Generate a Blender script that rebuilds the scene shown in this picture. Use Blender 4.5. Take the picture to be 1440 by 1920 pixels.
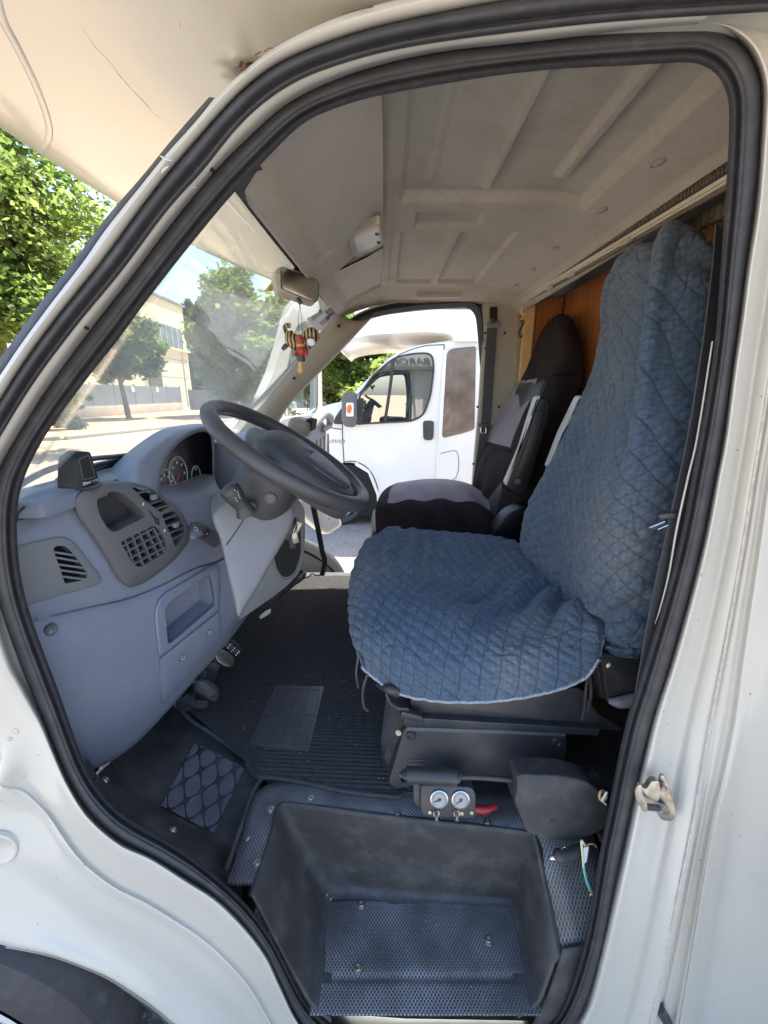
import bpy, bmesh, math, random
import numpy as np
from mathutils import Vector, Matrix, noise
from mathutils.bvhtree import BVHTree
R = math.radians
scene = bpy.context.scene
for o in list(bpy.data.objects): bpy.data.objects.remove(o)

# ------------------------------------------------------------------ camera
F = 781.0; TH = R(15.8); EYE = 1.58
cam_d = bpy.data.cameras.new('camera'); cam = bpy.data.objects.new('camera', cam_d)
scene.collection.objects.link(cam); scene.camera = cam
cam.location = (0, 0, EYE); cam.rotation_euler = (R(90) - TH, 0, 0)
cam_d.sensor_fit = 'HORIZONTAL'; cam_d.sensor_width = 36; cam_d.lens = 36 * F / 1440
cam_d.clip_start = 0.02; cam_d.clip_end = 2000
# ------------------------------------------------------------------ world, sun, exposure
SUN_EL = R(66); SUN_DIR = Vector((0.62, 0.78, 0)).normalized()
world = bpy.data.worlds.new('World'); scene.world = world; world.use_nodes = True
wn = world.node_tree.nodes; wl = world.node_tree.links
sky = wn.new('ShaderNodeTexSky'); sky.sky_type = 'NISHITA'; sky.sun_disc = False
sky.sun_elevation = SUN_EL; sky.sun_rotation = math.atan2(SUN_DIR.x, SUN_DIR.y)
sky.air_density = 1.0; sky.dust_density = 1.5
wl.new(sky.outputs[0], wn['Background'].inputs['Color']); wn['Background'].inputs['Strength'].default_value = 0.15
sun_d = bpy.data.lights.new('sun', 'SUN'); sun_d.energy = 5.0; sun_d.angle = R(0.53); sun_d.color = (1, 0.95, 0.87)
sun = bpy.data.objects.new('sun', sun_d); scene.collection.objects.link(sun)
sd = Vector((SUN_DIR.x * math.cos(SUN_EL), SUN_DIR.y * math.cos(SUN_EL), math.sin(SUN_EL)))
sun.rotation_euler = sd.to_track_quat('Z', 'Y').to_euler(); sun.location = (3, 3, 12)
scene.view_settings.view_transform = 'Standard'; scene.view_settings.look = 'None'
scene.view_settings.exposure = 2.0; scene.view_settings.gamma = 1
scene.cycles.max_bounces = 10; scene.cycles.diffuse_bounces = 6; scene.cycles.transparent_max_bounces = 12

# ------------------------------------------------------------------ from a pixel to a place
CT, ST = math.cos(TH), math.sin(TH)
def ray(px, py):
    a = (px - 720) / F; v = (960 - py) / F
    return Vector((a, CT + ST * v, -ST + CT * v))
EYEV = Vector((0, 0, EYE))
def PY(px, py, Y):
    r = ray(px, py); return EYEV + r * (Y / r.y)
def PZ(px, py, Z):
    r = ray(px, py); return EYEV + r * ((Z - EYE) / r.z)
def PX(px, py, X):
    r = ray(px, py); return EYEV + r * (X / r.x)
class Plane:
    def __init__(s, p0, n): s.p0 = Vector(p0); s.n = Vector(n).normalized()
    def at(s, px, py, off=0.0):
        r = ray(px, py); p = s.p0 + s.n * off
        return EYEV + r * ((p - EYEV).dot(s.n) / r.dot(s.n))

# ------------------------------------------------------------------ objects
OFF = {}
def tag(o, label=None, cat=None, group=None, kind=None):
    if label: o['label'] = label
    if cat: o['category'] = cat
    if group: o['group'] = group
    if kind: o['kind'] = kind
    return o
def thing(name, label, cat, loc=(0, 0, 0), group=None):
    o = bpy.data.objects.new(name, None); scene.collection.objects.link(o)
    o.location = loc; OFF[o.name] = Vector(loc); o.empty_display_size = 0.1
    return tag(o, label, cat, group)
def link(name, me, mats, parent=None, smooth=True, label=None):
    o = bpy.data.objects.new(name, me); scene.collection.objects.link(o)
    if mats is not None:
        for m in (mats if isinstance(mats, (list, tuple)) else [mats]): me.materials.append(m)
    if smooth: me.polygons.foreach_set('use_smooth', [True] * len(me.polygons))
    if parent is not None:
        o.parent = parent
        if parent.name in OFF: o.matrix_parent_inverse = Matrix.Translation(-OFF[parent.name])
    if label: o['label'] = label
    return o
def sharp(o, ang=35):
    me = o.data
    bm = bmesh.new(); bm.from_mesh(me)
    for e in bm.edges:
        if len(e.link_faces) == 2 and e.calc_face_angle(0) > R(ang): e.smooth = False
    bm.to_mesh(me); bm.free(); return o
def bm_obj(name, bm, mats, parent=None, smooth=False, ang=35, label=None):
    bmesh.ops.recalc_face_normals(bm, faces=bm.faces)
    me = bpy.data.meshes.new(name); bm.to_mesh(me); bm.free()
    o = link(name, me, mats, parent, True, label)
    return sharp(o, ang)

# ------------------------------------------------------------------ curves and lofts
def cat(pts, n, closed=False):
    P = np.array([tuple(p) for p in pts], float); m = len(P)
    if m == 2 and not closed:
        t = np.linspace(0, 1, n)[:, None]; return P[0] * (1 - t) + P[1] * t
    if closed:
        ts = np.linspace(0, m, n, endpoint=False); G = lambda i: P[np.mod(i, m)]
    else:
        ts = np.linspace(0, m - 1, n)
        Q = np.vstack([2 * P[0] - P[1], P, 2 * P[-1] - P[-2]])
        G = lambda i: Q[np.clip(i + 1, 0, m + 1)]
    i = np.floor(ts).astype(int)
    if not closed: i = np.minimum(i, m - 2)
    f = (ts - i)[:, None]
    p0, p1, p2, p3 = G(i - 1), G(i), G(i + 1), G(i + 2)
    return 0.5 * ((2 * p1) + (-p0 + p2) * f + (2 * p0 - 5 * p1 + 4 * p2 - p3) * f ** 2 + (-p0 + 3 * p1 - 3 * p2 + p3) * f ** 3)
def loft(rows, nu, nv, lin=False):
    rr = np.array([cat([PY(*p) if not isinstance(p, Vector) else p for p in r], nv) for r in rows])
    out = np.zeros((nu, nv, 3))
    for j in range(nv):
        if lin:
            x = np.linspace(0, len(rr) - 1, nu)
            for k in range(3): out[:, j, k] = np.interp(x, range(len(rr)), rr[:, j, k])
        else: out[:, j] = cat(rr[:, j], nu)
    return out
def normals(G):
    du = np.gradient(G, axis=0); dv = np.gradient(G, axis=1)
    n = np.cross(du, dv); n /= (np.linalg.norm(n, axis=2, keepdims=True) + 1e-9); return n
def gmesh(name, G, wrapu=False, wrapv=False, attr=None, mi=None):
    nu, nv = G.shape[:2]
    iu = np.arange(nu if wrapu else nu - 1); iv = np.arange(nv if wrapv else nv - 1)
    A, B = np.meshgrid(iu, iv, indexing='ij'); A2 = (A + 1) % nu; B2 = (B + 1) % nv
    f = np.stack([A * nv + B, A2 * nv + B, A2 * nv + B2, A * nv + B2], -1).reshape(-1, 4)
    me = bpy.data.meshes.new(name)
    me.vertices.add(nu * nv); me.vertices.foreach_set('co', G.reshape(-1).astype(np.float32))
    me.loops.add(len(f) * 4); me.loops.foreach_set('vertex_index', f.reshape(-1).astype(np.int32))
    me.polygons.add(len(f)); me.polygons.foreach_set('loop_start', np.arange(0, len(f) * 4, 4, dtype=np.int32))
    if mi is not None:
        me.polygons.foreach_set('material_index', np.array([mi(a / nu, b / nv) for a, b in zip(A.reshape(-1), B.reshape(-1))], dtype=np.int32))
    me.update(calc_edges=True)
    du = np.zeros((nu, nv)); dv = np.zeros((nu, nv))
    du[1:] = np.cumsum(np.linalg.norm(np.diff(G, axis=0), axis=2), axis=0)
    dv[:, 1:] = np.cumsum(np.linalg.norm(np.diff(G, axis=1), axis=2), axis=1)
    uv = me.uv_layers.new(name='UVMap')
    U = np.stack([np.broadcast_to(du.mean(1, keepdims=True), (nu, nv)), np.broadcast_to(dv.mean(0, keepdims=True), (nu, nv))], -1).reshape(-1, 2)
    uv.data.foreach_set('uv', U[f.reshape(-1)].reshape(-1).astype(np.float32))
    if attr:
        for k, a in attr.items():
            at = me.attributes.new(k, 'FLOAT', 'POINT'); at.data.foreach_set('value', a.reshape(-1).astype(np.float32))
    me.validate(); return me
def patch(name, rows, nu, nv, mats, parent=None, thick=0.006, lin=False, label=None, mi=None, fn=None):
    G = loft(rows, nu, nv, lin)
    if fn: G = fn(G)
    me = gmesh(name, G, mi=mi)
    o = link(name, me, mats, parent, True, label)
    if thick:
        m = o.modifiers.new('thick', 'SOLIDIFY'); m.thickness = abs(thick)
        n = normals(G); c = G[G.shape[0] // 2, G.shape[1] // 2] - np.array(EYEV); f = float(np.dot(n[G.shape[0] // 2, G.shape[1] // 2], c))
        m.offset = 1 if f > 0 else -1
        if thick < 0: m.offset = -m.offset
    return o
def solidgrid(G, d):
    # closed solid from a grid: front grid, back grid pushed along d (vector)
    nu, nv = G.shape[:2]; bm = bmesh.new(); d = Vector(d)
    A = [[bm.verts.new(G[i, j]) for j in range(nv)] for i in range(nu)]
    B = [[bm.verts.new(Vector(G[i, j]) + d) for j in range(nv)] for i in range(nu)]
    for i in range(nu - 1):
        for j in range(nv - 1):
            bm.faces.new((A[i][j], A[i + 1][j], A[i + 1][j + 1], A[i][j + 1])); bm.faces.new((B[i][j], B[i][j + 1], B[i + 1][j + 1], B[i + 1][j]))
    for i in range(nu - 1):
        bm.faces.new((A[i][0], B[i][0], B[i + 1][0], A[i + 1][0])); bm.faces.new((A[i][-1], A[i + 1][-1], B[i + 1][-1], B[i][-1]))
    for j in range(nv - 1):
        bm.faces.new((A[0][j], A[0][j + 1], B[0][j + 1], B[0][j])); bm.faces.new((A[-1][j], B[-1][j], B[-1][j + 1], A[-1][j + 1]))
    return bm
def sweep(name, path, prof, mats, parent=None, closed=False, n=None, up=(0, 1, 0), label=None, cap=True, taper=None):
    """profile (list of (a,b)) swept along a 3D path; a = sideways, b = up-like"""
    P = cat(path, n or max(2, len(path) * 6), closed); m = len(P); prof = np.array(prof, float)
    T = np.roll(P, -1, 0) - np.roll(P, 1, 0)
    if not closed: T[0] = P[1] - P[0]; T[-1] = P[-1] - P[-2]
    T /= np.linalg.norm(T, axis=1, keepdims=True) + 1e-9
    upv = np.array(up, float); S = np.cross(T, upv); S /= np.linalg.norm(S, axis=1, keepdims=True) + 1e-9
    U = np.cross(S, T)
    tp = np.ones(m) if taper is None else np.interp(np.linspace(0, 1, m), np.linspace(0, 1, len(taper)), taper)
    G = P[:, None] + (S[:, None] * prof[None, :, :1] + U[:, None] * prof[None, :, 1:]) * tp[:, None, None]
    me = gmesh(name, G, wrapu=closed, wrapv=True)
    if cap and not closed:
        bm = bmesh.new(); bm.from_mesh(me); bm.verts.ensure_lookup_table(); k = len(prof)
        try: bm.faces.new([bm.verts[i] for i in range(k)][::-1]); bm.faces.new([bm.verts[(m - 1) * k + i] for i in range(k)])
        except Exception: pass
        bm.to_mesh(me); bm.free()
    return sharp(link(name, me, mats, parent, True, label), 50)
def circ(r, n=12, ry=None): return [(r * math.cos(2 * math.pi * i / n), (ry or r) * math.sin(2 * math.pi * i / n)) for i in range(n)]
def tube(name, path, r, mats, parent=None, n=None, closed=False, seg=12, label=None, taper=None):
    d = Vector(path[-1]) - Vector(path[0]) if not closed else Vector((0, 0, 0))
    up = (0.13, 0.05, 1) if abs(d.normalized().z if d.length else 0) < 0.8 else (0.1, 1, 0.05)
    return sweep(name, path, circ(r, seg), mats, parent, closed, n, up, label, taper=taper)
def rnd(poly, r=8, n=4):
    out = []; m = len(poly)
    for i, p in enumerate(poly):
        a = Vector(poly[i - 1][:2]); b = Vector(p[:2]); c = Vector(poly[(i + 1) % m][:2])
        rr = p[2] if len(p) > 2 else r
        l1 = (a - b).length; l2 = (c - b).length
        if rr < 0.01: out.append(tuple(b)); continue
        p1 = b + (a - b) * min(rr / l1, .48); p2 = b + (c - b) * min(rr / l2, .48)
        for k in range(n + 1):
            t = k / n; q = p1 * (1 - t) ** 2 + b * 2 * t * (1 - t) + p2 * t * t; out.append(tuple(q))
    return out
def prism3(name, pts, d, mats, parent=None, bevel=0.0, label=None, seg=2, ang=35):
    """closed 3D outline extruded by vector d (away from its front); front edges bevelled"""
    bm = bmesh.new(); d = Vector(d)
    A = [bm.verts.new(p) for p in pts]; B = [bm.verts.new(Vector(p) + d) for p in pts]; n = len(A)
    fa = bm.faces.new(A); bm.faces.new(B[::-1])
    for i in range(n): bm.faces.new((A[i], B[i], B[(i + 1) % n], A[(i + 1) % n]))
    bmesh.ops.recalc_face_normals(bm, faces=bm.faces)
    if bevel:
        bmesh.ops.bevel(bm, geom=list(fa.edges), offset=bevel, offset_type='OFFSET', segments=seg, profile=.5, affect='EDGES', clamp_overlap=True)
    return bm_obj(name, bm, mats, parent, ang=ang, label=label)
def prism(name, poly, plane, depth, mats, parent=None, bevel=0.0, off=0.0, label=None, d=None, seg=2, ang=35):
    """pixel outline laid on a plane in the scene; off lifts it along the plane's normal"""
    pts = [plane.at(p[0], p[1], off) for p in poly]
    return prism3(name, pts, (-plane.n * depth) if d is None else d, mats, parent, bevel, label, seg, ang)
def box(name, c, s, mats, parent=None, rot=(0, 0, 0), bevel=0.0, label=None, seg=2):
    bm = bmesh.new(); bmesh.ops.create_cube(bm, size=1)
    for v in bm.verts: v.co = Vector((v.co.x * s[0], v.co.y * s[1], v.co.z * s[2]))
    if bevel: bmesh.ops.bevel(bm, geom=list(bm.edges), offset=bevel, segments=seg, profile=.5, affect='EDGES', clamp_overlap=True)
    from mathutils import Euler
    M = Matrix.Translation(c) @ Euler(rot).to_matrix().to_4x4()
    bm.transform(M); return bm_obj(name, bm, mats, parent, label=label)
def lathe(name, prof, origin, axis, mats, parent=None, n=32, label=None, ang=30):
    """prof: list of (radius, height) along axis"""
    q = Vector(axis).to_track_quat('Z', 'Y'); bm = bmesh.new(); rings = []
    for r, h in prof:
        if r < 1e-5: rings.append([bm.verts.new(Vector(origin) + q @ Vector((0, 0, h)))])
        else: rings.append([bm.verts.new(Vector(origin) + q @ Vector((r * math.cos(2 * math.pi * i / n), r * math.sin(2 * math.pi * i / n), h))) for i in range(n)])
    for a, b in zip(rings, rings[1:]):
        for i in range(n):
            j = (i + 1) % n
            if len(a) == 1 and len(b) == 1: continue
            if len(a) == 1: bm.faces.new((a[0], b[i], b[j]))
            elif len(b) == 1: bm.faces.new((a[i], b[0], a[j]))
            else: bm.faces.new((a[i], b[i], b[j], a[j]))
    return bm_obj(name, bm, mats, parent, ang=ang, label=label)
def merge(name, objs, mats=None, parent=None, label=None):
    """join several shapes into ONE mesh object (keeps their materials)"""
    bm = bmesh.new(); ml = []
    for o in objs:
        me = o.data; idx = {}
        for i, m in enumerate(me.materials):
            if m not in ml: ml.append(m)
            idx[i] = ml.index(m)
        n0 = len(bm.faces); bm.from_mesh(me); bm.faces.ensure_lookup_table()
        for f in bm.faces[n0:]: f.material_index = idx.get(f.material_index, 0)
    me = bpy.data.meshes.new(name); bm.to_mesh(me); bm.free()
    for o in objs: bpy.data.objects.remove(o)
    o = link(name, me, mats if mats else ml, parent, False, label); return o
def each(name, objs, parent, label=None):
    for o in objs:
        o.name = name; o.parent = parent
        if parent.name in OFF: o.matrix_parent_inverse = Matrix.Translation(-OFF[parent.name])
        if label: o['label'] = label
    return objs
def cut(o, c):
    m = o.modifiers.new('cut', 'BOOLEAN'); m.object = c; m.operation = 'DIFFERENCE'; m.solver = 'EXACT'
    dg = bpy.context.evaluated_depsgraph_get(); dg.update()
    me = bpy.data.meshes.new_from_object(o.evaluated_get(dg)); old = o.data; o.modifiers.clear(); o.data = me
    bpy.data.objects.remove(c); return sharp(o, 30)
def mirror_copy(o, parent, label=None, mir=1.385 * 2):
    dg = bpy.context.evaluated_depsgraph_get(); dg.update()
    me = bpy.data.meshes.new_from_object(o.evaluated_get(dg)); bm = bmesh.new(); bm.from_mesh(me)
    for v in bm.verts: v.co.y = mir - v.co.y
    bmesh.ops.reverse_faces(bm, faces=bm.faces); bm.to_mesh(me); bm.free()
    n = bpy.data.objects.new(o.name.split('.')[0], me); scene.collection.objects.link(n); n.parent = parent
    if parent.name in OFF: n.matrix_parent_inverse = Matrix.Translation(-OFF[parent.name])
    if label: n['label'] = label
    return n
def text(name, s, M, size, mats, parent=None, ext=0.001, shear=0.0, label=None, sx=1.0):
    cu = bpy.data.curves.new(name, 'FONT'); cu.body = s; cu.size = size; cu.extrude = ext; cu.shear = shear
    cu.align_x = 'CENTER'; cu.align_y = 'CENTER'
    t = bpy.data.objects.new(name, cu); scene.collection.objects.link(t)
    dg = bpy.context.evaluated_depsgraph_get(); dg.update()
    me = bpy.data.meshes.new_from_object(t.evaluated_get(dg)); bpy.data.objects.remove(t)
    me.transform(Matrix.Diagonal((sx, 1, 1, 1))); me.transform(M); return link(name, me, mats, parent, False, label)
def frame(o, x, z):
    """matrix with local X=x, local Z=z at o"""
    x = Vector(x).normalized(); z = Vector(z).normalized(); y = z.cross(x).normalized(); x = y.cross(z)
    return Matrix(((x.x, y.x, z.x, o[0]), (x.y, y.y, z.y, o[1]), (x.z, y.z, z.z, o[2]), (0, 0, 0, 1)))

# ------------------------------------------------------------------ materials
def mat(name, col, rough=.5, metal=0, var=.0, vs=8, bump=0, bs=200, dirt=None, dirts=3, spec=.5, coat=0, dthr=(.5, .7), bump2=0, bs2=20, rv=0, sheen=0, det=3):
    m = bpy.data.materials.new(name); m.use_nodes = True; nt = m.node_tree; N = nt.nodes; L = nt.links; b = N['Principled BSDF']
    b.inputs['Roughness'].default_value = rough; b.inputs['Metallic'].default_value = metal
    b.inputs['Specular IOR Level'].default_value = spec
    if coat: b.inputs['Coat Weight'].default_value = coat; b.inputs['Coat Roughness'].default_value = .12
    if sheen: b.inputs['Sheen Weight'].default_value = sheen
    c4 = (*col, 1); tc = N.new('ShaderNodeTexCoord'); out = None
    def nz(scale, detail=3):
        t = N.new('ShaderNodeTexNoise'); t.inputs['Scale'].default_value = scale; t.inputs['Detail'].default_value = detail
        L.new(tc.outputs['Object'], t.inputs['Vector']); return t
    b.inputs['Base Color'].default_value = c4
    if var:
        t = nz(vs, 4); r = N.new('ShaderNodeMapRange'); r.inputs[1].default_value = .25; r.inputs[2].default_value = .75
        r.inputs[3].default_value = 1 - var; r.inputs[4].default_value = 1 + var; L.new(t.outputs[0], r.inputs[0])
        mx = N.new('ShaderNodeVectorMath'); mx.operation = 'SCALE'; mx.inputs[0].default_value = col; L.new(r.outputs[0], mx.inputs['Scale']); out = mx.outputs[0]
    if dirt:
        t = nz(dirts, 8); t.inputs['Roughness'].default_value = .7; r = N.new('ShaderNodeMapRange')
        r.inputs[1].default_value, r.inputs[2].default_value = dthr; L.new(t.outputs[0], r.inputs[0])
        mx = N.new('ShaderNodeMix'); mx.data_type = 'RGBA'; L.new(r.outputs[0], mx.inputs[0]); mx.inputs[6].default_value = c4
        if out: L.new(out, mx.inputs[6])
        mx.inputs[7].default_value = (*dirt, 1); out = mx.outputs[2]
    if out: L.new(out, b.inputs['Base Color'])
    if rv:
        t = nz(vs * 1.7, 5); r = N.new('ShaderNodeMapRange'); r.inputs[1].default_value = .3; r.inputs[2].default_value = .7
        r.inputs[3].default_value = rough - rv; r.inputs[4].default_value = min(1, rough + rv); L.new(t.outputs[0], r.inputs[0]); L.new(r.outputs[0], b.inputs['Roughness'])
    last = None
    for amt, sc in ((bump, bs), (bump2, bs2)):
        if amt:
            t = nz(sc, det); bp = N.new('ShaderNodeBump'); bp.inputs['Strength'].default_value = 1; bp.inputs['Distance'].default_value = amt
            L.new(t.outputs[0], bp.inputs['Height'])
            if last: L.new(last, bp.inputs['Normal'])
            last = bp.outputs[0]
    if last: L.new(last, b.inputs['Normal'])
    return m
def bsdf(m): return m.node_tree.nodes['Principled BSDF']
M = {}
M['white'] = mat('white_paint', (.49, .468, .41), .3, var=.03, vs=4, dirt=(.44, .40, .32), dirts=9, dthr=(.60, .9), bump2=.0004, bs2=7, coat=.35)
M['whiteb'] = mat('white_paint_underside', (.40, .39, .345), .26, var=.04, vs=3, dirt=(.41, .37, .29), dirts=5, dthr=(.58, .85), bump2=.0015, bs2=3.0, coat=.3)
M['rubber'] = mat('black_rubber', (.036, .036, .040), .62, var=.25, vs=30, dirt=(.11, .11, .11), dirts=14, dthr=(.58, .85), bump=.0003, bs=600, rv=.1)
M['lip'] = mat('woven_trim_lip', (.04, .038, .042), .8, var=.3, vs=200, bump=.0008, bs=900, dirt=(.13, .12, .12), dirts=30, dthr=(.55, .9))
M['blue'] = mat('blue_grey_plastic', (.198, .226, .292), .46, var=.05, vs=6, bump=.0004, bs=900, dirt=(.25, .26, .285), dirts=16, dthr=(.5, .85), rv=.06)
M['grey'] = mat('dark_grey_plastic', (.108, .110, .116), .55, var=.07, vs=8, bump=.00025, bs=1400, dirt=(.15, .15, .15), dirts=10, dthr=(.55, .9), rv=.06)
M['mgrey'] = mat('mid_grey_plastic', (.17, .18, .19), .5, var=.05, vs=8, bump=.00025, bs=1400, dirt=(.22, .22, .21), dirts=10, dthr=(.55, .9))
M['lav'] = mat('light_grey_plastic', (.19, .188, .20), .55, var=.05, vs=8, bump=.00025, bs=1400, dirt=(.22, .21, .22), dirts=12, dthr=(.52, .85))
M['wheel'] = mat('steering_wheel_grey', (.052, .053, .058), .42, var=.08, vs=14, bump=.00018, bs=1600, rv=.08)
M['black'] = mat('black_plastic', (.040, .040, .042), .42, var=.2, vs=12, bump=.0003, bs=900, dirt=(.07, .07, .075), dirts=12, dthr=(.5, .85), rv=.1)
M['dark'] = mat('dark_cavity', (.008, .008, .010), .8)
M['moulded'] = mat('moulded_black_floor', (.042, .042, .044), .62, var=.2, vs=7, bump=.0006, bs=350, dirt=(.10, .097, .093), dirts=14, dthr=(.48, .78), bump2=.0015, bs2=30, rv=.1)
M['beige'] = mat('beige_headliner', (.38, .338, .282), .9, var=.06, vs=90, bump=.0006, bs=900, dirt=(.27, .22, .17), dirts=5, dthr=(.5, .85), sheen=.1)
M['visor'] = mat('visor_vinyl', (.40, .35, .295), .6, var=.05, vs=10, bump=.0004, bs=900, bump2=.002, bs2=12)
M['pillar'] = mat('beige_pillar_trim', (.27, .235, .185), .5, var=.04, vs=8, bump=.0003, bs=900)
M['alu'] = mat('aluminium', (.55, .52, .45), .35, 1, var=.1, vs=30)
M['steel'] = mat('worn_steel', (.42, .40, .36), .42, 1, var=.15, vs=60, dirt=(.22, .17, .12), dirts=40, bump=.0003, bs=300)
M['chrome'] = mat('bright_steel', (.7, .7, .7), .2, 1)
M['silver'] = mat('silver_plastic', (.52, .52, .51), .4, var=.03)
M['mark'] = mat('white_marking', (.75, .75, .75), .5)
M['dialw'] = mat('dial_face', (.34, .34, .33), .5)
M['red'] = mat('red_plastic', (.26, .012, .012), .4)
M['fabric_d'] = mat('dark_purple_grey_fabric', (.027, .020, .022), .85, var=.12, vs=14, bump=.0005, bs=700, bump2=.006, bs2=14, sheen=.08)
M['fabric_l'] = mat('light_grey_fabric', (.27, .235, .255), .85, var=.08, vs=14, bump=.0005, bs=700, bump2=.006, bs2=14, sheen=.08)
for k_ in ('fabric_d', 'fabric_l'): bsdf(M[k_]).inputs['Specular IOR Level'].default_value = .15; bsdf(M[k_]).inputs['Sheen Weight'].default_value = 0
M['hub'] = mat('dark_hub_plastic', (.055, .056, .061), .5, var=.07, vs=8, bump=.00025, bs=1400, rv=.06)
M['satin'] = mat('satin_black_plastic', (.014, .014, .016), .4, spec=.3)
M['belt'] = mat('belt_webbing', (.06, .062, .068), .7, var=.1, vs=60, bump=.0005, bs=1500)
M['glassd'] = mat('tinted_window', (.02, .025, .025), .04)
# wood partition
M['wood'] = m = mat('honey_wood', (.50, .20, .055), .38, coat=.2)
nt = m.node_tree; tc = nt.nodes.new('ShaderNodeTexCoord'); mp = nt.nodes.new('ShaderNodeMapping'); mp.inputs['Scale'].default_value = (30, 30, 2.2)
no = nt.nodes.new('ShaderNodeTexNoise'); no.inputs['Scale'].default_value = 2.2; no.inputs['Detail'].default_value = 8; no.inputs['Distortion'].default_value = 1.2
cr = nt.nodes.new('ShaderNodeValToRGB'); cr.color_ramp.elements[0].position = .3; cr.color_ramp.elements[0].color = (.26, .09, .022, 1); cr.color_ramp.elements[1].position = .7; cr.color_ramp.elements[1].color = (.40, .155, .042, 1)
nt.links.new(tc.outputs['Object'], mp.inputs[0]); nt.links.new(mp.outputs[0], no.inputs['Vector']); nt.links.new(no.outputs[0], cr.inputs[0]); nt.links.new(cr.outputs[0], bsdf(m).inputs['Base Color'])
M['pine'] = mat('pale_wood_edge', (.62, .40, .17), .5, var=.1, vs=20)
# glass with dust
def glass(name, tint, refl, dust, dustcol=(.8, .8, .75), scale=3):
    m = bpy.data.materials.new(name); m.use_nodes = True; nt = m.node_tree; N = nt.nodes; L = nt.links; N.clear()
    out = N.new('ShaderNodeOutputMaterial'); tr = N.new('ShaderNodeBsdfTransparent'); tr.inputs[0].default_value = (*tint, 1)
    gl = N.new('ShaderNodeBsdfGlossy'); gl.inputs['Roughness'].default_value = .01; df = N.new('ShaderNodeBsdfDiffuse'); df.inputs[0].default_value = (*dustcol, 1)
    tl = N.new('ShaderNodeBsdfTranslucent'); tl.inputs[0].default_value = (*dustcol, 1)
    lw = N.new('ShaderNodeLayerWeight'); lw.inputs[0].default_value = .5; pw = N.new('ShaderNodeMath'); pw.operation = 'POWER'; pw.inputs[1].default_value = 4.5; L.new(lw.outputs['Facing'], pw.inputs[0]); ml = N.new('ShaderNodeMath'); ml.operation = 'MULTIPLY_ADD'; ml.inputs[1].default_value = .55; ml.inputs[2].default_value = .04 * refl
    L.new(pw.outputs[0], ml.inputs[0])
    tc = N.new('ShaderNodeTexCoord'); nz = N.new('ShaderNodeTexNoise'); nz.inputs['Scale'].default_value = scale; nz.inputs['Detail'].default_value = 8
    L.new(tc.outputs['Object'], nz.inputs['Vector']); mr = N.new('ShaderNodeMapRange'); mr.inputs[1].default_value = .3; mr.inputs[2].default_value = .75; mr.inputs[3].default_value = dust * .4; mr.inputs[4].default_value = dust * 1.4
    L.new(nz.outputs[0], mr.inputs[0])
    ad = N.new('ShaderNodeMixShader'); ad.inputs[0].default_value = .6; L.new(df.outputs[0], ad.inputs[1]); L.new(tl.outputs[0], ad.inputs[2])
    a = N.new('ShaderNodeMixShader'); L.new(mr.outputs[0], a.inputs[0]); L.new(tr.outputs[0], a.inputs[1]); L.new(ad.outputs[0], a.inputs[2])
    b = N.new('ShaderNodeMixShader'); L.new(ml.outputs[0], b.inputs[0]); L.new(a.outputs[0], b.inputs[1]); L.new(gl.outputs[0], b.inputs[2]); L.new(b.outputs[0], out.inputs[0]); return m
M['screen'] = glass('dusty_windscreen_glass', (.93, .96, .94), 1.0, .21)
M['glass'] = glass('window_glass', (.72, .80, .80), 1.6, .02)
M['glassrv'] = glass('side_window_glass', (.22, .27, .28), 10.0, .015)
# perforated rubber, ribbed mat, quilt
def perf(name, base, hole, scale, coords='Object', size=.33):
    m = mat(name, base, .5); nt = m.node_tree; N = nt.nodes; L = nt.links; b = bsdf(m)
    tc = N.new('ShaderNodeTexCoord'); mp = N.new('ShaderNodeMapping'); mp.inputs['Rotation'].default_value = (0, 0, R(45)); mp.inputs['Scale'].default_value = (1, 1.25, .001)
    mp0 = N.new('ShaderNodeMapping'); mp0.inputs['Scale'].default_value = (1, .8, .0001)
    L.new(tc.outputs[coords], mp0.inputs[0]); mp.inputs['Scale'].default_value = (1, 1, 1); L.new(mp0.outputs[0], mp.inputs[0])
    v = N.new('ShaderNodeTexVoronoi'); v.inputs['Scale'].default_value = scale; v.inputs['Randomness'].default_value = 0; L.new(mp.outputs[0], v.inputs['Vector'])
    nz = N.new('ShaderNodeTexNoise'); nz.inputs['Scale'].default_value = 9; nz.inputs['Detail'].default_value = 6; L.new(tc.outputs['Object'], nz.inputs['Vector'])
    mr = N.new('ShaderNodeMapRange'); mr.inputs[1].default_value = size - .06; mr.inputs[2].default_value = size + .06; L.new(v.outputs['Distance'], mr.inputs[0])
    cr = N.new('ShaderNodeValToRGB'); cr.color_ramp.elements[0].position = .35; cr.color_ramp.elements[0].color = (*[x * .62 for x in base], 1); cr.color_ramp.elements[1].position = .68; cr.color_ramp.elements[1].color = (*[min(1, x * 1.7) for x in base], 1); L.new(nz.outputs[0], cr.inputs[0])
    mx = N.new('ShaderNodeMix'); mx.data_type = 'RGBA'; L.new(mr.outputs[0], mx.inputs[0]); mx.inputs[6].default_value = (*hole, 1); L.new(cr.outputs[0], mx.inputs[7]); L.new(mx.outputs[2], b.inputs['Base Color'])
    bp = N.new('ShaderNodeBump'); bp.inputs['Distance'].default_value = .002; L.new(mr.outputs[0], bp.inputs['Height']); L.new(bp.outputs[0], b.inputs['Normal']); return m
M['perf'] = perf('perforated_rubber', (.155, .160, .168), (.050, .051, .056), 185)
M['ribmat'] = mat('ribbed_black_carpet', (.050, .049, .049), .9, var=.3, vs=60, bump=.002, bs=800, dirt=(.15, .145, .14), dirts=260, dthr=(.66, .74), det=5)
M['quilt'] = m = mat('blue_quilted_cotton', (.080, .125, .185), .85, var=.18, vs=14, sheen=.15)
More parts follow.
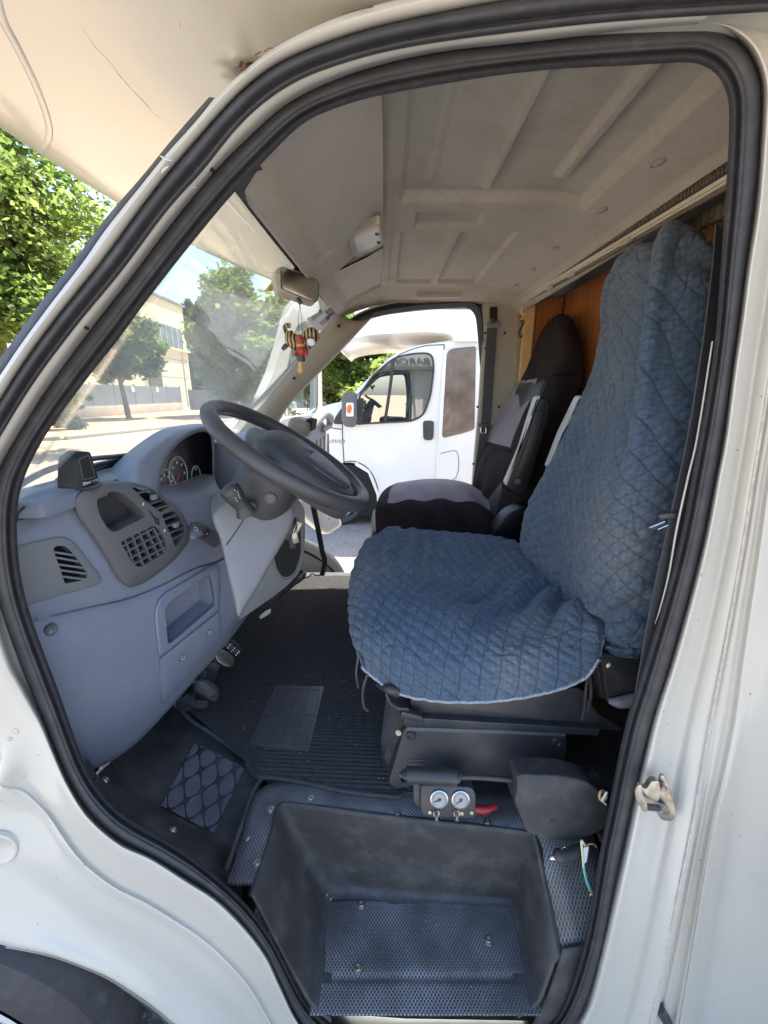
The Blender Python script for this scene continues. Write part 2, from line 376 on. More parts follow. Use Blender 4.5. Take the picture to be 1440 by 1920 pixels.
nt = m.node_tree; N = nt.nodes; L = nt.links; b = bsdf(m)
uvn = N.new('ShaderNodeTexCoord'); vo = N.new('ShaderNodeTexVoronoi'); vo.feature = 'SMOOTH_F1'; vo.inputs['Scale'].default_value = 85; vo.inputs['Randomness'].default_value = .35; L.new(uvn.outputs['UV'], vo.inputs['Vector'])
fz = N.new('ShaderNodeTexNoise'); fz.inputs['Scale'].default_value = 700; L.new(uvn.outputs['Object'], fz.inputs['Vector'])
bp = N.new('ShaderNodeBump'); bp.invert = True; bp.inputs['Distance'].default_value = .0035; bp.inputs['Strength'].default_value = .8; L.new(vo.outputs['Distance'], bp.inputs['Height'])
bp2 = N.new('ShaderNodeBump'); bp2.inputs['Distance'].default_value = .0008; L.new(fz.outputs[0], bp2.inputs['Height']); L.new(bp.outputs[0], bp2.inputs['Normal']); L.new(bp2.outputs[0], b.inputs['Normal'])
src = b.inputs['Base Color'].links[0].from_socket
at = N.new('ShaderNodeAttribute'); at.attribute_name = 'stitch'
wr = N.new('ShaderNodeAttribute'); wr.attribute_name = 'worn'  # fading of the cloth, plus a highlight painted on the cushion
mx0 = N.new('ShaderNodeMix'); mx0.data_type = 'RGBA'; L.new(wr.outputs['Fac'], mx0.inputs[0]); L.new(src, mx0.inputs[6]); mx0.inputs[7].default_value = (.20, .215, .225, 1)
mx2 = N.new('ShaderNodeMix'); mx2.data_type = 'RGBA'; L.new(vo.outputs['Distance'], mx2.inputs[0]); L.new(mx0.outputs[2], mx2.inputs[6]); mx2.inputs[7].default_value = (.022, .040, .07, 1)  # hollows between the pebbles tinted darker, relief shade put into the colour
mx = N.new('ShaderNodeMix'); mx.data_type = 'RGBA'; L.new(at.outputs['Fac'], mx.inputs[0]); L.new(mx2.outputs[2], mx.inputs[6]); mx.inputs[7].default_value = (.012, .018, .03, 1); L.new(mx.outputs[2], b.inputs['Base Color'])
M['hem'] = mat('hem_stitching', (.28, .30, .33), .8, var=.8, vs=400)
# ================================================================== GROUND AND SURROUNDINGS
def ground_mat():
    m = mat('pale_concrete_yard', (.50, .385, .265), .9, var=.12, vs=.6, dirt=(.46, .33, .21), dirts=.35, dthr=(.45, .7), bump=.01, bs=40, bump2=.004, bs2=200); return m
M['ground'] = ground_mat()
M['gravel'] = mat('asphalt_with_pale_stones', (.20, .19, .18), .9, var=.2, vs=3, bump=.006, bs=120, dirt=(.42, .39, .35), dirts=70, dthr=(.5, .6))
M['earth'] = mat('dry_orange_earth', (.55, .37, .22), .95, var=.25, vs=1.5, bump=.03, bs=15, dirt=(.30, .22, .12), dirts=2, dthr=(.5, .7))
M['kerb'] = mat('kerb_concrete', (.40, .36, .32), .9, var=.2, vs=4)
def sheet(name, pts, z, m, kind='structure'):
    bm = bmesh.new(); vs = [bm.verts.new((x, y, z)) for x, y in pts]; bm.faces.new(vs)
    if bm.faces[:] and bm.faces[:][0].normal.z < 0: bmesh.ops.reverse_faces(bm, faces=bm.faces)
    me = bpy.data.meshes.new(name); bm.to_mesh(me); bm.free(); o = link(name, me, m, None, False); o['kind'] = kind; return o
sheet('ground', [(-600, -600), (600, -600), (600, 600), (-600, 600)], 0, M['ground'])
sheet('parking_asphalt', [(-3.0, -6), (25, -6), (25, 9.3), (-3.0, 9.3)], .004, M['gravel'])
sheet('earth_verge', [(-21, 11), (-11.5, 15), (-9.5, 24), (-9.0, 42), (-21, 43.5)], .05, M['earth'])

def kerb(name, a, b, h=.13, w=.15):
    a = Vector(a); b = Vector(b); d = (b - a); L_ = d.length
    o = box(name, (a + b) / 2 + Vector((0, 0, h / 2)), (L_, w, h), M['kerb'], None, (0, 0, math.atan2(d.y, d.x)), .015); o['kind'] = 'structure'; return o
kerb('kerb', (-11.5, 15, 0), (-21, 11, 0)); kerb('kerb', (-11.42, 15.1, 0), (-9.45, 24, 0)); kerb('kerb', (-9.43, 24.15, 0), (-8.95, 42, 0))

# ---- foliage
def leafmat(name, a, b, t=.35):
    m = bpy.data.materials.new(name); m.use_nodes = True; nt = m.node_tree; N = nt.nodes; L = nt.links; p = N['Principled BSDF']
    g = N.new('ShaderNodeAttribute'); g.attribute_name = 'tone'; cr = N.new('ShaderNodeMix'); cr.data_type = 'RGBA'; L.new(g.outputs['Fac'], cr.inputs[0])
    cr.inputs[6].default_value = (*a, 1); cr.inputs[7].default_value = (*b, 1); L.new(cr.outputs[2], p.inputs['Base Color']); p.inputs['Roughness'].default_value = .5
    tr = N.new('ShaderNodeBsdfTranslucent'); L.new(cr.outputs[2], tr.inputs[0]); mx = N.new('ShaderNodeMixShader'); mx.inputs[0].default_value = t
    L.new(p.outputs[0], mx.inputs[1]); L.new(tr.outputs[0], mx.inputs[2]); L.new(mx.outputs[0], N['Material Output'].inputs[0]); return m
M['leaf'] = leafmat('lime_leaves', (.075, .14, .022), (.27, .34, .09), .7)
M['leafd'] = leafmat('dark_needles', (.012, .028, .010), (.04, .07, .025), .2)
M['leafg'] = leafmat('grey_green_leaves', (.07, .11, .05), (.16, .21, .09), .35)
M['bark'] = mat('bark', (.20, .15, .11), .9, var=.3, vs=6, bump=.02, bs=12)
def leaves(name, clumps, n, size, m, parent=None, seed=1, label=None, droop=.3):
    """clumps: (x,y,z,rx,ry,rz); n leaf-sized faces spread through them"""
    rs = np.random.RandomState(seed); C_ = np.array(clumps, float); wt = (C_[:, 3] * C_[:, 4] * C_[:, 5]) ** .7; k = rs.choice(len(C_), n, p=wt / wt.sum())
    d = rs.normal(size=(n, 3)); d /= np.linalg.norm(d, axis=1, keepdims=True); r = rs.uniform(0, 1, n) ** .38
    c = C_[k, :3] + d * C_[k, 3:] * r[:, None] * (1 + .18 * rs.normal(size=(n, 1)))
    a = rs.normal(size=(n, 3)); a[:, 2] *= .5; a /= np.linalg.norm(a, axis=1, keepdims=True)
    u = rs.normal(size=(n, 3)); b = np.cross(a, u); b /= np.linalg.norm(b, axis=1, keepdims=True)
    s = size * (.45 + rs.gamma(2.2, .28, n))[:, None]
    V = np.stack([c - a * s, c - b * s * .55 + a * s * .1, c + a * s, c + b * s * .55 + a * s * .1], 1).reshape(-1, 3)
    f = np.arange(4 * n).reshape(-1, 4); me = bpy.data.meshes.new(name)
    me.vertices.add(4 * n); me.vertices.foreach_set('co', V.reshape(-1).astype(np.float32)); me.loops.add(4 * n); me.loops.foreach_set('vertex_index', f.reshape(-1).astype(np.int32))
    me.polygons.add(n); me.polygons.foreach_set('loop_start', np.arange(0, 4 * n, 4, dtype=np.int32)); me.update(calc_edges=True)
    tone = np.clip(rs.uniform(0, 1, n) * .5 + rs.uniform(-.15, .65, len(C_))[k], 0, 1)
    at = me.attributes.new('tone', 'FLOAT', 'POINT'); at.data.foreach_set('value', np.repeat(tone, 4).astype(np.float32))
    return link(name, me, m, parent, False, label)
def crown_clumps(c, r, n, seed, shape=1.0):
    rs = np.random.RandomState(seed); out = []
    for i in range(n):
        d = rs.normal(size=3); d /= np.linalg.norm(d); q = rs.uniform(.25, 1.0); k = rs.uniform(.12, .32)
        z = d[2] * q; w = 1.0 - shape * max(0, z) * .55
        out.append((c[0] + d[0] * q * r[0] * w, c[1] + d[1] * q * r[1] * w, c[2] + z * r[2], r[0] * k, r[1] * k, r[2] * k * .8))
    return out
def tree(label, base, top, r, n, leaf, m, seed, trunk_r=.18, cl=34, first=.28, group=None, shape=1.0, cat_='tree', name='tree', lean=(0, 0)):
    b = Vector(base); t = thing(name, label, cat_, base, group); h = top - b.z
    tk = [b + Vector((0, 0, -.1)), b + Vector((lean[0] * .3, lean[1] * .3, h * .25)), b + Vector((lean[0] * .7, lean[1], h * .55)), b + Vector((lean[0], lean[1], h * .85))]
    obs = [tube('tr', tk, trunk_r, M['bark'], None, 14, taper=(1.2, .85, .6, .2))]
    rs = np.random.RandomState(seed + 77)
    for i in range(9):
        a = rs.uniform(0, 6.28); z0 = h * rs.uniform(first * .8, .7); p = b + Vector((lean[0] * z0 / h, lean[1] * z0 / h, z0)); e = p + Vector((math.cos(a) * r * .75, math.sin(a) * r * .75, h * .16))
        obs.append(tube('br', [p, (p + e) / 2 + Vector((0, 0, .03 * h)), e], trunk_r * .32, M['bark'], None, 6, taper=(1, .3)))
    merge('trunk', obs, None, t)
    cz = b.z + h * (first + 1) / 2; c = (b.x + lean[0] * .6, b.y + lean[1] * .6, cz)
    leaves('crown', crown_clumps(c, (r, r, h * (1 - first) / 2), cl, seed, shape), n, leaf, m, t, seed)
    return t
# near trees beyond the front of the van, seen left of the pillar
def gp(px, Y, z=0): p = PY(px, 745, Y); return (p.x, p.y, z)
tree('tall bright lime tree filling the gap left of the windscreen pillar', gp(20, 11.5), 9.3, 3.0, 60000, .075, M['leaf'], 3, .22, 150, .2, 'leafy trees around the yard')
tree('second lime tree at far left, overlapping the tall bright one', gp(-190, 15.0), 8.5, 3.6, 14000, .11, M['leaf'], 5, .22, 40, .2, 'leafy trees around the yard')
tree('small round tree with a pale bare trunk in front of the cream building', gp(236, 27.5), 7.7, 2.75, 21000, .12, M['leaf'], 8, .15, 60, .22, 'leafy trees around the yard', lean=(-.5, 0))
tree('large spreading tree behind the steering wheel and hanging ornament', gp(462, 32), 10.0, 4.1, 36000, .15, M['leaf'], 12, .28, 100, .14, 'leafy trees around the yard')
for i, (px, Y, h, r, lb) in enumerate([(372, 62, 14.5, 3.6, 'dark conifer just right of the cream building'), (405, 70, 14, 4.0, 'dark conifer between the cream building and the large spreading tree')]):
    b = gp(px, Y); t = thing('conifer', lb, 'tree', b, 'dark conifers behind the building')
    tube('trunk', [b, (b[0], b[1], h * .9)], .3, M['bark'], t, taper=(1, .2))
    leaves('crown', [(b[0], b[1], h * (.12 + .8 * k / 14), r * (1.05 - .9 * k / 14), r * (1.05 - .9 * k / 14), h * .045) for k in range(15)], 9000, .3, M['leafd'], t, 20 + i)
for i, (px, Y, h, r, lb) in enumerate([(690, 17.5, 4.9, 2.9, 'dense leafy tree seen through the far door above the dry hedge'), (590, 21, 6.2, 3.3, 'leafy tree behind the open passenger door frame'), (850, 18, 4.8, 2.8, 'leafy tree hidden mostly behind the neighbouring motorhome')]):
    tree(lb, gp(px, Y), h, r, 16000, .12, M['leaf'], 30 + i, .16, 30, .12, 'leafy trees around the yard')
b = gp(118, 19); t = thing('shrub', 'loose grey green shrub at the kerb, lower left of the windscreen', 'shrub', b)
leaves('foliage', crown_clumps((b[0] - .5, b[1], 1.15), (1.7, 1.3, 1.2), 26, 44, .6), 9000, .085, M['leafg'], t, 44)
merge('stem', [tube('s', [(b[0] + dx * .1, b[1], 0), (b[0] - .3 + dx, b[1] + .1, 1.6)], .025, M['bark'], None, 5) for dx in (-.6, -.2, .3, .7)], None, t)
# dry hedge + low wall at the far side
M['dry'] = leafmat('dry_hedge_leaves', (.16, .13, .05), (.33, .27, .10), .3)
hc = [(x, 14.6 + .3 * math.sin(x * 2), .55, .75, .5, .5) for x in np.arange(-3.6, 14, .8)]
tag(leaves('hedge', hc, 14000, .07, M['dry'], None, 55), 'low dry yellowish hedge along the kerb beyond the far door', 'hedge')
kerb('kerb', (-4.2, 13.7, 0), (16, 13.7, 0), .16, .25)

# ---- cream building: long face runs away from us, lit side towards the rear of the van
M['cream'] = mat('cream_render', (.66, .58, .40), .85, var=.05, vs=.4, dirt=(.50, .43, .30), dirts=.8, dthr=(.55, .85))
M['creamd'] = mat('cream_panel_joint', (.30, .26, .18), .9)
M['winb'] = mat('building_window_glass', (.10, .12, .12), .12, var=.5, vs=.6)
bld = thing('industrial_building', 'cream two storey building with a window band, left through the windscreen', 'building', (-24, 45, 0))
XB = -24.0
def bx(name, px0, py0, px1, py1, m, dx=.06, par=bld, z0=None, z1=None):
    a = PX(px0, py0, XB); b = PX(px1, py1, XB)
    return box(name, (XB + dx / 2, (a.y + b.y) / 2, (a.z + b.z) / 2 if z0 is None else (z0 + z1) / 2), (dx, abs(b.y - a.y), abs(b.z - a.z) if z0 is None else z1 - z0), m, par)
yc = PX(344, 600, XB).y; zt = PX(342, 577, XB).z
w = merge('wall', [box('w', (XB - 9, (yc + 22) / 2, zt / 2), (18, yc - 22, zt), M['cream'])] +
      [box('j', (XB + .01, (yc + 22) / 2, z), (.03, yc - 22, .07), M['creamd']) for z in (zt * .30, zt * .47)], None, bld)
box('parapet', (XB - 9, (yc + 22) / 2, zt + .12), (18.5, yc - 22 + .5, .24), M['mgrey'], bld)
wz0, wz1 = PX(335, 655, XB).z, PX(335, 617, XB).z
band = box('window_band', (XB + .05, (yc + 22) / 2 - .5, (wz0 + wz1) / 2), (.12, yc - 23.5, wz1 - wz0), M['winb'], bld)
each('mullion', [box('m', (XB + .13, y, (wz0 + wz1) / 2), (.06, .09, wz1 - wz0), M['silver']) for y in np.arange(23, yc - 1, 1.25)], bld)
box('sill', (XB + .2, (yc + 22) / 2, wz0 - .12), (.4, yc - 22, .18), M['cream'], bld)
a = PX(277, 700, XB); c = PX(304, 722, XB)
box('door', (XB + .06, (a.y + c.y) / 2, (a.z + c.z) / 2 - .3), (.12, c.y - a.y, 2.6), M['winb'], bld)
box('canopy', (XB + .35, (a.y + c.y) / 2, a.z + .35), (.7, c.y - a.y + .8, .18), M['mgrey'], bld)
tube('downpipe', [(XB + .08, yc - 1.6, wz0), (XB + .08, yc - 1.6, 0)], .06, M['silver'], bld)
# green sign by the corner
g = thing('shop_sign', 'teal green sign board projecting from the corner of the cream building', 'sign', (-23.6, yc + .9, 5))
M['teal'] = mat('teal_sign', (.03, .30, .24), .4)
sa = PY(347, 643, yc + 1.0); sb_ = PY(364, 661, yc + 1.0)
box('board', ((sa.x + sb_.x) / 2, yc + 1.0, (sa.z + sb_.z) / 2), (sb_.x - sa.x, .2, sa.z - sb_.z), M['teal'], g, bevel=.03)
merge('lettering', [box('l', ((sa.x + sb_.x) / 2, yc + .89, sa.z + (sb_.z - sa.z) * q), ((sb_.x - sa.x) * w_, .02, .1), M['mark']) for q, w_ in ((.3, .7), (.5, .8), (.7, .6))], None, g)
box('bracket', ((sa.x + sb_.x) / 2 - .4, yc + .5, (sa.z + sb_.z) / 2), (.12, 1.0, .12), M['mgrey'], g)
# low wall with grey panel fence and gate
M['wallc'] = mat('stained_low_wall', (.48, .40, .32), .9, var=.15, vs=1, dirt=(.36, .29, .22), dirts=1.5)
M['fence'] = mat('grey_fence_panel', (.19, .20, .22), .6, var=.1, vs=.8)
fw = thing('panel_fence', 'grey panel fence on a low cream wall in front of the building', 'fence', (-20, 35, 0))
fy0, fy1 = 27.0, 42.5; XF = -20.0
box('low_wall', (XF, (fy0 + fy1) / 2, .38), (.3, fy1 - fy0, .76), M['wallc'], fw, bevel=.03)
for k in range(6):
    y0 = fy0 + k * (fy1 - fy0) / 6; box('panel', (XF, y0 + (fy1 - fy0) / 12, 1.5), (.05, (fy1 - fy0) / 6 - .12, 1.45), M['fence'], fw)
for k in range(7): box('post', (XF, fy0 + k * (fy1 - fy0) / 6, 1.5), (.09, .09, 1.7), M['mgrey'], fw)
for y in (34.5, 38.2): box('notice', (XF + .05, y, 1.95), (.02, .35, .4), M['mark'], fw)
gt = thing('sliding_gate', 'plain blue grey sheet metal gate beyond the panel fence', 'gate', (-18, 43.5, 0))
box('gate_leaf', (-14.9, 43.6, 1.0), (9.6, .08, 1.95), M['fence'], gt)
each('gate_post', [box('f', (x, 43.52, 1.05), (.12, .1, 2.15), M['mgrey']) for x in (-19.5, -16.4, -13.2, -10.2)], gt)
fw2 = thing('metal_fence', 'dark metal fence continuing right of the gate behind the large tree', 'fence', (-8, 44, 0))
for k in range(7):
    box('panel', (-9.0 + k * 2.2, 43.9, 1.05), (2.1, .06, 1.7), M['fence'], fw2); box('post', (-10.05 + k * 2.2, 43.85, 1.0), (.1, .12, 2.0), M['mgrey'], fw2)
# a ribbed fence with white lettering at far left behind the shrub
lf = thing('slat_fence', 'pale slatted fence with large white letters behind the shrub', 'fence', (-19.5, 22, 0))
for k in range(4): box('panel', (-19.6, 21.4 + k * 1.5, 1.15), (.05, 1.4, 1.6), M['mgrey'], lf)
merge('slat', [box('s', (-19.5, 23.6, z), (.05, 5.9, .04), M['silver']) for z in np.arange(.5, 1.9, .2)], None, lf)
for k in range(5): box('post', (-19.58, 20.7 + k * 1.5, 1.0), (.1, .1, 2.0), M['kerb'], lf)
# parked cars far away, tiny
def car(loc, rz, col, label):
    t = thing('parked_car', label, 'car', loc, 'cars parked beyond the large tree')
    M0 = Matrix.Translation(loc) @ Matrix.Rotation(rz, 4, 'Z')
    prof = [(-2.1, .35), (-2.1, .8), (-1.95, .92), (-1.3, 1.0), (-.7, 1.42), (.8, 1.45), (1.5, 1.0), (2.05, .85), (2.1, .35)]
    prism3('body', [M0 @ Vector((x, -.85, z)) for x, z in prof], M0.to_3x3() @ Vector((0, 1.7, 0)), mat('car_paint', col, .3, coat=.5), t, .08)
    prism3('window', [M0 @ Vector((x, -.87, z)) for x, z in [(-1.15, 1.03), (-.62, 1.36), (.75, 1.38), (1.3, 1.03)]], M0.to_3x3() @ Vector((0, .04, 0)), M['glassd'], t)
    for x in (-1.3, 1.3):
        for y in (-.8, .8): lathe('wheel', [(0, -.1), (.32, -.1), (.32, .1), (0, .1)], M0 @ Vector((x, y, .32)), M0.to_3x3() @ Vector((0, 1, 0)), M['rubber'], t, 16)
car((-9.9, 38, 0), .1, (.35, .36, .38), 'grey parked car whose wheel shows right of the big tree trunk')
car((-12.3, 41.2, 0), .0, (.42, .42, .42), 'pale silver car parked in front of the gate')

# ================================================================== THE NEIGHBOURING MOTORHOME
YR = 4.95; PR = Plane((0, YR, 0), (0, -1, 0))
M['rvwhite'] = mat('glossy_white_paint', (.78, .78, .77), .22, var=.01, vs=2, coat=.5)
M['seam'] = mat('panel_gap', (.05, .05, .05), .8)
rv = thing('motorhome', 'white neighbouring motorhome parked alongside, seen through the open far door', 'motorhome', (.6, YR, 0))
hood = [(574, 800, 20), (582, 772, 30), (615, 758, 30), (648, 752, 10), (700, 700, 20), (735, 665, 25), (775, 648, 20), (845, 638, 0), (1500, 628, 0), (1500, 960, 0), (1500, 985, 0), (712, 975, 0), (708, 930, 20), (690, 882, 20), (665, 868, 20), (646, 868, 5), (600, 880, 5), (580, 900, 10), (574, 850, 10)]
prism('cab_body', rnd(hood, 10), PR, 2.1, M['rvwhite'], rv, .05, seg=3)
prism('living_body', rnd([(626, 655, 14), (640, 638, 20), (690, 628, 30), (800, 622, 20), (846, 626, 16), (852, 640, 4), (1800, 640, 0), (1800, 430, 0), (760, 505, 60), (690, 560, 60), (650, 610, 30)], 10), PR, 2.25, M['rvwhite'], rv, .06, off=.06, seg=3)
prism('skirt', [(832, 655), (1800, 648), (1800, 990), (812, 975)], PR, 2.25, M['rvwhite'], rv, .02, off=.05)
def line(name, pts, w, m, parent, plane, off=.004, n=None, d=.003):
    P = cat([(p[0], p[1], 0) for p in pts], n or len(pts) * 5)[:, :2]; T = np.gradient(P, axis=0); T /= np.linalg.norm(T, axis=1, keepdims=True) + 1e-9; Nn = np.stack([-T[:, 1], T[:, 0]], 1) * w / 2
    A = [plane.at(*p, off) for p in P + Nn]; B = [plane.at(*p, off) for p in P - Nn]; bm = bmesh.new()
    a = [bm.verts.new(p) for p in A]; b = [bm.verts.new(p) for p in B]; dd = -plane.n * d; a2 = [bm.verts.new(p + dd) for p in A]; b2 = [bm.verts.new(p + dd) for p in B]
    for i in range(len(a) - 1):
        for q in ((a[i], a[i + 1], b[i + 1], b[i]), (a2[i], a[i], a[i + 1], a2[i + 1]), (b[i], b2[i], b2[i + 1], b[i + 1])):
            try: bm.faces.new(q)
            except Exception: pass
    return bm_obj(name, bm, m, parent)
dl = [line('g', p, 1.7, M['seam'], None, PR) for p in ([(645, 868), (642, 800), (650, 765), (700, 710), (745, 668), (790, 650), (833, 646)], [(833, 646), (829, 760), (815, 925)], [(645, 866), (668, 866), (693, 882), (708, 915), (713, 960)], [(606, 800), (640, 805)])]
merge('door_gap', dl, None, rv)
doorgl = prism('side_window', rnd([(672, 793, 6), (676, 742, 8), (700, 705, 10), (740, 672, 14), (778, 664, 14), (809, 664, 12), (812, 690, 10), (806, 740, 12), (793, 778, 14), (770, 788, 8)], 8), PR, .02, M['glassrv'], rv, off=.012)
# dark seal around window and divider
def ringband(name, poly, w, m, parent, plane, off, d=.01):
    P = np.array(poly); c = P.mean(0); T = np.roll(P, -1, 0) - np.roll(P, 1, 0); T /= np.linalg.norm(T, axis=1, keepdims=True) + 1e-9; Nn = np.stack([-T[:, 1], T[:, 0]], 1)
    if np.mean(np.sum(Nn * (P - c), 1)) < 0: Nn = -Nn
    O_ = P + Nn * w; bm = bmesh.new(); a = [bm.verts.new(plane.at(*p, off)) for p in P]; b = [bm.verts.new(plane.at(*p, off)) for p in O_]
    a2 = [bm.verts.new(plane.at(*p, off - d)) for p in P]; b2 = [bm.verts.new(plane.at(*p, off - d)) for p in O_]; n = len(a)
    for i in range(n):
        j = (i + 1) % n; bm.faces.new((a[i], a[j], b[j], b[i])); bm.faces.new((a[j], a[i], a2[i], a2[j])); bm.faces.new((b[i], b[j], b2[j], b2[i])); bm.faces.new((a2[i], a2[j], b2[j], b2[i]))
    return bm_obj(name, bm, m, parent)
wpoly = rnd([(672, 793, 6), (676, 742, 8), (700, 705, 10), (740, 672, 14), (778, 664, 14), (809, 664, 12), (812, 690, 10), (806, 740, 12), (793, 778, 14), (770, 788, 8)], 8)
merge('window_frame', [ringband('r', wpoly, 3.4, M['rubber'], None, PR, .022, .03), line('d', [(738, 672), (731, 730), (722, 789)], 6, M['rubber'], None, PR, .024)], None, rv)
# what stands inside the cab, seen dimly: seat shape and wheel
merge('cab_interior', [box('i', (PY(760, 740, 5.5).x, 5.5, 1.35), (.45, .5, 1.1), M['dark'], None, (0, .15, 0), .1), box('i2', (PY(690, 790, 5.6).x, 5.6, 1.2), (.5, .9, .3), M['grey'], None, (0, 0, 0), .08)], None, rv)
prism('door_handle', rnd([(793, 789), (814, 789), (813, 822), (808, 826), (794, 825)], 6), PR, .03, M['black'], rv, .006, off=.02)
prism('mirror_housing', rnd([(641, 740, 8), (650, 733, 8), (668, 736, 8), (668, 795, 6), (664, 802, 6), (645, 800, 6), (640, 785, 6)], 6), PR, .16, M['grey'], rv, .03, off=.33, seg=3)
prism('mirror_foot', rnd([(665, 750), (682, 745), (680, 797), (624, 795), (628, 783), (640, 765)], 5), PR, .05, M['rubber'], rv, .01, off=.05)
prism('indicator', rnd([(649, 755, 3), (663, 755, 3), (663, 781, 3), (649, 781, 3)], 3), PR, .02, M['mark'], rv, .004, off=.345)
M['orange'] = mat('orange_lens', (.8, .18, .04), .3)
prism('indicator_lens', rnd([(650, 762, 4), (657, 757, 4), (660, 765, 3), (657, 776, 4), (650, 774, 4)], 3), PR, .01, M['orange'], rv, .002, off=.352)
M['bronze'] = mat('tinted_side_glass', (.16, .12, .10), .08, var=.5, vs=4)
prism('living_window', rnd([(838, 660, 8), (848, 653, 8), (893, 649, 5), (890, 805, 5), (870, 812, 8), (829, 822, 8), (831, 780, 4)], 8), PR, .02, M['bronze'], rv, .006, off=.062)
line('service_flap', [(826, 850), (857, 848), (855, 895), (820, 905)], 1, M['seam'], rv, PR, .054)
# faint model lettering on the wing, wheel and arch
text('wing_lettering', 'VIVO', frame(PR.at(629, 828, .004), (1, 0, 0), (0, -1, 0)), .062, M['mgrey'], rv, shear=.3, sx=1.5)
wc = PR.at(636, 945, 0); wc = Vector((wc.x - .02, YR, .335))
wh = lathe('wheel', [(0, .02), (.12, .02), (.2, .05), (.23, .02), (.30, .0), (.335, .03), (.335, .22), (0, .22)], wc + Vector((0, -.0, 0)), (0, 1, 0), M['rubber'], rv, 40)
lathe('rim', [(0, 0), (.06, -.01), (.08, .03), (.19, .04), (.21, .0), (.225, .01)], wc + Vector((0, -.005, 0)), (0, 1, 0), M['silver'], wh, 40)
prism('wheel_arch', rnd([(712, 965, 4), (707, 925, 14), (690, 886, 14), (665, 872, 14), (644, 871, 14), (600, 890, 14), (585, 930, 14), (580, 965, 4)], 12), PR, .7, M['dark'], rv, .0, off=-.01)
prism('arch_lip', [(715, 975), (711, 925), (693, 882), (668, 866), (665, 872), (690, 887), (706, 928), (709, 975)], PR, .08, M['rvwhite'], rv, .004, off=.018)
# windscreen of the neighbour (slopes towards the nose)
a = PR.at(650, 752, -.08); b = PR.at(736, 664, -.08); d = Vector((0, 1.85, 0))
prism3('windscreen', [a, b, b + d, a + d], Vector((.02, 0, -.02)), M['glassrv'], rv)
# ================================================================== OUR MOTORHOME: DOOR FRAME AND SHELL
van = thing('motorhome', 'white coachbuilt motorhome seen through its open driver door, blue grey dashboard and two seats inside', 'motorhome', (0, .6, 0))
S = [(1080,1920),(1000,2010),(820,2040),(680,2010),(600,1960),(561,1917),(528,1850),(500,1789),(456,1731),(406,1681),(350,1645),(285,1605),(223,1576),(166,1525),(128,1463),(101,1400),(82,1350),(62,1306),(39,1248),(16,1186),(0,1136),(-14,1070),(-20,1000),(-16,930),(0,871),(31,821),(62,769),(94,721),(135,665),(177,608),(219,556),(264,497),(311,433),(353,381),(394,331),(436,286),(478,247),(519,208),(561,181),(600,162),(660,138),(720,120),(820,97),(920,87),(1020,77),(1100,67),(1194,57),(1301,50),(1336,52),(1371,68),(1400,94),(1419,130),(1427,165),(1427,212),(1419,330),(1412,400),(1397,500),(1384,608),(1372,692),(1356,817),(1340,900),(1321,999),(1298,1095),(1274,1184),(1254,1252),(1230,1330),(1222,1350),(1196,1457),(1180,1533),(1162,1610),(1147,1686),(1128,1790),(1104,1864)]
I_ = [(1040,1920),(965,1965),(820,1985),(700,1970),(628,1925),(583,1895),(549,1838),(520,1776),(478,1710),(428,1663),(370,1610),(300,1565),(242,1537),(193,1490),(163,1445),(143,1392),(124,1336),(107,1288),(87,1236),(66,1180),(49,1128),(37,1075),(31,1000),(33,940),(45,895),(69,844),(98,797),(135,748),(177,692),(219,642),(260,583),(305,525),(352,465),(394,414),(432,368),(476,322),(512,285),(545,250),(580,223),(613,209),(668,189),(730,175),(828,158),(925,142),(1022,131),(1102,126),(1190,123),(1275,116),(1305,118),(1330,128),(1348,144),(1360,166),(1366,190),(1368,225),(1363,330),(1358,400),(1351,500),(1344,608),(1335,692),(1312,817),(1295,900),(1278,999),(1255,1090),(1229,1175),(1208,1245),(1183,1325),(1174,1350),(1152,1455),(1138,1533),(1122,1604),(1112,1690),(1090,1795),(1063,1866)]
def ys(py): t = min(1, max(0, (py - 1300) / 450)); return .632 - .083 * t * t * (3 - 2 * t)
S3 = [PY(x, y, ys(y)) for x, y in S]; I3 = [PY(x, y, ys(y) + .012) for x, y in I_]
def band(name, A, B, prof, mats, parent, closed=False, n=300):
    a = cat(A, n, closed); b = cat(B, n, closed); w = np.linalg.norm(b - a, axis=1, keepdims=True)
    def sm(c, k=9):
        for _ in range(2):
            if closed: c = sum(np.roll(c, i, 0) for i in range(-k // 2, k // 2 + 1)) / len(range(-k // 2, k // 2 + 1))
            else:
                d = np.vstack([2 * c[0] - c[k // 2:0:-1], c, 2 * c[-1] - c[-2:-k // 2 - 1:-1]]); m_ = len(d) - len(c); c = np.array([d[i:i + m_ + 1].mean(0) for i in range(len(c))])
        return c
    k_ = max(3, int(n / len(A) * (1.1 if closed else 1.3))) | 1; a = sm(a, k_); b = sm(b, k_)
    E_ = np.array(EYEV); L_ = []
    for t, d in prof:
        q_ = a + (b - a) * t; L_.append(q_ + (E_ - q_) * (d / q_[:, 1:2]))
    G = np.stack(L_, 1)
    return link(name, gmesh(name, G, wrapu=closed, wrapv=True), mats, parent)
sealprof = [(0, -.02), (-.02, .002), (.03, .009), (.10, .0125), (.22, .0145), (.34, .0152), (.42, .0152), (.455, .0138), (.475, .0138), (.51, .0152), (.58, .0145), (.64, .010), (.68, .004), (.70, .003), (.72, .005)]
lipprof = [(.70, -.02), (.70, .003), (.73, .008), (.80, .0105), (.88, .009), (.96, .004), (1.0, -.004), (1.0, -.02)]
o = band('door_seal', S3, I3, sealprof, M['rubber'], van, True, 700)
o2 = band('seal_lip', S3, I3, lipprof, M['lip'], o, True, 700); o2['label'] = 'woven inner lip of the door seal'
sharp(o2, 50)
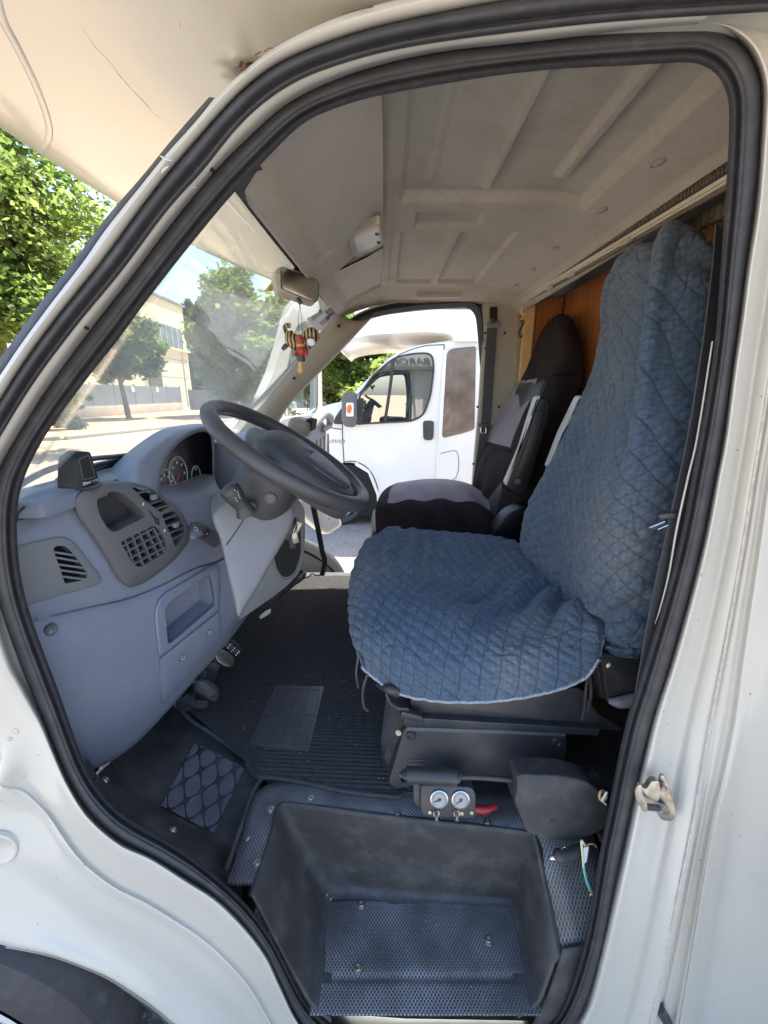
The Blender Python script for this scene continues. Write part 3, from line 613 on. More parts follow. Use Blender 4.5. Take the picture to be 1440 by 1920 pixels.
# inner return of the opening (flange between skin and trim)
# ---- pillar strips in the upper half
US = [(-20,1010),(-14,925),(0,871),(31,821),(62,769),(94,721),(135,665),(177,608),(219,556),(264,497),(311,433),(353,381),(394,331),(436,286),(478,247),(519,208),(561,181),(600,162),(660,138),(720,120),(820,97),(920,87),(1020,77),(1100,67),(1194,57),(1301,50)]
UW = [(-85,1010),(-45,900),(-10,838),(18,790),(50,738),(83,690),(125,635),(168,580),(212,530),(257,471),(303,407),(345,358),(385,317),(428,258),(468,216),(511,180),(553,154),(600,133),(660,114),(720,97),(820,79),(920,66),(1020,54),(1110,44),(1220,35),(1330,29)]
UW2 = UW + [(1440,22),(1560,16),(1700,10)]
UO = [(-130,990),(-75,880),(-35,808),(-3,757),(24,711),(58,661),(97,607),(138,556),(183,501),(217,455),(262,393),(305,336),(347,287),(388,240),(435,187),(476,150),(519,119),(575,93),(645,68),(720,45),(820,24),(920,4),(1020,-12),(1110,-22),(1220,-32),(1330,-40),(1440,-48),(1560,-54),(1700,-60)]
UA = [(-165,970),(-100,860),(-55,785),(-20,733),(5,697),(35,651),(75,597),(117,541),(163,484),(187,444),(232,388),(275,335),(318,280),(358,240),(403,183),(452,137),(500,98),(558,64),(640,28),(720,5),(820,-20),(920,-42),(1020,-60),(1110,-72),(1220,-84),(1330,-94),(1440,-104),(1560,-112),(1700,-120)]
UG = [(-205,950),(-130,845),(-75,768),(-40,720),(-15,690),(12,657),(50,602),(92,545),(138,492),(165,452),(212,390),(258,342),(300,288),(338,243),(392,182)]
y0, y1, y2, y3, y4 = .628, .588, .574, .558, .590
q = lambda L_, Y: [PY(x, y, Y) for x, y in L_]
parts = []
parts.append(band('f', q(US, y0), q(UW, y1), [(-.06, -.03), (-.06, 0), (.05, .003), (.22, .010), (.45, .012), (.7, .009), (.9, .003), (1.0, 0), (1.06, 0), (1.06, -.03)], M['white'], None, False, 260))
parts.append(band('g', q(UO, y2), q(UA, y3), [(-.15, -.03), (-.15, -.004), (0, .0), (.12, .006), (.4, .009), (.7, .007), (.95, .001), (1.0, -.004), (1.0, -.03)], M['white'], None, False, 260))
def white_frame(): pass
wst = band('weatherstrip', q(UW2, y1), q(UO, y2), [(0, -.02), (0, .002), (.06, .006), (.2, .0085), (.29, .006), (.33, .003), (.37, .007), (.5, .013), (.68, .0155), (.86, .012), (.97, .004), (1.0, -.02)], M['rubber'], van, False, 300)
gsk = band('windscreen_gasket', q(UA[:15], .572), q(UG, .60), [(0, -.03), (0, 0), (.3, .006), (.8, .002), (1, -.01), (1, -.03)], M['rubber'], van, False, 120)
# ---- rear jamb (B pillar) down the right side
S_r = [(1285,46),(1336,52),(1371,68),(1400,94),(1419,130),(1427,165),(1427,212),(1419,330),(1412,400),(1397,500),(1384,608),(1372,692),(1356,817),(1340,900),(1321,999),(1298,1095),(1274,1184),(1254,1252),(1222,1350),(1196,1457),(1180,1533),(1147,1686),(1104,1864),(1080,1920),(1040,2010),(980,2100)]
E_r = [(1490,14),(1515,32),(1535,52),(1545,80),(1542,120),(1535,160),(1526,212),(1508,330),(1498,400),(1482,500),(1464,608),(1450,692),(1430,817),(1416,900),(1401,999),(1385,1095),(1370,1184),(1358,1252),(1340,1350),(1321,1457),(1308,1533),(1277,1686),(1240,1864),(1228,1920),(1208,2010),(1180,2100)]
def ex(y): return float(np.interp(y, [-100, 400, 900, 1400, 1560, 1730, 1919, 2100], [1640, 1528, 1440, 1372, 1330, 1300, 1268, 1240]))
rows = []
fr = [(-.10, .645), (0, .634), (.06, .617), (.13, .611), (.24, .618), (.42, .624), (.56, .622), (.68, .611), (.82, .603), (.93, .600), (.985, .602), (1.0, .604)]
for t, Y in fr: rows.append([(a[0] + (e[0] - a[0]) * t, a[1] + (e[1] - a[1]) * t, Y + (ys(a[1]) - .632)) for a, e in zip(S_r, E_r)])
X_r = [(ex(e[1]), e[1]) for e in E_r]
for t, Y in [(.08, .602), (.3, .599), (.62, .598), (.80, .595), (.93, .590), (1.0, .587), (1.12, .585), (1.35, .5848)]:
    rows.append([(e[0] + (x[0] - e[0]) * t, e[1], Y + (ys(e[1]) - .632) * .7) for e, x in zip(E_r, X_r)])
for dx_ in (40, 110, 230, 430, 700, 1050, 1500): rows.append([(x[0] + dx_, x[1], .5848) for x in X_r])
def jamb_fn(G):
    for i in range(G.shape[0]):
        for j in range(G.shape[1]):
            p = G[i, j]; G[i, j, 1] += .004 * (noise.noise(Vector((p[0] * 9, 3, p[2] * 2.5)))) if p[0] < .62 else 0
    return G
parts.append(patch('j', rows, 240, 110, M['white'], None, .004, fn=jamb_fn))
# sealant bead along the seam
parts.append(sweep('bead', [PY(a[0] + (e[0] - a[0]) * .94, a[1] + (e[1] - a[1]) * .94, .598 + (ys(a[1]) - .632)) for a, e in list(zip(S_r, E_r))[3:]], circ(.0014, 8), mat('aged_sealant', (.48, .44, .36), .6, var=.3, vs=80, bump=.001, bs=150), None, n=160, up=(0, 1, .05)))
# ---- front jamb and wing, lower left
f0 = [(700,2060),(620,1985),(561,1917),(528,1850),(500,1789),(456,1731),(406,1681),(350,1645),(285,1605),(223,1576),(166,1525),(128,1463),(101,1400),(82,1350),(62,1306),(39,1248),(16,1186),(0,1136),(-14,1070),(-20,1000)]
f1 = [(600,2260),(530,2140),(480,2060),(440,2005),(405,1972),(368,1945),(330,1922),(290,1888),(245,1858),(200,1832),(150,1811),(100,1793),(50,1782),(0,1775),(-60,1772),(-120,1775),(-180,1785),(-240,1800),(-300,1830),(-350,1870)]
rows = []
for t, Y in [(-.04, .645), (0, .634), (.025, .612), (.06, .606), (.14, .606), (.24, .604), (.31, .603), (.345, .5935), (.38, .5915), (.43, .591), (.55, .582), (.68, .574), (.80, .560), (.88, .548), (.94, .538), (.98, .532), (1.0, .531), (1.012, .535)]:
    rows.append([(a[0] + (b[0] - a[0]) * t, a[1] + (b[1] - a[1]) * t, Y + (ys(a[1]) - .632) * (1 - max(0, t)) ) for a, b in zip(f0, f1)])
rows.append([(b[0] - 3, b[1] + 6, .60) for b in f1]); rows.append([(b[0] - 3, b[1] + 4, .66) for b in f1])
def proj(p):
    d = Vector(p) - EYEV; f_ = d.y * CT - d.z * ST; return 720 + F * d.x / f_, 960 - F * (d.y * ST + d.z * CT) / f_
def wing_fn(G):
    for i in range(G.shape[0]):
        for j in range(G.shape[1]):
            p = G[i, j]; x, y = proj(p)
            d = .0025 * noise.noise(Vector((p[0] * 5, 1.3, p[2] * 5)))
            if y < 1500 and x < 90: d -= .018 * max(0, 1 - abs(y - 1250) / 130) * max(0, (70 - x) / 90)     # pressed hollow above
            d -= .022 * math.exp(-((x - 22) ** 2 / 18 ** 2 + (y - 1440) ** 2 / 34 ** 2))                      # pressed boss
            d += .010 * math.exp(-((y - (1530 + .25 * x)) ** 2) / 40 ** 2) * math.exp(-(x - 40) ** 2 / 70 ** 2)
            G[i, j, 1] += d
    return G
parts.append(patch('w', rows, 140, 170, M['white'], None, .003, fn=wing_fn))
body = merge('body_panel', parts, None, van)
for p in body.data.polygons: p.use_smooth = True
sharp(body, 55)
bm = bmesh.new(); bm.from_mesh(body.data); BB = BVHTree.FromBMesh(bm); bm.free()
M['chip'] = mat('paint_chip', (.10, .085, .07), .8); rs = np.random.RandomState(4); chips = []
for k in range(46):
    if k < 24: px, py = rs.uniform(0, 420), rs.uniform(1380, 1860)
    else: py = rs.uniform(500, 1900); px = rs.uniform(1225, 1440)
    h = BB.ray_cast(EYEV, ray(px, py).normalized())
    if h[0] is None or h[0].y < .5: continue
    n_ = h[1] if h[1].dot(ray(px, py)) < 0 else -h[1]; chips.append(lathe('c', [(0, .0004), (rs.uniform(.0006, .0014), .0003), (.0008, -.001)], h[0], n_, M['chip'], None, 7))
merge('paint_chips', chips, None, van)['kind'] = 'stuff'
for (px, py), r_ in (((28, 1371), .006), ((18, 1386), .004)):
    h = BB.ray_cast(EYEV, ray(px, py).normalized()); lathe('stamped_mark', [(0, .0004), (r_ * .5, .0004), (r_ * .7, .0016), (r_, .0012), (r_ * 1.2, -.001)], h[0], (0, -1, 0), M['white'], van, 16)
# round body plug, hinge bolts and marks
pl_ = Plane(PY(0, 1590, .578), (.15, -1, .1))
lathe('body_plug', [(0, .0), (.026, .001), (.031, .004), (.034, .003), (.036, -.004)], pl_.at(-4, 1592), pl_.n, M['white'], van, 32)
# step sill strip (bare metal)
prism('sill_strip', [(583, 1897), (760, 1910), (1040, 1915), (1040, 1940), (600, 1935)], Plane((0, .553, .2), (0, -1, .35)), .02, M['alu'], van, .002)
# wheel and arch
wz = .295; wx = -.88
w = lathe('wheel', [(0, .0), (.12, .0), (.21, .0), (.218, -.008), (.24, -.016), (.29, -.02), (.325, .0), (.335, .04), (.335, .2), (0, .2)], (wx, .512, wz), (0, 1, 0), M['rubber'], van, 64)
lathe('rim', [(0, -.015), (.05, -.015), (.06, -.002), (.14, .004), (.19, -.004), (.212, -.016), (.218, -.012)], (wx, .512, wz), (0, 1, 0), M['silver'], w, 64)
patch('wheel_arch_liner', [[(b[0] - 3, b[1] + 5, .60) for b in f1], [(b[0] - 3, b[1] + 5, .90) for b in f1]], 4, 60, M['moulded'], van, .004)

# ---- cab over bunk
def bunk():
    cx, cy = .35, 1.385
    def outline():
        pts = [PZ(0, 285, 2.12), PZ(200, 400, 2.12), PZ(360, 480, 2.11), PZ(520, 530, 2.10)]
        P_ = [(.9, .40), (.0, .40), (-.45, .43), (-.68, .55), (-.80, .78), (-.845, 1.06), (-.83, 1.4), (-.76, 1.75), (-.58, 2.10), (-.35, 2.30), (0, 2.36), (.9, 2.37)]
        return cat([(x, y, 0) for x, y in P_], 240)
    O_ = outline(); rings = []
    def zf(x, y): 
        t = max(0, min(1, (-x - .05) / .8)); k_ = lambda v: max(0, min(1, v)) ** 2 * (3 - 2 * max(0, min(1, v)))
        return 1.988 + .125 * t + .004 * noise.noise(Vector((x * 3, y * 3, 0))) + .16 * k_((x + .20) / .05) * k_((y - .70 + .06 * k_((x + .06) / .08)) / .05) * k_((2.115 - y) / .06)
    c = np.array([.9, 1.385, 0])
    for s in list(np.linspace(.0, .88, 70)) + [.9, .92, .95, .975, .99, 1.0]:
        P_ = c + (O_ - c) * s; rings.append(np.array([(x, y, zf(x, y) + (0 if s < .9 else .035 * ((s - .9) / .1) ** 2) +
             0) for x, y, _ in P_]))
    P_ = c + (O_ - c) * 1.008; rings.append(np.array([(x, y, zf(x, y) + .07) for x, y, _ in P_]))
    P_ = c + (O_ - c) * 1.01; rings.append(np.array([(x, y, 2.5) for x, y, _ in P_]))
    P_ = c + (O_ - c) * .94; rings.append(np.array([(x, y, 2.85) for x, y, _ in P_]))
    P_ = c + (O_ - c) * .8; rings.append(np.array([(x, y, 2.9) for x, y, _ in P_]))
    rings.append(np.array([(.9, 1.385, 2.9)] * 240))
    G = np.array(rings); nf = []
    Gd = np.array([G[:, j] for j in range(240)]).transpose(1, 0, 2)
    return Gd
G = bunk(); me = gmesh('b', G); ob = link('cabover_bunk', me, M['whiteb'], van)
# moulded crease and cracks on the underside
def under(px, py, off=0):
    h = BV.ray_cast(EYEV, ray(px, py).normalized()); return (h[0] + h[1] * (off if h[1].dot(ray(px, py)) < 0 else -off)) if h[0] else None
bm = bmesh.new(); bm.from_mesh(ob.data); BV = BVHTree.FromBMesh(bm)
def ontube(pts, r, m, par, name='c', n=None, off=0.0, taper=None):
    P_ = cat([(x, y, 0) for x, y in pts], n or len(pts) * 6); Q_ = [under(x, y, off) for x, y, _ in P_]; Q_ = [p for p in Q_ if p]
    return tube(name, Q_, r, m, par, len(Q_), seg=8, taper=taper)
ontube([(-20, -60), (0, 25), (30, 85), (62, 150), (85, 210), (92, 250), (80, 280), (45, 295), (10, 292)], .008, M['whiteb'], ob, 'moulding', off=-.005)
M['crack'] = mat('paint_crack', (.66, .62, .52), .6)
each('paint_crack', [ontube([(150, 45), (172, 80), (195, 105), (210, 122), (222, 140)], .0005, M['crack'], None, taper=(.3, 1, .5, 1)), ontube([(222, 140), (245, 165), (268, 190), (285, 208)], .0009, M['crack'], None, taper=(1, .4, 1, .2)), ontube([(290, 214), (305, 224)], .0005, M['crack'], None, taper=(1, .2)), ontube([(334, 40), (336, 52)], .0006, M['crack'], None)], ob)
# rust spot where the bunk meets the pillar
M['rust'] = mat('rust', (.14, .065, .035), .9, var=.4, vs=90, bump=.002, bs=200)
p = PY(456, 125, .556)
lathe('rust_spot', [(0, -.002), (.003, -.001), (.0035, .001), (.003, .003)], p, (-.6, -1, .2), M['rust'], van, 12)
each('rust_line', [tube('r', [PY(x, y, .553) for x, y in s], .0005, M['rust'], None) for s in ([(478, 103), (490, 97)], [(494, 98), (504, 91), (512, 90)], [(640, 27), (665, 20), (700, 12)])], van)
# holes and dents on the painted frame strip
each('drain_hole', [lathe('h', [(0, 0), (.0022, 0), (.0022, -.004)], PY(x, y, .5955), (-.2, -1, .2), M['dark'], None, 10) for x, y in ((396, 316), (160, 614), (76, 748))], van)
M['tape'] = mat('paint_dent', (.60, .55, .48), .4)
each('strip_joint', [tube('r', [PY(x, y, Y) for x, y in s], .0016, M['white'], None, taper=(.3, 1, .3)) for s, Y in (([(345, 343), (354, 350), (368, 352)], .592), ([(300, 292), (312, 299), (322, 301)], .551), ([(303, 325), (308, 318), (316, 312)], .5515))], van)
# white lettering on the far flank of the bunk, read mirrored in the neighbour's window
text('name_lettering', 'BARON', frame((.46, 2.385, 2.11), (-1, 0, 0), (0, 1, 0)), .15, M['black'], van, shear=.3, sx=1.35)

# ---- windscreen: sloping sheet across the van
def wsp(px, py, off=0): return WS.at(px, py, off)
A_n = PY(69, 844, .66); B_n = PY(450, 347, .70); B_f = PY(633, 585, 2.08); A_f = PY(455, 808, 2.10)
WS = Plane(B_n, ((B_f - B_n).cross(A_n - B_n)) * 1); 
if WS.n.x < 0: WS.n = -WS.n
WS.n.normalize()
tx = (B_f - B_n).normalized(); dn = tx.cross(WS.n).normalized(); 
if dn.z > 0: dn = -dn
def wpt(u, v, c=0):  # u across 0..1 (near..far), v down the glass in metres
    base = B_n + (B_f - B_n) * u; return base + dn * v - WS.n * (.05 * (1 - (2 * u - 1) ** 2) + c)
G = np.array([[tuple(wpt(-.05 + 1.1 * i / 24, v)) for i in range(25)] for v in np.linspace(-.03, .80, 12)])
o = link('windscreen', gmesh('windscreen', G), M['screen'], van); o.modifiers.new('thick', 'SOLIDIFY').thickness = .005
Gf = lambda v0, v1, c: np.array([[tuple(wpt(-.05 + 1.1 * i / 24, v, c)) for i in range(25)] for v in (v0, v1)])
o3 = link('frit_band', gmesh('frit_band', Gf(-.04, .012, -.004)), M['rubber'], o); o3.modifiers.new('t', 'SOLIDIFY').thickness = .003
# fine black line shading printed round the mirror foot
ln = []
for k in range(26):
    v = .02 + k * .0065; w_ = .10 * math.sqrt(max(0, 1 - (k / 27) ** 2)) + .012
    a = wpt(.56 - w_ / 1.7, v, -.0035); b = wpt(.56 + w_ / 1.7, v, -.0035); c = wpt(.56, v + .004, -.0035)
    ln.append(tube('l', [a, c, b], .0011, M['black'], None, 10, seg=5))
merge('printed_lines', ln, None, o)
# stickers at the far top corner, seen from behind
M['sticker'] = mat('sticker_back', (.62, .63, .66), .6); M['stkn'] = mat('sticker_navy', (.03, .04, .10), .5); M['stkp'] = mat('sticker_print', (.30, .29, .30), .5, var=.9, vs=500)
WP = Plane(WS.at(600, 585), WS.n)
stk = []
for poly, m in (([(609, 585), (623, 574), (634, 582), (620, 594)], M['stkn']), ([(584, 597), (600, 583), (604, 588), (588, 602)], M['stkp']), ([(597, 582), (603, 580), (605, 587), (600, 590)], M['stkn']), ([(598, 607), (612, 594), (618, 600), (604, 611)], M['stkp']), ([(611, 594), (618, 591), (619, 598), (613, 600)], M['stkn'])):
    stk.append(prism('s', poly, WP, .001, m, None, off=.006))
for k in range(4): stk.append(prism('s', [(613 + k * 4, 583 - k * 2.2), (614.5 + k * 4, 582 - k * 2.2), (620 + k * 4, 588 - k * 2.0), (618.6 + k * 4, 589 - k * 2.0)], WP, .0006, mat('sticker_text', (.5, .45, .32), .5), None, off=.0072))
stk.append(prism('s', [(575, 598), (631, 566), (637, 585), (597, 622)], WP, .0006, M['sticker'], None, off=.0045))
stick = merge('sticker', stk, None, o)
# wiper lying at the bottom of the glass outside
CW = Plane(WS.p0 - WS.n * .03, WS.n)
def wp2(pts, r, off=0): return [CW.at(x, y, off) for x, y in pts]
wi = [tube('w', wp2([(20, 920), (60, 896), (100, 878), (160, 862), (215, 856), (262, 850)], 0), .006, M['black'], None), tube('w', wp2([(110, 902), (140, 893), (190, 880), (245, 862), (290, 850)], 0), .008, M['black'], None), tube('w', wp2([(150, 880), (200, 868), (250, 856)], 0), .007, M['black'], None), tube('w', wp2([(195, 880), (225, 864), (240, 871), (262, 858)], 0), .006, M['black'], None), tube('w', wp2([(70, 918), (150, 895), (240, 874)], 0), .009, M['black'], None)]
merge('wiper', wi, None, van)
merge('wiper', [tube('w', wp2([(400, 820), (440, 812), (468, 806)], 0), .010, M['black'], None), tube('w', wp2([(455, 806), (472, 790), (486, 774)], 0), .012, M['black'], None)], None, van)
# bonnet, cowl and grille in front of the glass
yb = lambda x, z: (x, z)
prof = [(-.66, 1.33), (-.80, 1.25), (-1.0, 1.16), (-1.22, 1.02), (-1.33, .80), (-1.38, .45), (-1.30, .35), (-1.2, .35), (-1.2, .7), (-1.0, 1.05), (-.66, 1.2)]
prism3('bonnet', [(x, .68, z) for x, z in prof], (0, 1.42, 0), M['white'], van, .02)
# roof and rear body, closes the shell
prism3('roof_panel', [(-.225, .74, 1.95), (-.19, .74, 2.10), (.68, .74, 2.125), (.68, .74, 2.11), (-.17, .74, 2.088), (-.213, .74, 1.955)], (0, 1.30, 0), M['white'], van, 0)
lb = merge('living_body', [box('l', (3.2, 1.385, 1.75), (4.6, 2.2, 2.35), M['white'], None, bevel=.06)], None, van)
lb.data.materials[0] = M['white']
# far side: same pressings mirrored
n = mirror_copy(body, van); n = mirror_copy(bpy.data.objects['door_seal'], van); sl2 = n; mirror_copy(o2, sl2); mirror_copy(wst, van); mirror_copy(gsk, van)
# ================================================================== INSIDE THE CAB
def ss(x): x = np.clip(x, 0, 1); return x * x * (3 - 2 * x)
# ---- headliner
def hz(px, py): p = PZ(px, py, 2.04); return p.x, p.y
XX = np.linspace(-.215, .635, 290); YY = np.linspace(.645, 2.135, 300)
gx, gy = np.meshgrid(XX, YY, indexing='ij')
z = np.full_like(gx, 2.04)
z -= .075 * np.clip((.735 - gy) / .09, 0, 1.2) ** 2 + .055 * ss((gy - 2.0) / .13)
z -= .075 * ss((gx - .40) / .30) + .03 * ss((gx - .58) / .05)
hdr = 1.866 + .042 * (gy - .7); t = np.clip((-.005 - gx) / .20, 0, 1)
z = z * (1 - t ** 1.25) + hdr * t ** 1.25
def rec(x0, x1, y0, y1, h, w=.010, wy=None): 
    wy = wy or w; return h * ss((gx - x0) / w) * ss((x1 - gx) / w) * ss((gy - y0) / wy) * ss((y1 - gy) / wy)
z += rec(.035, .50, .60, 1.215, .024, .016)
z -= rec(.085, .125, .60, 1.18, .010, .018, .06) * .7 + rec(.222, .262, .60, 1.19, .018, .014, .04) + rec(.385, .42, .60, 1.15, .016, .010, .05)
z -= rec(-.03, .03, .60, 2.0, .012, .02)
x0, yA = hz(795, 395); x1, yB = hz(925, 435)
z += rec(.085, .27, 1.27, 1.385, .018, .007)
z += rec(.05, .205, 1.41, 2.0, .015, .008) + rec(.225, .40, 1.41, 2.0, .015, .010)
z -= rec(-.185, -.01, .70, 1.275, -.018, .02) + rec(-.185, -.01, 1.46, 2.03, -.018, .02)
Gh = np.stack([gx, gy, z], -1)
o = link('headliner', gmesh('headliner', Gh), M['beige'], van); m = o.modifiers.new('t', 'SOLIDIFY'); m.thickness = .006; m.offset = 1 if True else -1
hl = o
def cz(x, y): return float(z[int(np.clip(np.searchsorted(XX, x), 0, 289)), int(np.clip(np.searchsorted(YY, y), 0, 299))])
for (px, py, dy) in ((1239, 305, .0), (1133, 394, 0), (1046, 466, 0), (1002, 505, 0), (970, 535, 0)):
    for _ in range(1):
        r_ = ray(px, py); best = None
        for k in np.linspace(.5, 3, 900):
            p = EYEV + r_ * k / r_.y
            if p.z >= cz(p.x, p.y) - .0005: best = p; break
    if best: lathe('trim_cap', [(0, .003), (.009, .003), (.0125, .0015), (.014, -.001), (.0155, -.0025), (.017, .0)], best, (.28, 0, -1), M['beige'], hl, 20)
# sun visors, map light, grab handle
def slab(name, pts, th, m, par, bev=.006): return prism3(name, pts, (0, 0, th), m, par, bev, seg=3)
def visor(y0_, y1_, label):
    o_ = cat([(-.178, y0_ + .02, 1.952), (-.172, y0_, 1.953), (-.02, y0_, 2.018), (-.004, y0_ + .02, 2.024), (-.004, y1_ - .03, 2.024), (-.02, y1_, 2.018), (-.155, y1_ - .01, 1.960), (-.172, y1_ - .03, 1.953)], 64, True)
    bm_ = o_; tilt = np.array([(x, y, zz - .014 + .042 * (y - 1.3)) for x, y, zz in o_])
    return prism3('sun_visor', [tuple(p) for p in tilt], (0, 0, .014), M['visor'], hl, .006, label, 3, 60)
v1 = visor(.69, 1.262, 'driver sun visor, folded up'); v2 = visor(1.49, 1.98, 'passenger sun visor, folded up')
for v_, y_ in ((v1, .84), (v1, 1.255), (v2, 1.52)):
    tube('visor_pivot', [(-.185, y_ - .035, 1.945 + .042 * (y_ - 1.3)), (-.182, y_ - .01, 1.94 + .042 * (y_ - 1.3)), (-.180, y_ + .03, 1.947 + .042 * (y_ - 1.3))], .006, M['visor'], v_)
PC = Plane((0, 0, 2.026), (-.15, -.05, -1))
lamp_ = prism('map_light', rnd([(650, 442, 8), (706, 420, 6), (714, 426, 6), (719, 455, 6), (714, 464, 6), (668, 484, 8), (662, 480, 6)], 6), PC, .02, M['visor'], van, .004, seg=2)
M['lens'] = mat('milky_lens', (.55, .54, .50), .3)
prism('lens', rnd([(662, 446), (710, 429), (715, 457), (671, 477)], 6), PC, .012, M['lens'], lamp_, .003, off=.006)
for px, py in ((707, 438), (710, 454)): lathe('button', [(0, .004), (.004, .004), (.0055, .001), (.0055, -.004)], PC.at(px, py, .006), PC.n, M['black'], lamp_, 16)
PH = Plane((0, 2.06, 0), (0, -1, 0))
prism('grab_handle', rnd([(779, 549, 5), (790, 547), (796, 549), (838, 548), (846, 545), (850, 541), (853, 545), (866, 544), (868, 553, 5), (860, 557), (783, 559, 5)], 3), PH, .035, M['visor'], van, .006)
# ---- far side trims
patch('pillar_trim', [[(636, 583, 2.085), (584, 642, 2.09), (532, 705, 2.095), (486, 762, 2.10), (440, 820, 2.10), (410, 858, 2.1)], [(660, 600, 2.07), (600, 655, 2.075), (544, 718, 2.08), (505, 766, 2.085), (465, 822, 2.085), (430, 870, 2.09)], [(690, 600, 2.085), (620, 672, 2.09), (557, 738, 2.10), (524, 780, 2.10), (490, 830, 2.10), (450, 885, 2.1)], [(700, 593, 2.125), (630, 668, 2.13), (565, 735, 2.13), (532, 776, 2.13), (505, 830, 2.13), (470, 880, 2.13)]], 24, 40, M['pillar'], van, .005, label='passenger windscreen pillar trim')
each('trim_hole', [lathe('h', [(0, 0), (.006, 0), (.007, -.006)], PY(x, y, 2.066), (0, -1, 0), M['dark'], None, 12) for x, y in ((635, 611), (551, 709))], van)
bt = patch('pillar_trim', [[(901, 552, 2.135), (902, 640, 2.135), (896, 760, 2.135), (886, 880, 2.135), (878, 1010, 2.135)], [(903, 555, 2.11), (905, 640, 2.11), (899, 760, 2.11), (889, 880, 2.11), (881, 1010, 2.11)], [(910, 557, 2.095), (912, 640, 2.095), (905, 760, 2.095), (895, 880, 2.095), (887, 1010, 2.095)], [(980, 557, 2.06), (979, 640, 2.06), (970, 760, 2.06), (955, 880, 2.06), (945, 1010, 2.06)]], 20, 30, M['pillar'], van, .005, lin=True, label='passenger door pillar trim with seat belt slot')
each('trim_hole', [lathe('h', [(0, 0), (.005, 0), (.006, -.006)], PY(x, y, 2.072), (0, -1, 0), M['dark'], None, 12) for x, y in ((910, 624), (947, 624), (911, 653), (936, 763), (896, 763), (888, 870))], bt)
def strap(name, path, wdt, m, par, th=.0012, up=(0, -1, 0), n=None):
    return sweep(name, path, [(-wdt / 2, -th), (wdt / 2, -th), (wdt / 2, th), (-wdt / 2, th)], m, par, n=n or len(path) * 8, up=up)
fb = strap('seat_belt', [PY(923, 612, 2.045), PY(917, 700, 2.045), (PY(911, 790, 2.045)), PY(902, 860, 2.04), PY(893, 920, 2.02)], .046, M['belt'], van)
prism('belt_slot', rnd([(919, 575, 3), (933, 575, 3), (932, 606, 3), (919, 606, 3)], 3), Plane((0, 2.072, 0), (0, -1, 0)), .01, M['dark'], fb, .001)
prism('belt_guide', rnd([(910, 610, 4), (914, 604, 4), (922, 602, 4), (930, 602, 4), (937, 605, 4), (940, 612, 4), (934, 615, 3), (915, 615, 3)], 3), Plane((0, 2.04, 0), (0, -1, 0)), .012, M['mgrey'], fb, .002)
lathe('belt_bolt', [(0, .006), (.008, .006), (.012, .0), (.012, -.01)], PY(924, 601, 2.035), (0, -1, 0), M['black'], fb, 16)
prism('belt_tongue', rnd([(896, 793, 3), (922, 798, 3), (921, 804, 3), (898, 800, 3)], 2), Plane((0, 2.03, 0), (0, -1, 0)), .012, M['black'], fb, .002)
merge('buckle_plate', [tube('b', [PY(902, 801, 2.03), PY(902, 811, 2.03), PY(910, 812, 2.03), PY(911, 802, 2.03)], .003, M['chrome'], None)], None, fb)
# ---- partition, rail, curtain
part_ = box('partition_panel', (.825, 1.37, 1.28), (.03, 1.56, 1.46), M['wood'], van)
a = PX(1058, 560, .808); box('panel_joint', (.809, a.y, 1.28), (.006, .006, 1.44), M['dark'], part_)
box('edge_strip', (.652, 2.045, 1.5), (.04, .035, .92), M['pine'], part_)
box('side_panel', (.73, 2.075, 1.3), (.19, .02, 1.4), M['wood'], part_)
M['ribfab'] = mat('ribbed_brown_strip', (.16, .13, .10), .9, bump=.002, bs=300)
def rstrip(name, y0a, y0b, y1a, y1b, X_, m, par, d=(.006, 0, 0)): return prism3(name, [PX(1390, y0a - 14, X_), PX(975, y0b, X_), PX(975, y1b, X_), PX(1390, y1a - 14, X_)], d, m, par, .001)
M['cream_alu'] = mat('cream_painted_rail', (.55, .50, .39), .35, coat=.3)
rl = rstrip('curtain_rail', 324, 562, 333, 566, .600, M['cream_alu'], van)
rstrip('rail_lip', 336, 567, 341, 569.5, .604, M['cream_alu'], rl)
rstrip('rail_back', 330, 563, 352, 574, .612, M['ribfab'], rl)
nE = 420
G = np.array([[tuple(PX(1390 - 415 * t_, (yy0 + (yy1 - yy0) * t_) , .603 - .002 * math.sin(t_ * 1500)) - Vector((0, 0, 0))) for t_ in np.linspace(0, 1, nE)] for yy0, yy1 in ((287, 556.5), (298, 559), (308, 562))])
link('headliner_edging', gmesh('headliner_edging', G), M['ribfab'], van).modifiers.new('t', 'SOLIDIFY').thickness = .003
for y in (1.18, 1.5, 1.68): box('rail_clip', (.604, y, 1.938 + .014 * (y - .62)), (.012, .035, .014), M['visor'], rl, bevel=.002)
cu = np.array([[(.70 + .022 * math.sin(y * 160 + .3 * math.sin(zz * 5)), y, zz) for zz in np.linspace(.9, 1.945, 24)] for y in np.linspace(.60, .735, 120)])
ct = link('curtain', gmesh('curtain', cu), mat('dark_grey_curtain', (.045, .045, .05), .9), None); tag(ct, 'dark grey pleated curtain bunched on the rail behind the blue quilted seat', 'curtain')
ct.modifiers.new('t', 'SOLIDIFY').thickness = .002
cu = np.array([[(.69 + .010 * math.sin(y * 330), y, zz) for zz in np.linspace(1.924, 1.955, 6)] for y in np.linspace(.86, 1.14, 260)])
link('pelmet', gmesh('pelmet', cu), M['ribfab'], rl).modifiers.new('t', 'SOLIDIFY').thickness = .002
p = PX(1258, 412, .635); lathe('rail_knob', [(0, .03), (.010, .03), (.011, 0), (.014, -.004), (.014, -.02), (0, -.02)], p, (0, 0, 1), M['alu'], rl, 20)
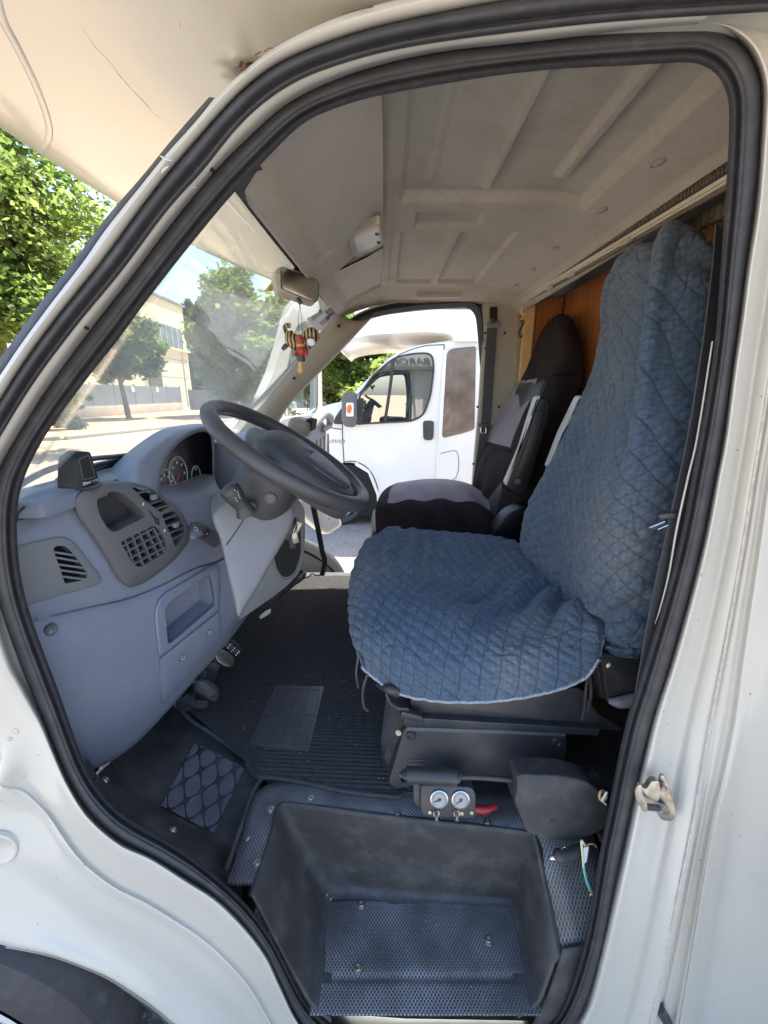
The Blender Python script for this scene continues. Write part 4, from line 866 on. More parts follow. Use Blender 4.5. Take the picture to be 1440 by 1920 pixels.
hk = tube('s_hook', [PY(976, 602, 1.98), PY(979, 600, 1.98), PY(982, 604, 1.98), PY(980, 611, 1.98), PY(975, 618, 1.98), PY(973, 626, 1.98), PY(976, 632, 1.98), PY(980, 629, 1.98)], .0035, M['black'], None, 40); tag(hk, 'small black S hook on the pale wood edge beside the passenger belt', 'hook')
tk = [PY(980, 575, 1.99), PY(979, 590, 1.99), PY(977, 602, 1.985)]
rt = merge('tie_cord', [tube('t', [PY(982, 574, 1.99), PY(978, 584, 1.985), PY(982, 592, 1.985), PY(977, 601, 1.982)], .006, M['pine'], None, 24, seg=7)], None); tag(rt, 'yellowish knotted tie above the S hook at the end of the curtain rail', 'cord')

# ---- floor, step well, footwell mouldings
FZ = .64
def quad_sheet(name, pts, m, par, th=.01, label=None):
    return prism3(name, pts, (0, 0, -th), m, par, 0, label)
quad_sheet('cab_floor', [(x_, y_, FZ - .006) for x_, y_ in ((-.30, .835), (.0, .79), (.36, .74), (.48, .72), (.48, .66), (.80, .64), (.80, 2.12), (-.78, 2.12), (-.78, 1.22), (-.66, 1.14), (-.57, 1.07), (-.46, 1.005), (-.36, .925))], M['moulded'], van)
box('underfloor', (-.54, .98, .48), (.50, .72, .03), M['dark'], van)
box('underfloor', (.57, .86, .36), (.46, .40, .03), M['dark'], van)
box('firewall', (-.77, 1.385, 1.0), (.03, 1.44, .75), M['dark'], van)
# step well: walls as one moulded surface
U = [(-.256, .575), (-.252, .62), (-.247, .70), (-.247, .758), (-.20, .762), (0.0, .735), (.20, .712), (.315, .698), (.332, .690), (.340, .64), (.362, .568)]
UZ = [0, 0, 0, 0, 0, 0, 0, 0, 0, -.05, -.165]
Bm = [(-.150, .548), (-.150, .62), (-.148, .70), (-.147, .745), (-.115, .762), (0.0, .755), (.20, .742), (.300, .735), (.322, .720), (.322, .62), (.318, .548)]
def Urow(t, z_, o_=0): 
    c = (.04, .45); out = []
    for (a, b), (e, f), dz_ in zip(U, Bm, UZ):
        x = a + (e - a) * t; y = b + (f - b) * t; d = Vector((x - c[0], y - c[1])).normalized() * o_; out.append(Vector((x + d.x, y + d.y, z_ + dz_ * (1 - t) * (z_ - .37) / .27)))
    return out
rows = [Urow(0, FZ - .004, .012), Urow(0, FZ + .003, .006), Urow(0, FZ + .004, 0), Urow(.02, FZ - .002, -.004), Urow(.08, FZ - .02, -.005), Urow(.5, .50, -.004), Urow(.92, .395, -.004), Urow(.98, .378, -.010), Urow(1, .371, -.022), Urow(1, .370, -.05)]
st = patch('step_well', rows, 60, 120, M['moulded'], van, .006)
sw = patch('step_tread', [[Vector((x, y, .371)) for x in (-.15, -.1, 0, .1, .2, .32)] for y in (.535, .54, .55, .58, .64, .735)], 60, 60, M['perf'], st, .006)
def tread_fn(): 
    me = sw.data
    for v in me.vertices: v.co.z += -.005 * math.exp(-((v.co.y - .59) / .006) ** 2) * (1 if -.13 < v.co.x < .31 else 0) + .0015 * noise.noise(v.co * 14)
tread_fn()
# perforated rim round the well
rim = [[Vector((-.315, .60, FZ)), Vector((-.312, .68, FZ)), Vector((-.31, .80, FZ)), Vector((-.2, .842, FZ)), Vector((0, .82, FZ)), Vector((.2, .80, FZ)), Vector((.45, .80, FZ)), Vector((.47, .68, FZ - .02)), Vector((.48, .575, FZ - .13))], [Vector((-.256, .60, FZ)), Vector((-.252, .66, FZ)), Vector((-.250, .757, FZ)), Vector((-.2, .766, FZ)), Vector((0, .738, FZ)), Vector((.2, .715, FZ)), Vector((.336, .692, FZ)), Vector((.345, .64, FZ - .045)), Vector((.366, .570, FZ - .16))]]
patch('step_surround', rim, 4, 60, M['perf'], van, .01, lin=True)
ed = [Vector((-.323, .62, FZ + .002)), Vector((-.322, .70, FZ + .003)), Vector((-.318, .815, FZ + .003)), Vector((-.28, .848, FZ + .003))]
tube('surround_edge', ed, .005, M['moulded'], van)
def screw(p, n, par, m=M['steel'], r=.008, nm='screw'):
    return lathe(nm, [(0, .001), (r * .35, .001), (r * .4, .003), (r * .6, .0035), (r * .75, .0015), (r * 1.1, .001), (r * 1.25, -.002)], p, n, m, par, 18)
for px, py in ((507, 1518), (582, 1497), (482, 1618), (745, 1526), (914, 1542)): screw(PZ(px, py, FZ + .001), (0, 0, 1), van)
for px, py in ((677, 1696), (671, 1815), (916, 1763)): screw(PZ(px, py, .373), (0, 0, 1), sw)
# kick moulding left of the well, with the foot rest
K = [[(318, 1300, 1.12), (352, 1345, 1.05), (405, 1382, .985), (470, 1432, .905), (492, 1460, .85)],
     [(290, 1335, 1.06), (335, 1370, 1.0), (392, 1402, .94), (462, 1448, .875), (486, 1475, .835)],
     [(255, 1375, .97), (312, 1415, .92), (380, 1455, .875), (440, 1490, .825), (474, 1510, .80)],
     [(215, 1420, .86), (270, 1470, .83), (340, 1522, .795), (415, 1570, .755), (458, 1590, .735)],
     [(185, 1450, .76), (240, 1500, .745), (318, 1545, .725), (400, 1600, .70), (450, 1640, .69)],
     [(170, 1470, .70), (225, 1520, .69), (300, 1562, .68), (385, 1612, .665), (455, 1672, .65)],
     [(158, 1470, .655), (212, 1530, .655), (296, 1578, .652), (372, 1622, .65), (452, 1695, .635)],
     [(130, 1480, .65), (190, 1545, .65), (280, 1600, .648), (352, 1645, .645), (440, 1722, .63)]]
def kfn(G):
    for i in range(G.shape[0]):
        for j in range(G.shape[1]):
            G[i, j, 2] += .003 * noise.noise(Vector(G[i, j]) * 16)
    return G
kp = patch('kick_moulding', K, 70, 60, M['moulded'], van, .006, fn=kfn)
bm = bmesh.new(); bm.from_mesh(kp.data); KB = BVHTree.FromBMesh(bm); bm.free()
def hit(B, px, py, fb=None):
    h = B.ray_cast(EYEV, ray(px, py).normalized()); return h[0] if h[0] is not None else fb
def hitn(B, px, py):
    h = B.ray_cast(EYEV, ray(px, py).normalized())
    if h[0] is None: return None, None
    n = h[1]; return h[0], (n if n.dot(ray(px, py)) < 0 else -n)
def drape(name, poly, B, prof, m, par, plane=None, back=.006, label=None, ctr=None):
    """outline laid over a curved surface; prof = [(shrink, height)...]"""
    P_ = np.array([p[:2] for p in poly]); c = P_.mean(0) if ctr is None else np.array(ctr); bm = bmesh.new(); rings = []
    def put(px, py, h):
        p, n = hitn(B, px, py)
        if p is None: p = plane.at(px, py) if plane else EYEV; n = plane.n if plane else Vector((0, -1, 0))
        if plane: n = plane.n
        rd_ = (EYEV - p).normalized(); return p + rd_ * (h / max(.35, rd_.dot(n)))
    for s, h in [(1.0, -back)] + prof: rings.append([bm.verts.new(put(*(c + (q_ - c) * s), h)) for q_ in P_])
    cc = bm.verts.new(put(*c, prof[-1][1])); c2 = bm.verts.new(put(*c, -back)); n = len(P_)
    for a_, b_ in zip(rings, rings[1:]):
        for i in range(n): bm.faces.new((a_[i], a_[(i + 1) % n], b_[(i + 1) % n], b_[i]))
    for i in range(n): bm.faces.new((rings[-1][i], rings[-1][(i + 1) % n], cc)); bm.faces.new((rings[0][(i + 1) % n], rings[0][i], c2))
    return bm_obj(name, bm, m, par, ang=40, label=label)
# foot rest pads: rounded diamonds on a lattice
Aq, Bq, Cq, Dq = [np.array(p, float) for p in ((364, 1388), (462, 1438), (402, 1566), (298, 1512))]
def bil(u, v): return Aq * (1 - u) * (1 - v) + Bq * u * (1 - v) + Cq * u * v + Dq * (1 - u) * v
M['pad'] = mat('grooved_rubber_pad', (.13, .135, .15), .7, var=.2, vs=30, bump=.0015, bs=500)
pads = []
for i in range(-1, 5):
    for j in range(-1, 6):
        cu_ = (i + (j % 2) * .5) / 3.0; cv_ = j / 4.4 + .1
        pl = []
        for k in range(16):
            a = 2 * math.pi * k / 16; ca, sa = math.cos(a), math.sin(a); e = .72
            du = math.copysign(abs(ca) ** 1.35, ca) * .132; dv = math.copysign(abs(sa) ** 1.35, sa) * .180
            u_ = min(.98, max(.02, cu_ + du)); v_ = min(.98, max(.02, cv_ + dv)); pl.append(tuple(bil(u_, v_)))
        P_ = np.array(pl)
        if (P_.max(0) - P_.min(0)).min() > 9: pads.append(drape('p', pl, KB, [(1.0, .0), (.93, .0035), (.5, .004)], M['pad'], None, back=.002))
merge('foot_rest', pads, None, kp)
for px, py, r in ((325, 1556, .008), (446, 1641, .008), (199, 1462, .009)):
    p, n = hitn(KB, px, py)
    if p: screw(p + n * .001, n, kp, r=r)
tube('moulding_lip', [PY(x, y, Y) for x, y, Y in ((318, 1300, 1.12), (352, 1345, 1.05), (405, 1381, .985), (470, 1431, .905), (490, 1460, .85))], .006, M['pad'], kp, 40)
patch('step_end_wall', [[Vector((.362, .568, .50)), Vector((.42, .570, .51)), Vector((.50, .574, .52))], [Vector((.335, .556, .36)), Vector((.40, .56, .36)), Vector((.50, .57, .36))], [Vector((.30, .555, .20)), Vector((.40, .56, .20)), Vector((.50, .57, .20))]], 12, 8, M['moulded'], st, .006)
prism('footwell_side', [(40, 1380), (118, 1400), (158, 1446), (176, 1476), (150, 1500), (80, 1480)], Plane((0, .725, 0), (0, -1, 0)), .02, M['moulded'], van)
# ---- ribbed carpet mat
def mat_edge(x): return float(np.interp(x, [-.72, -.66, -.57, -.463, -.37, -.33, .12], [1.18, 1.10, 1.03, .965, .885, .838, .765])) + .004 * math.sin(x * 19)
xs = np.linspace(-.70, .12, 60); vs_ = np.linspace(0, 1, 1300)
G = np.zeros((60, 1300, 3))
for i, x in enumerate(xs):
    y_ = mat_edge(x) + vs_ * (2.04 - mat_edge(x)); rr_ = .0022 * np.sin(2 * np.pi * (y_ + .05 * x) / .0125)
    edge = np.clip((y_ - mat_edge(x)) / .012, 0, 1); G[i, :, 0] = x; G[i, :, 1] = y_
    G[i, :, 2] = FZ + .004 + .006 * np.sqrt(edge) + rr_ * edge + .05 * np.clip((-.45 - x) / .25, 0, 1) ** 2
mt = thing('floor_mat', 'black ribbed carpet mat across the footwell with crumbs on it', 'floor mat', (-.25, 1.2, FZ))
link('carpet', gmesh('carpet', G), M['ribmat'], mt)
tube('mat_binding', [(x, mat_edge(x) - .003, FZ + .007) for x in np.linspace(-.36, .03, 12)] + [(.045, mat_edge(.03) + .008, FZ + .007), (.05, mat_edge(.03) + .05, FZ + .008)], .006, M['rubber'], mt, 60)
M['heel'] = mat('smooth_rubber_heel_pad', (.064, .065, .070), .45, var=.15, vs=20, bump=.0008, bs=120)
PM = Plane((0, 0, FZ + .0125), (0, 0, 1))
hp = prism('heel_pad', rnd([(516, 1285, 4), (608, 1286, 4), (579, 1408, 5), (466, 1396, 5)], 5), PM, .006, M['heel'], mt, .0015)
gl_ = []
def hb(u, v): 
    a_, b_, c_, d_ = [np.array(p, float) for p in ((516, 1285), (608, 1286), (579, 1408), (466, 1396))]; q_ = a_ * (1 - u) * (1 - v) + b_ * u * (1 - v) + c_ * u * v + d_ * (1 - u) * v; return PM.at(q_[0], q_[1], .0005)
for u0, v0, u1, v1 in [(.06, .06, .94, .06), (.94, .06, .94, .94), (.94, .94, .06, .94), (.06, .94, .06, .06), (.3, .06, .3, .94), (.5, .06, .5, .94), (.72, .06, .72, .94), (.3, .3, .5, .3), (.5, .45, .94, .45), (.3, .62, .72, .62), (.5, .78, .94, .78), (.06, .5, .3, .5), (.5, .25, .72, .25)]:
    gl_.append(tube('g', [hb(u0, v0), hb(u1, v1)], .0011, M['black'], None, 2, seg=6))
merge('pad_ridge', gl_, None, hp)
rs = np.random.RandomState(9); cr_ = []
M['crumb'] = mat('pale_crumb', (.36, .34, .28), .8)
for k in range(46):
    x = rs.uniform(-.42, .02); y = rs.uniform(mat_edge(x) + .02, 1.25); s_ = rs.uniform(.0008, .0022)
    cr_.append(box('c', (x, y, FZ + .0135), (s_ * 1.6, s_, s_), M['crumb'], None, (rs.rand(), rs.rand(), rs.rand() * 3)))
for k in range(12):
    x = rs.uniform(-.1, .3); y = rs.uniform(.53, .73); s_ = rs.uniform(.0008, .0018); cr_.append(box('c', (x, y, .374), (s_ * 1.6, s_, s_), M['crumb'], None, (0, 0, rs.rand() * 3)))
d_ = merge('crumbs', cr_, None); tag(d_, 'pale crumbs and grit scattered on the black mat and step', 'crumbs', kind='stuff')
M['husk'] = mat('tan_husk', (.50, .33, .14), .8)
def husk(px, py, zz, lab, s_=.006):
    p = PZ(px, py, zz); o_ = lathe('husk', [(0, -s_), (s_ * .35, -s_ * .5), (s_ * .5, 0), (s_ * .3, s_ * .6), (0, s_)], p, (.5, 1, .1), M['husk'], None, 10); tag(o_, lab, 'husk', 'tan seed husks on the step')
husk(465, 1573, FZ + .006, 'tan husk on the perforated rim left of the step'); husk(613, 1678, .378, 'upper tan husk in the back corner of the step tread', .004); husk(620, 1686, .378, 'lower tan husk in the back corner of the step tread', .004)

# ---- pedals
def pedal(name, poly, Y, n, th, lab, m, arm):
    pl = Plane(PY(*poly[0][:2], Y), n); o_ = prism(name, rnd(poly, 5), pl, th, m, van, .003, label=lab); a = pl.at(*arm, -.01)
    tube('pedal_arm', [a, a + Vector((-.06, .0, .05)), a + Vector((-.10, 0, .22))], .008, M['black'], o_); return o_, pl
cl, cp = pedal('pedal', [(367, 1279, 6), (380, 1270, 8), (402, 1280, 8), (414, 1298, 8), (406, 1316, 8), (392, 1310, 6), (368, 1294, 6)], 1.0, (.75, -.35, .55), .016, 'ribbed rubber clutch pedal', M['rubber'], (372, 1282))
merge('pedal_rib', [tube('r', [cp.at(370 + k * 3.2, 1277 - k * .1 + k * .5, .001), cp.at(392 + k * 3.2, 1306 - k * 2.2 + k * .5, .001)], .0013, M['grey'], None, 2, seg=6) for k in range(5)], None, cl)
pedal('pedal', [(403, 1226, 6), (414, 1216, 8), (430, 1222, 8), (441, 1236, 6), (439, 1249, 6), (424, 1250, 6), (408, 1240, 6)], 1.10, (.75, -.35, .55), .016, 'worn smooth brake pedal', M['steel'], (405, 1226))
ac, ap = pedal('pedal', [(414, 1197, 3), (426, 1191, 4), (448, 1206, 5), (455, 1218, 5), (452, 1229, 5), (446, 1228, 4), (418, 1208, 4)], 1.22, (.75, -.35, .55), .012, 'studded accelerator pedal', M['black'], (416, 1198))
merge('pedal_stud', [box('s', ap.at(420 + k * 3.9 - j * 2.6, 1199 + k * 3.3 + j * 3.2, .001), (.004, .004, .003), M['alu'], None, (.3, .6, .4 * (k % 2))) for k in range(8) for j in range(3) if not (j == 2 and k == 0)], None, ac)
merge('pedal_linkage', [tube('l', [PY(350, 1310, .98), PY(365, 1320, 1.0), PY(385, 1322, 1.02)], .012, M['black'], None), box('l', PY(350, 1300, 1.05), (.05, .1, .05), M['black'], None, (0, .4, .3), .01), box('l', PY(395, 1250, 1.15), (.05, .06, .07), M['black'], None, (0, .4, .3), .01), box('l', PY(372, 1272, 1.08), (.04, .04, .05), M['black'], None, (.2, .4, .3), .01)], None, van)
# ================================================================== DASHBOARD
D0 = Vector((-.655, .68, 1.2)); Dd = Vector((.205, .47, 0)).normalized(); DN = Vector((.917, -.40, 0)).normalized()
DP = Plane(D0, DN)
def drow(pts, off): return [DP.at(x, y, off if not isinstance(off, (list, tuple)) else off[i]) for i, (x, y) in enumerate(pts)]
B_rows = [([(-10,975),(15,962),(60,940),(110,925),(150,908),(200,893),(250,880),(330,900),(400,890)], -.13),
 ([(-10,998),(15,985),(60,956),(110,941),(165,926),(220,915),(280,915),(345,925),(410,915)], -.03),
 ([(-5,1018),(22,1003),(60,988),(112,968),(175,958),(240,955),(305,945),(370,945),(430,930)], .0),
 ([(0,1068),(26,1060),(62,1050),(120,1045),(190,1040),(265,1025),(335,1005),(395,985),(455,960)], .008),
 ([(10,1118),(40,1110),(75,1105),(135,1100),(210,1085),(285,1065),(350,1045),(405,1020),(468,985)], .004),
 ([(25,1168),(58,1160),(95,1151),(160,1136),(240,1117),(305,1092),(365,1062),(412,1045),(474,1002)], .0),
 ([(27,1173),(60,1165),(97,1156),(162,1141),(242,1122),(307,1097),(367,1067),(414,1050),(476,1006)], -.014)]
def mk(rows_, nu, nv, back, name, m, par):
    G_ = loft([drow(r, o_) for r, o_ in rows_], nu, nv); o_ = bm_obj(name, solidgrid(G_, -DN * back), m, par, ang=30)
    bm = bmesh.new(); bm.from_mesh(gmesh('x', G_)); B_ = BVHTree.FromBMesh(bm); bm.free(); return o_, B_
dash, B1 = mk(B_rows, 34, 60, .09, 'dashboard', M['blue'], van)
L_rows = [([(22,1172),(60,1164),(97,1155),(162,1140),(242,1121),(307,1096),(367,1066),(414,1050),(476,1006)], -.010),
 ([(24,1178),(61,1169),(98,1160),(163,1145),(243,1127),(308,1101),(368,1071),(415,1056),(476,1012)], .004),
 ([(40,1225),(70,1215),(115,1205),(180,1190),(255,1170),(320,1150),(380,1120),(425,1095),(475,1065)], .016),
 ([(65,1298),(95,1290),(140,1285),(195,1275),(260,1255),(320,1225),(380,1180),(430,1140),(478,1095)], .018),
 ([(95,1372),(125,1365),(160,1365),(210,1350),(262,1320),(312,1285),(370,1235),(425,1180),(478,1115)], .010),
 ([(125,1428),(155,1420),(178,1428),(225,1405),(270,1370),(315,1325),(372,1262),(430,1195),(482,1120)], -.018),
 ([(130,1442),(163,1436),(180,1441),(224,1418),(264,1386),(309,1339),(369,1271),(429,1202),(484,1127)], -.05)]
low, B2 = mk(L_rows, 44, 60, .11, 'lower_dash_panel', M['blue'], van)
def cutter(poly, plane, front, depth, surf=0.0):
    pts = [plane.at(p[0], p[1], surf) + plane.n * front for p in poly]
    return prism3('k', pts, -plane.n * (front + depth), None, None)
def slats(name, lines, plane, off, w, th, m, par):
    obs = []
    for (a, b) in lines:
        A = plane.at(*a, off); B = plane.at(*b, off); d = (B - A); n = plane.n; s_ = d.cross(n).normalized() * w / 2
        obs.append(prism3('s', [A - s_, B - s_, B + s_, A + s_], -n * th, m, None, .0006, seg=1))
    return merge(name, obs, None, par)
def dome(name, poly, plane, prof_, m, par, back, ctr=None, bd=None, label=None):
    P_ = np.array(poly); c = P_.mean(0) if ctr is None else np.array(ctr, float); bm = bmesh.new(); rings = []; bd = bd if bd is not None else -plane.n * back
    rings.append([bm.verts.new(plane.at(*q_, 0) + Vector(bd)) for q_ in P_])
    for s_, h in prof_: rings.append([bm.verts.new(plane.at(*(c + (q_ - c) * s_), h)) for q_ in P_])
    cc_ = bm.verts.new(plane.at(*c, prof_[-1][1])); n = len(P_)
    for a_, b_ in zip(rings, rings[1:]):
        for i in range(n): bm.faces.new((a_[i], a_[(i + 1) % n], b_[(i + 1) % n], b_[i]))
    for i in range(n): bm.faces.new((rings[-1][i], rings[-1][(i + 1) % n], cc_))
    bm.faces.new(rings[0]); return bm_obj(name, bm, m, par, ang=50, label=label)
# pocket in the lower panel with its frame, cover plate below
PKS = .018
pk = rnd([(306, 1143, 8), (321, 1125, 12), (393, 1077, 8), (399, 1080, 6), (402, 1130, 6), (398, 1136, 5), (318, 1204, 5), (311, 1206, 6)], 6)
cut(low, cutter(pk, DP, .10, .055, PKS))
fr_o = rnd([(289, 1150, 14), (299, 1118, 20), (395, 1060, 12), (409, 1058, 8), (413, 1080, 10), (412, 1143, 6), (303, 1231, 6), (297, 1232, 8)], 6)
pf = drape('pocket_frame', fr_o, B2, [(1.0, .001), (.985, .0055), (.93, .0075), (.86, .0075), (.8, .007)], M['blue'], low, DP, ctr=(352, 1142)); cut(pf, cutter(pk, DP, .10, .055, PKS))
cv = rnd([(299, 1236, 6), (411, 1146, 5), (415, 1160, 8), (414, 1195, 8), (309, 1318, 14), (303, 1318, 8)], 6)
cvp = drape('fuse_cover', cv, B2, [(1.0, .001), (.985, .005), (.93, .006), (.5, .006)], M['blue'], low, DP, ctr=(352, 1232))
for px, py in ((338, 1232), (389, 1185)):
    p, _ = hitn(B2, px, py); sc0 = lathe('screw', [(0, .0075), (.0035, .0075), (.0055, .0085), (.0075, .0085), (.0085, .0075), (.009, .004)], p, DN, M['grey'], cvp, 20); tube('ring', [p + DN * .0088 + (Vector((0, 0, 1)) * math.sin(t_) + DN.cross(Vector((0, 0, 1))) * math.cos(t_)) * .0050 for t_ in np.linspace(0, 6.28, 16, endpoint=False)], .0011, M['silver'], sc0, 24, closed=True, seg=6)
p, _ = hitn(B2, 95, 1181); lathe('screw', [(0, -.002), (.006, -.001), (.009, .0005), (.0115, .002), (.0125, -.004)], p + DN * .002, DN, M['grey'], low, 24)
# side vent panel
vp = rnd([(20, 1026, 2), (109, 1006, 14), (128, 1008, 12), (146, 1024, 20), (191, 1084, 10), (187, 1096, 10), (40, 1138, 4), (26, 1090, 20)], 8)
vo_ = rnd([(98, 1030, 4), (103, 1023, 6), (121, 1023, 10), (132, 1032, 14), (164, 1075, 6), (163, 1085, 6), (152, 1089, 6), (122, 1095, 4)], 5)
vpn = drape('vent_panel', vp, B1, [(1.0, .0), (.985, .004), (.93, .005), (.6, .005)], M['mgrey'], dash, DP, ctr=(110, 1068)); kf = lambda: cutter(vo_, DP, .08, .03, .010)
cut(vpn, kf()); cut(dash, kf()); prism('recess_liner', vo_, DP, .003, M['dark'], vpn, 0, off=-.014)
VP = Plane(hitn(B1, 132, 1060)[0], DN)
slats('vent_slat', [((99, 1035), (138, 1041)), ((103, 1045), (148, 1053)), ((107, 1058), (157, 1065)), ((112, 1069), (164, 1076)), ((117, 1081), (163, 1087))], VP, .004, .004, .02, M['mgrey'], vpn)
# dark centre cluster: tray, speaker grille, two vents
co = [(138,940),(150,922),(187,907),(219,904),(264,908),(295,923),(327,947),(345,970),(356,1000),(353,1016),(327,1050),(285,1084),(258,1098),(242,1101),(227,1092),(213,1073),(190,1034),(166,999),(145,968)]
co = [tuple(p[:2]) for p in cat([(x, y, 0) for x, y in co], 90, True)]
clu = dome('vent_cluster', co, DP, [(1.0, .0), (1.0, .014), (.99, .020), (.97, .025), (.9, .030), (.7, .035), (.3, .036)], M['grey'], dash, .075, (250, 1000))
bm = bmesh.new(); bm.from_mesh(clu.data); BC = BVHTree.FromBMesh(bm); bm.free()
tray = rnd([(180, 941, 8), (190, 927, 10), (213, 921, 10), (230, 924, 8), (270, 961, 6), (272, 969, 4), (214, 998, 8), (204, 994, 6), (186, 968, 14)], 8)
gri = rnd([(225, 1016, 5), (287, 985, 6), (295, 990, 6), (312, 1016, 8), (312, 1034, 8), (282, 1058, 14), (258, 1064, 8), (247, 1055, 6)], 5)
vu = rnd([(249, 914, 3), (285, 917, 6), (299, 926, 8), (323, 949, 3), (300, 961, 3), (269, 936, 3)], 4)
vl = rnd([(303, 965, 3), (331, 957, 4), (354, 990, 5), (352, 1000, 4), (331, 1027, 3), (311, 985, 3)], 4)
sl = rnd([(277, 957, 2), (281, 957, 2), (300, 984, 2), (297, 986, 2)], 2)
for pl, dp in ((tray, .055), (gri, .02), (vu, .045), (vl, .045), (sl, .004)):
    cut(clu, cutter(pl, DP, .12, dp, .034))
    if dp > .03: cut(dash, cutter(pl, DP, .12, dp, .034))
    c_ = np.array(pl).mean(0); prism('recess_liner', [tuple(c_ + (np.array(q_) - c_) * 1.08) for q_ in pl], DP, .003, M['dark'] if dp != .055 else M['black'], clu, 0, off=.036 - dp)
def onc(lines, off, w, th, nm):
    obs = []
    for a, b in lines:
        A, _ = hitn(BC, *a); B, _ = hitn(BC, *b)
        if A is None or B is None: continue
        A = A + DN * off; B = B + DN * off; s_ = (B - A).cross(DN).normalized() * w / 2
        obs.append(prism3('s', [A - s_, B - s_, B + s_, A + s_], -DN * th, M['grey'], None, .0008, seg=1))
    return merge(nm, obs, None, clu)
onc([((228, 1026), (289, 990)), ((234, 1038), (300, 1000)), ((241, 1049), (309, 1012)), ((250, 1059), (312, 1025)), ((268, 1062), (308, 1040))], .0005, .0035, .014, 'grille_bar')
onc([((236, 1011), (253, 1058)), ((250, 1004), (271, 1061)), ((263, 998), (287, 1055)), ((276, 991), (301, 1046)), ((290, 990), (310, 1035))], -.001, .003, .014, 'grille_bar')
onc([((257, 926), (285, 917)), ((267, 937), (301, 925)), ((277, 947), (311, 935)), ((290, 956), (320, 946))], .0005, .0045, .022, 'vent_slat')
onc([((307, 975), (337, 963)), ((311, 988), (345, 975)), ((317, 1001), (351, 985)), ((322, 1013), (353, 996))], .0005, .0045, .022, 'vent_slat')
for px, py in ((287, 932), (328, 984)):
    p, _ = hitn(BC, px, py); box('vent_tab', p + DN * .002, (.012, .013, .012), M['mgrey'], clu, (0, 0, -.4), .002)
p, _ = hitn(BC, 293, 977); box('vent_wheel', p + DN * .002, (.008, .008, .012), M['black'], clu, (0, .3, -.4), .002)
M['markc'] = M['mark']
for px, py, s_ in ((268, 945, .9), (308, 995, 1)):
    p, _ = hitn(BC, px, py); merge('vent_mark', [tube('m', [p + DN * .001 + Vector((0, -.003, -.002)), p + DN * .001 + Vector((0, .002, .003))], .0009, M['mark'], None, 2, seg=6), tube('m', [p + DN * .001 + Vector((0, .0, -.003)), p + DN * .001 + Vector((0, .003, .001))], .0009, M['mark'], None, 2, seg=6)], None, clu)
# light switch plate
sp = rnd([(352, 990, 4), (362, 978, 6), (375, 982, 5), (424, 1012, 5), (402, 1028, 4), (360, 1003, 6)], 4)
spl = drape('switch_plate', sp, B1, [(1.0, .002), (.96, .006), (.5, .006)], M['grey'], dash, DP)
p, _ = hitn(B1, 380, 1000); lathe('thumb_wheel', [(0, -.008), (.012, -.008), (.012, .008), (0, .008)], p + DN * .003, (.2, .5, .2), M['black'], spl, 24)
merge('switch_mark', [tube('m', [hitn(B1, x0_, y0_)[0] + DN * .007, hitn(B1, x1_, y1_)[0] + DN * .007], .0007, M['mark'], None, 2, seg=5) for x0_, y0_, x1_, y1_ in ((359, 992, 367, 995), (360, 990, 362, 987), (362, 987, 366, 990), (366, 990, 367, 995))] +
      [tube('m', [p + DN * .0158 + Vector((0, d_, 0)), p + DN * .0158 + Vector((0, d_ + .0015, .002))], .0007, M['mark'], None, 2, seg=5) for d_ in (-.006, 0, .006)], None, spl)

# ---- instrument hood and cluster
xs_ = [-0.660, -0.660, -0.660, -0.650, -0.630, -0.610, -0.590, -0.580, -0.580, -0.580]
hd = [([(187,905),(213,873),(253,837),(300,807),(343,797),(377,795),(393,803),(400,820),(402,870),(402,930)], xs_),
      ([(236,908),(248,872),(278,838),(318,811),(352,799.5),(380,796.5),(395,805),(401,822),(403,870),(403,930)], [-0.560] * 10),
      ([(272,922),(280,882),(298,850),(327,822),(357,806),(382,800),(396,808),(401,824),(402,870),(402,932)], [-0.533] * 10),
      ([(290,926),(296,886),(308,857),(332,828),(359,812),(383,807),(395,816),(399,834),(400,873),(400,928)], [-0.530] * 10),
      ([(299,926),(302,887),(313,860),(336,831),(361,815),(383,810),(394,818),(397,836),(398,873),(398,926)], [-0.536] * 10)]
rows = [[PX(x, y, X_) for (x, y), X_ in zip(p_, Xs)] for p_, Xs in hd]
lip = rows[-1]; patch('instrument_hood', rows, 50, 70, M['blue'], dash, .004)
M['cluster'] = mat('cluster_black', (.018, .018, .020), .25, var=.4, vs=25)
FXX = -.572
face = [PX(x, y, FXX) for x, y in ((292,932),(296,887),(307,857),(330,827),(360,810),(384,805),(399,814),(403,836),(403,873),(403,929),(375,946),(345,962),(318,968))]
fc = prism3('instrument_cluster', face, (-.02, 0, 0), M['cluster'], dash, 0)
FX = FXX
def ring(c, r, w, m, par, nm, a0=0, a1=360, n=48):
    pts = [c + Vector((0, r * math.cos(R(a0 + (a1 - a0) * i / n)), r * math.sin(R(a0 + (a1 - a0) * i / n)))) for i in range(n + (0 if a1 - a0 == 360 else 1))]
    return tube(nm, pts, w, m, par, len(pts), closed=(a1 - a0 == 360), seg=6)
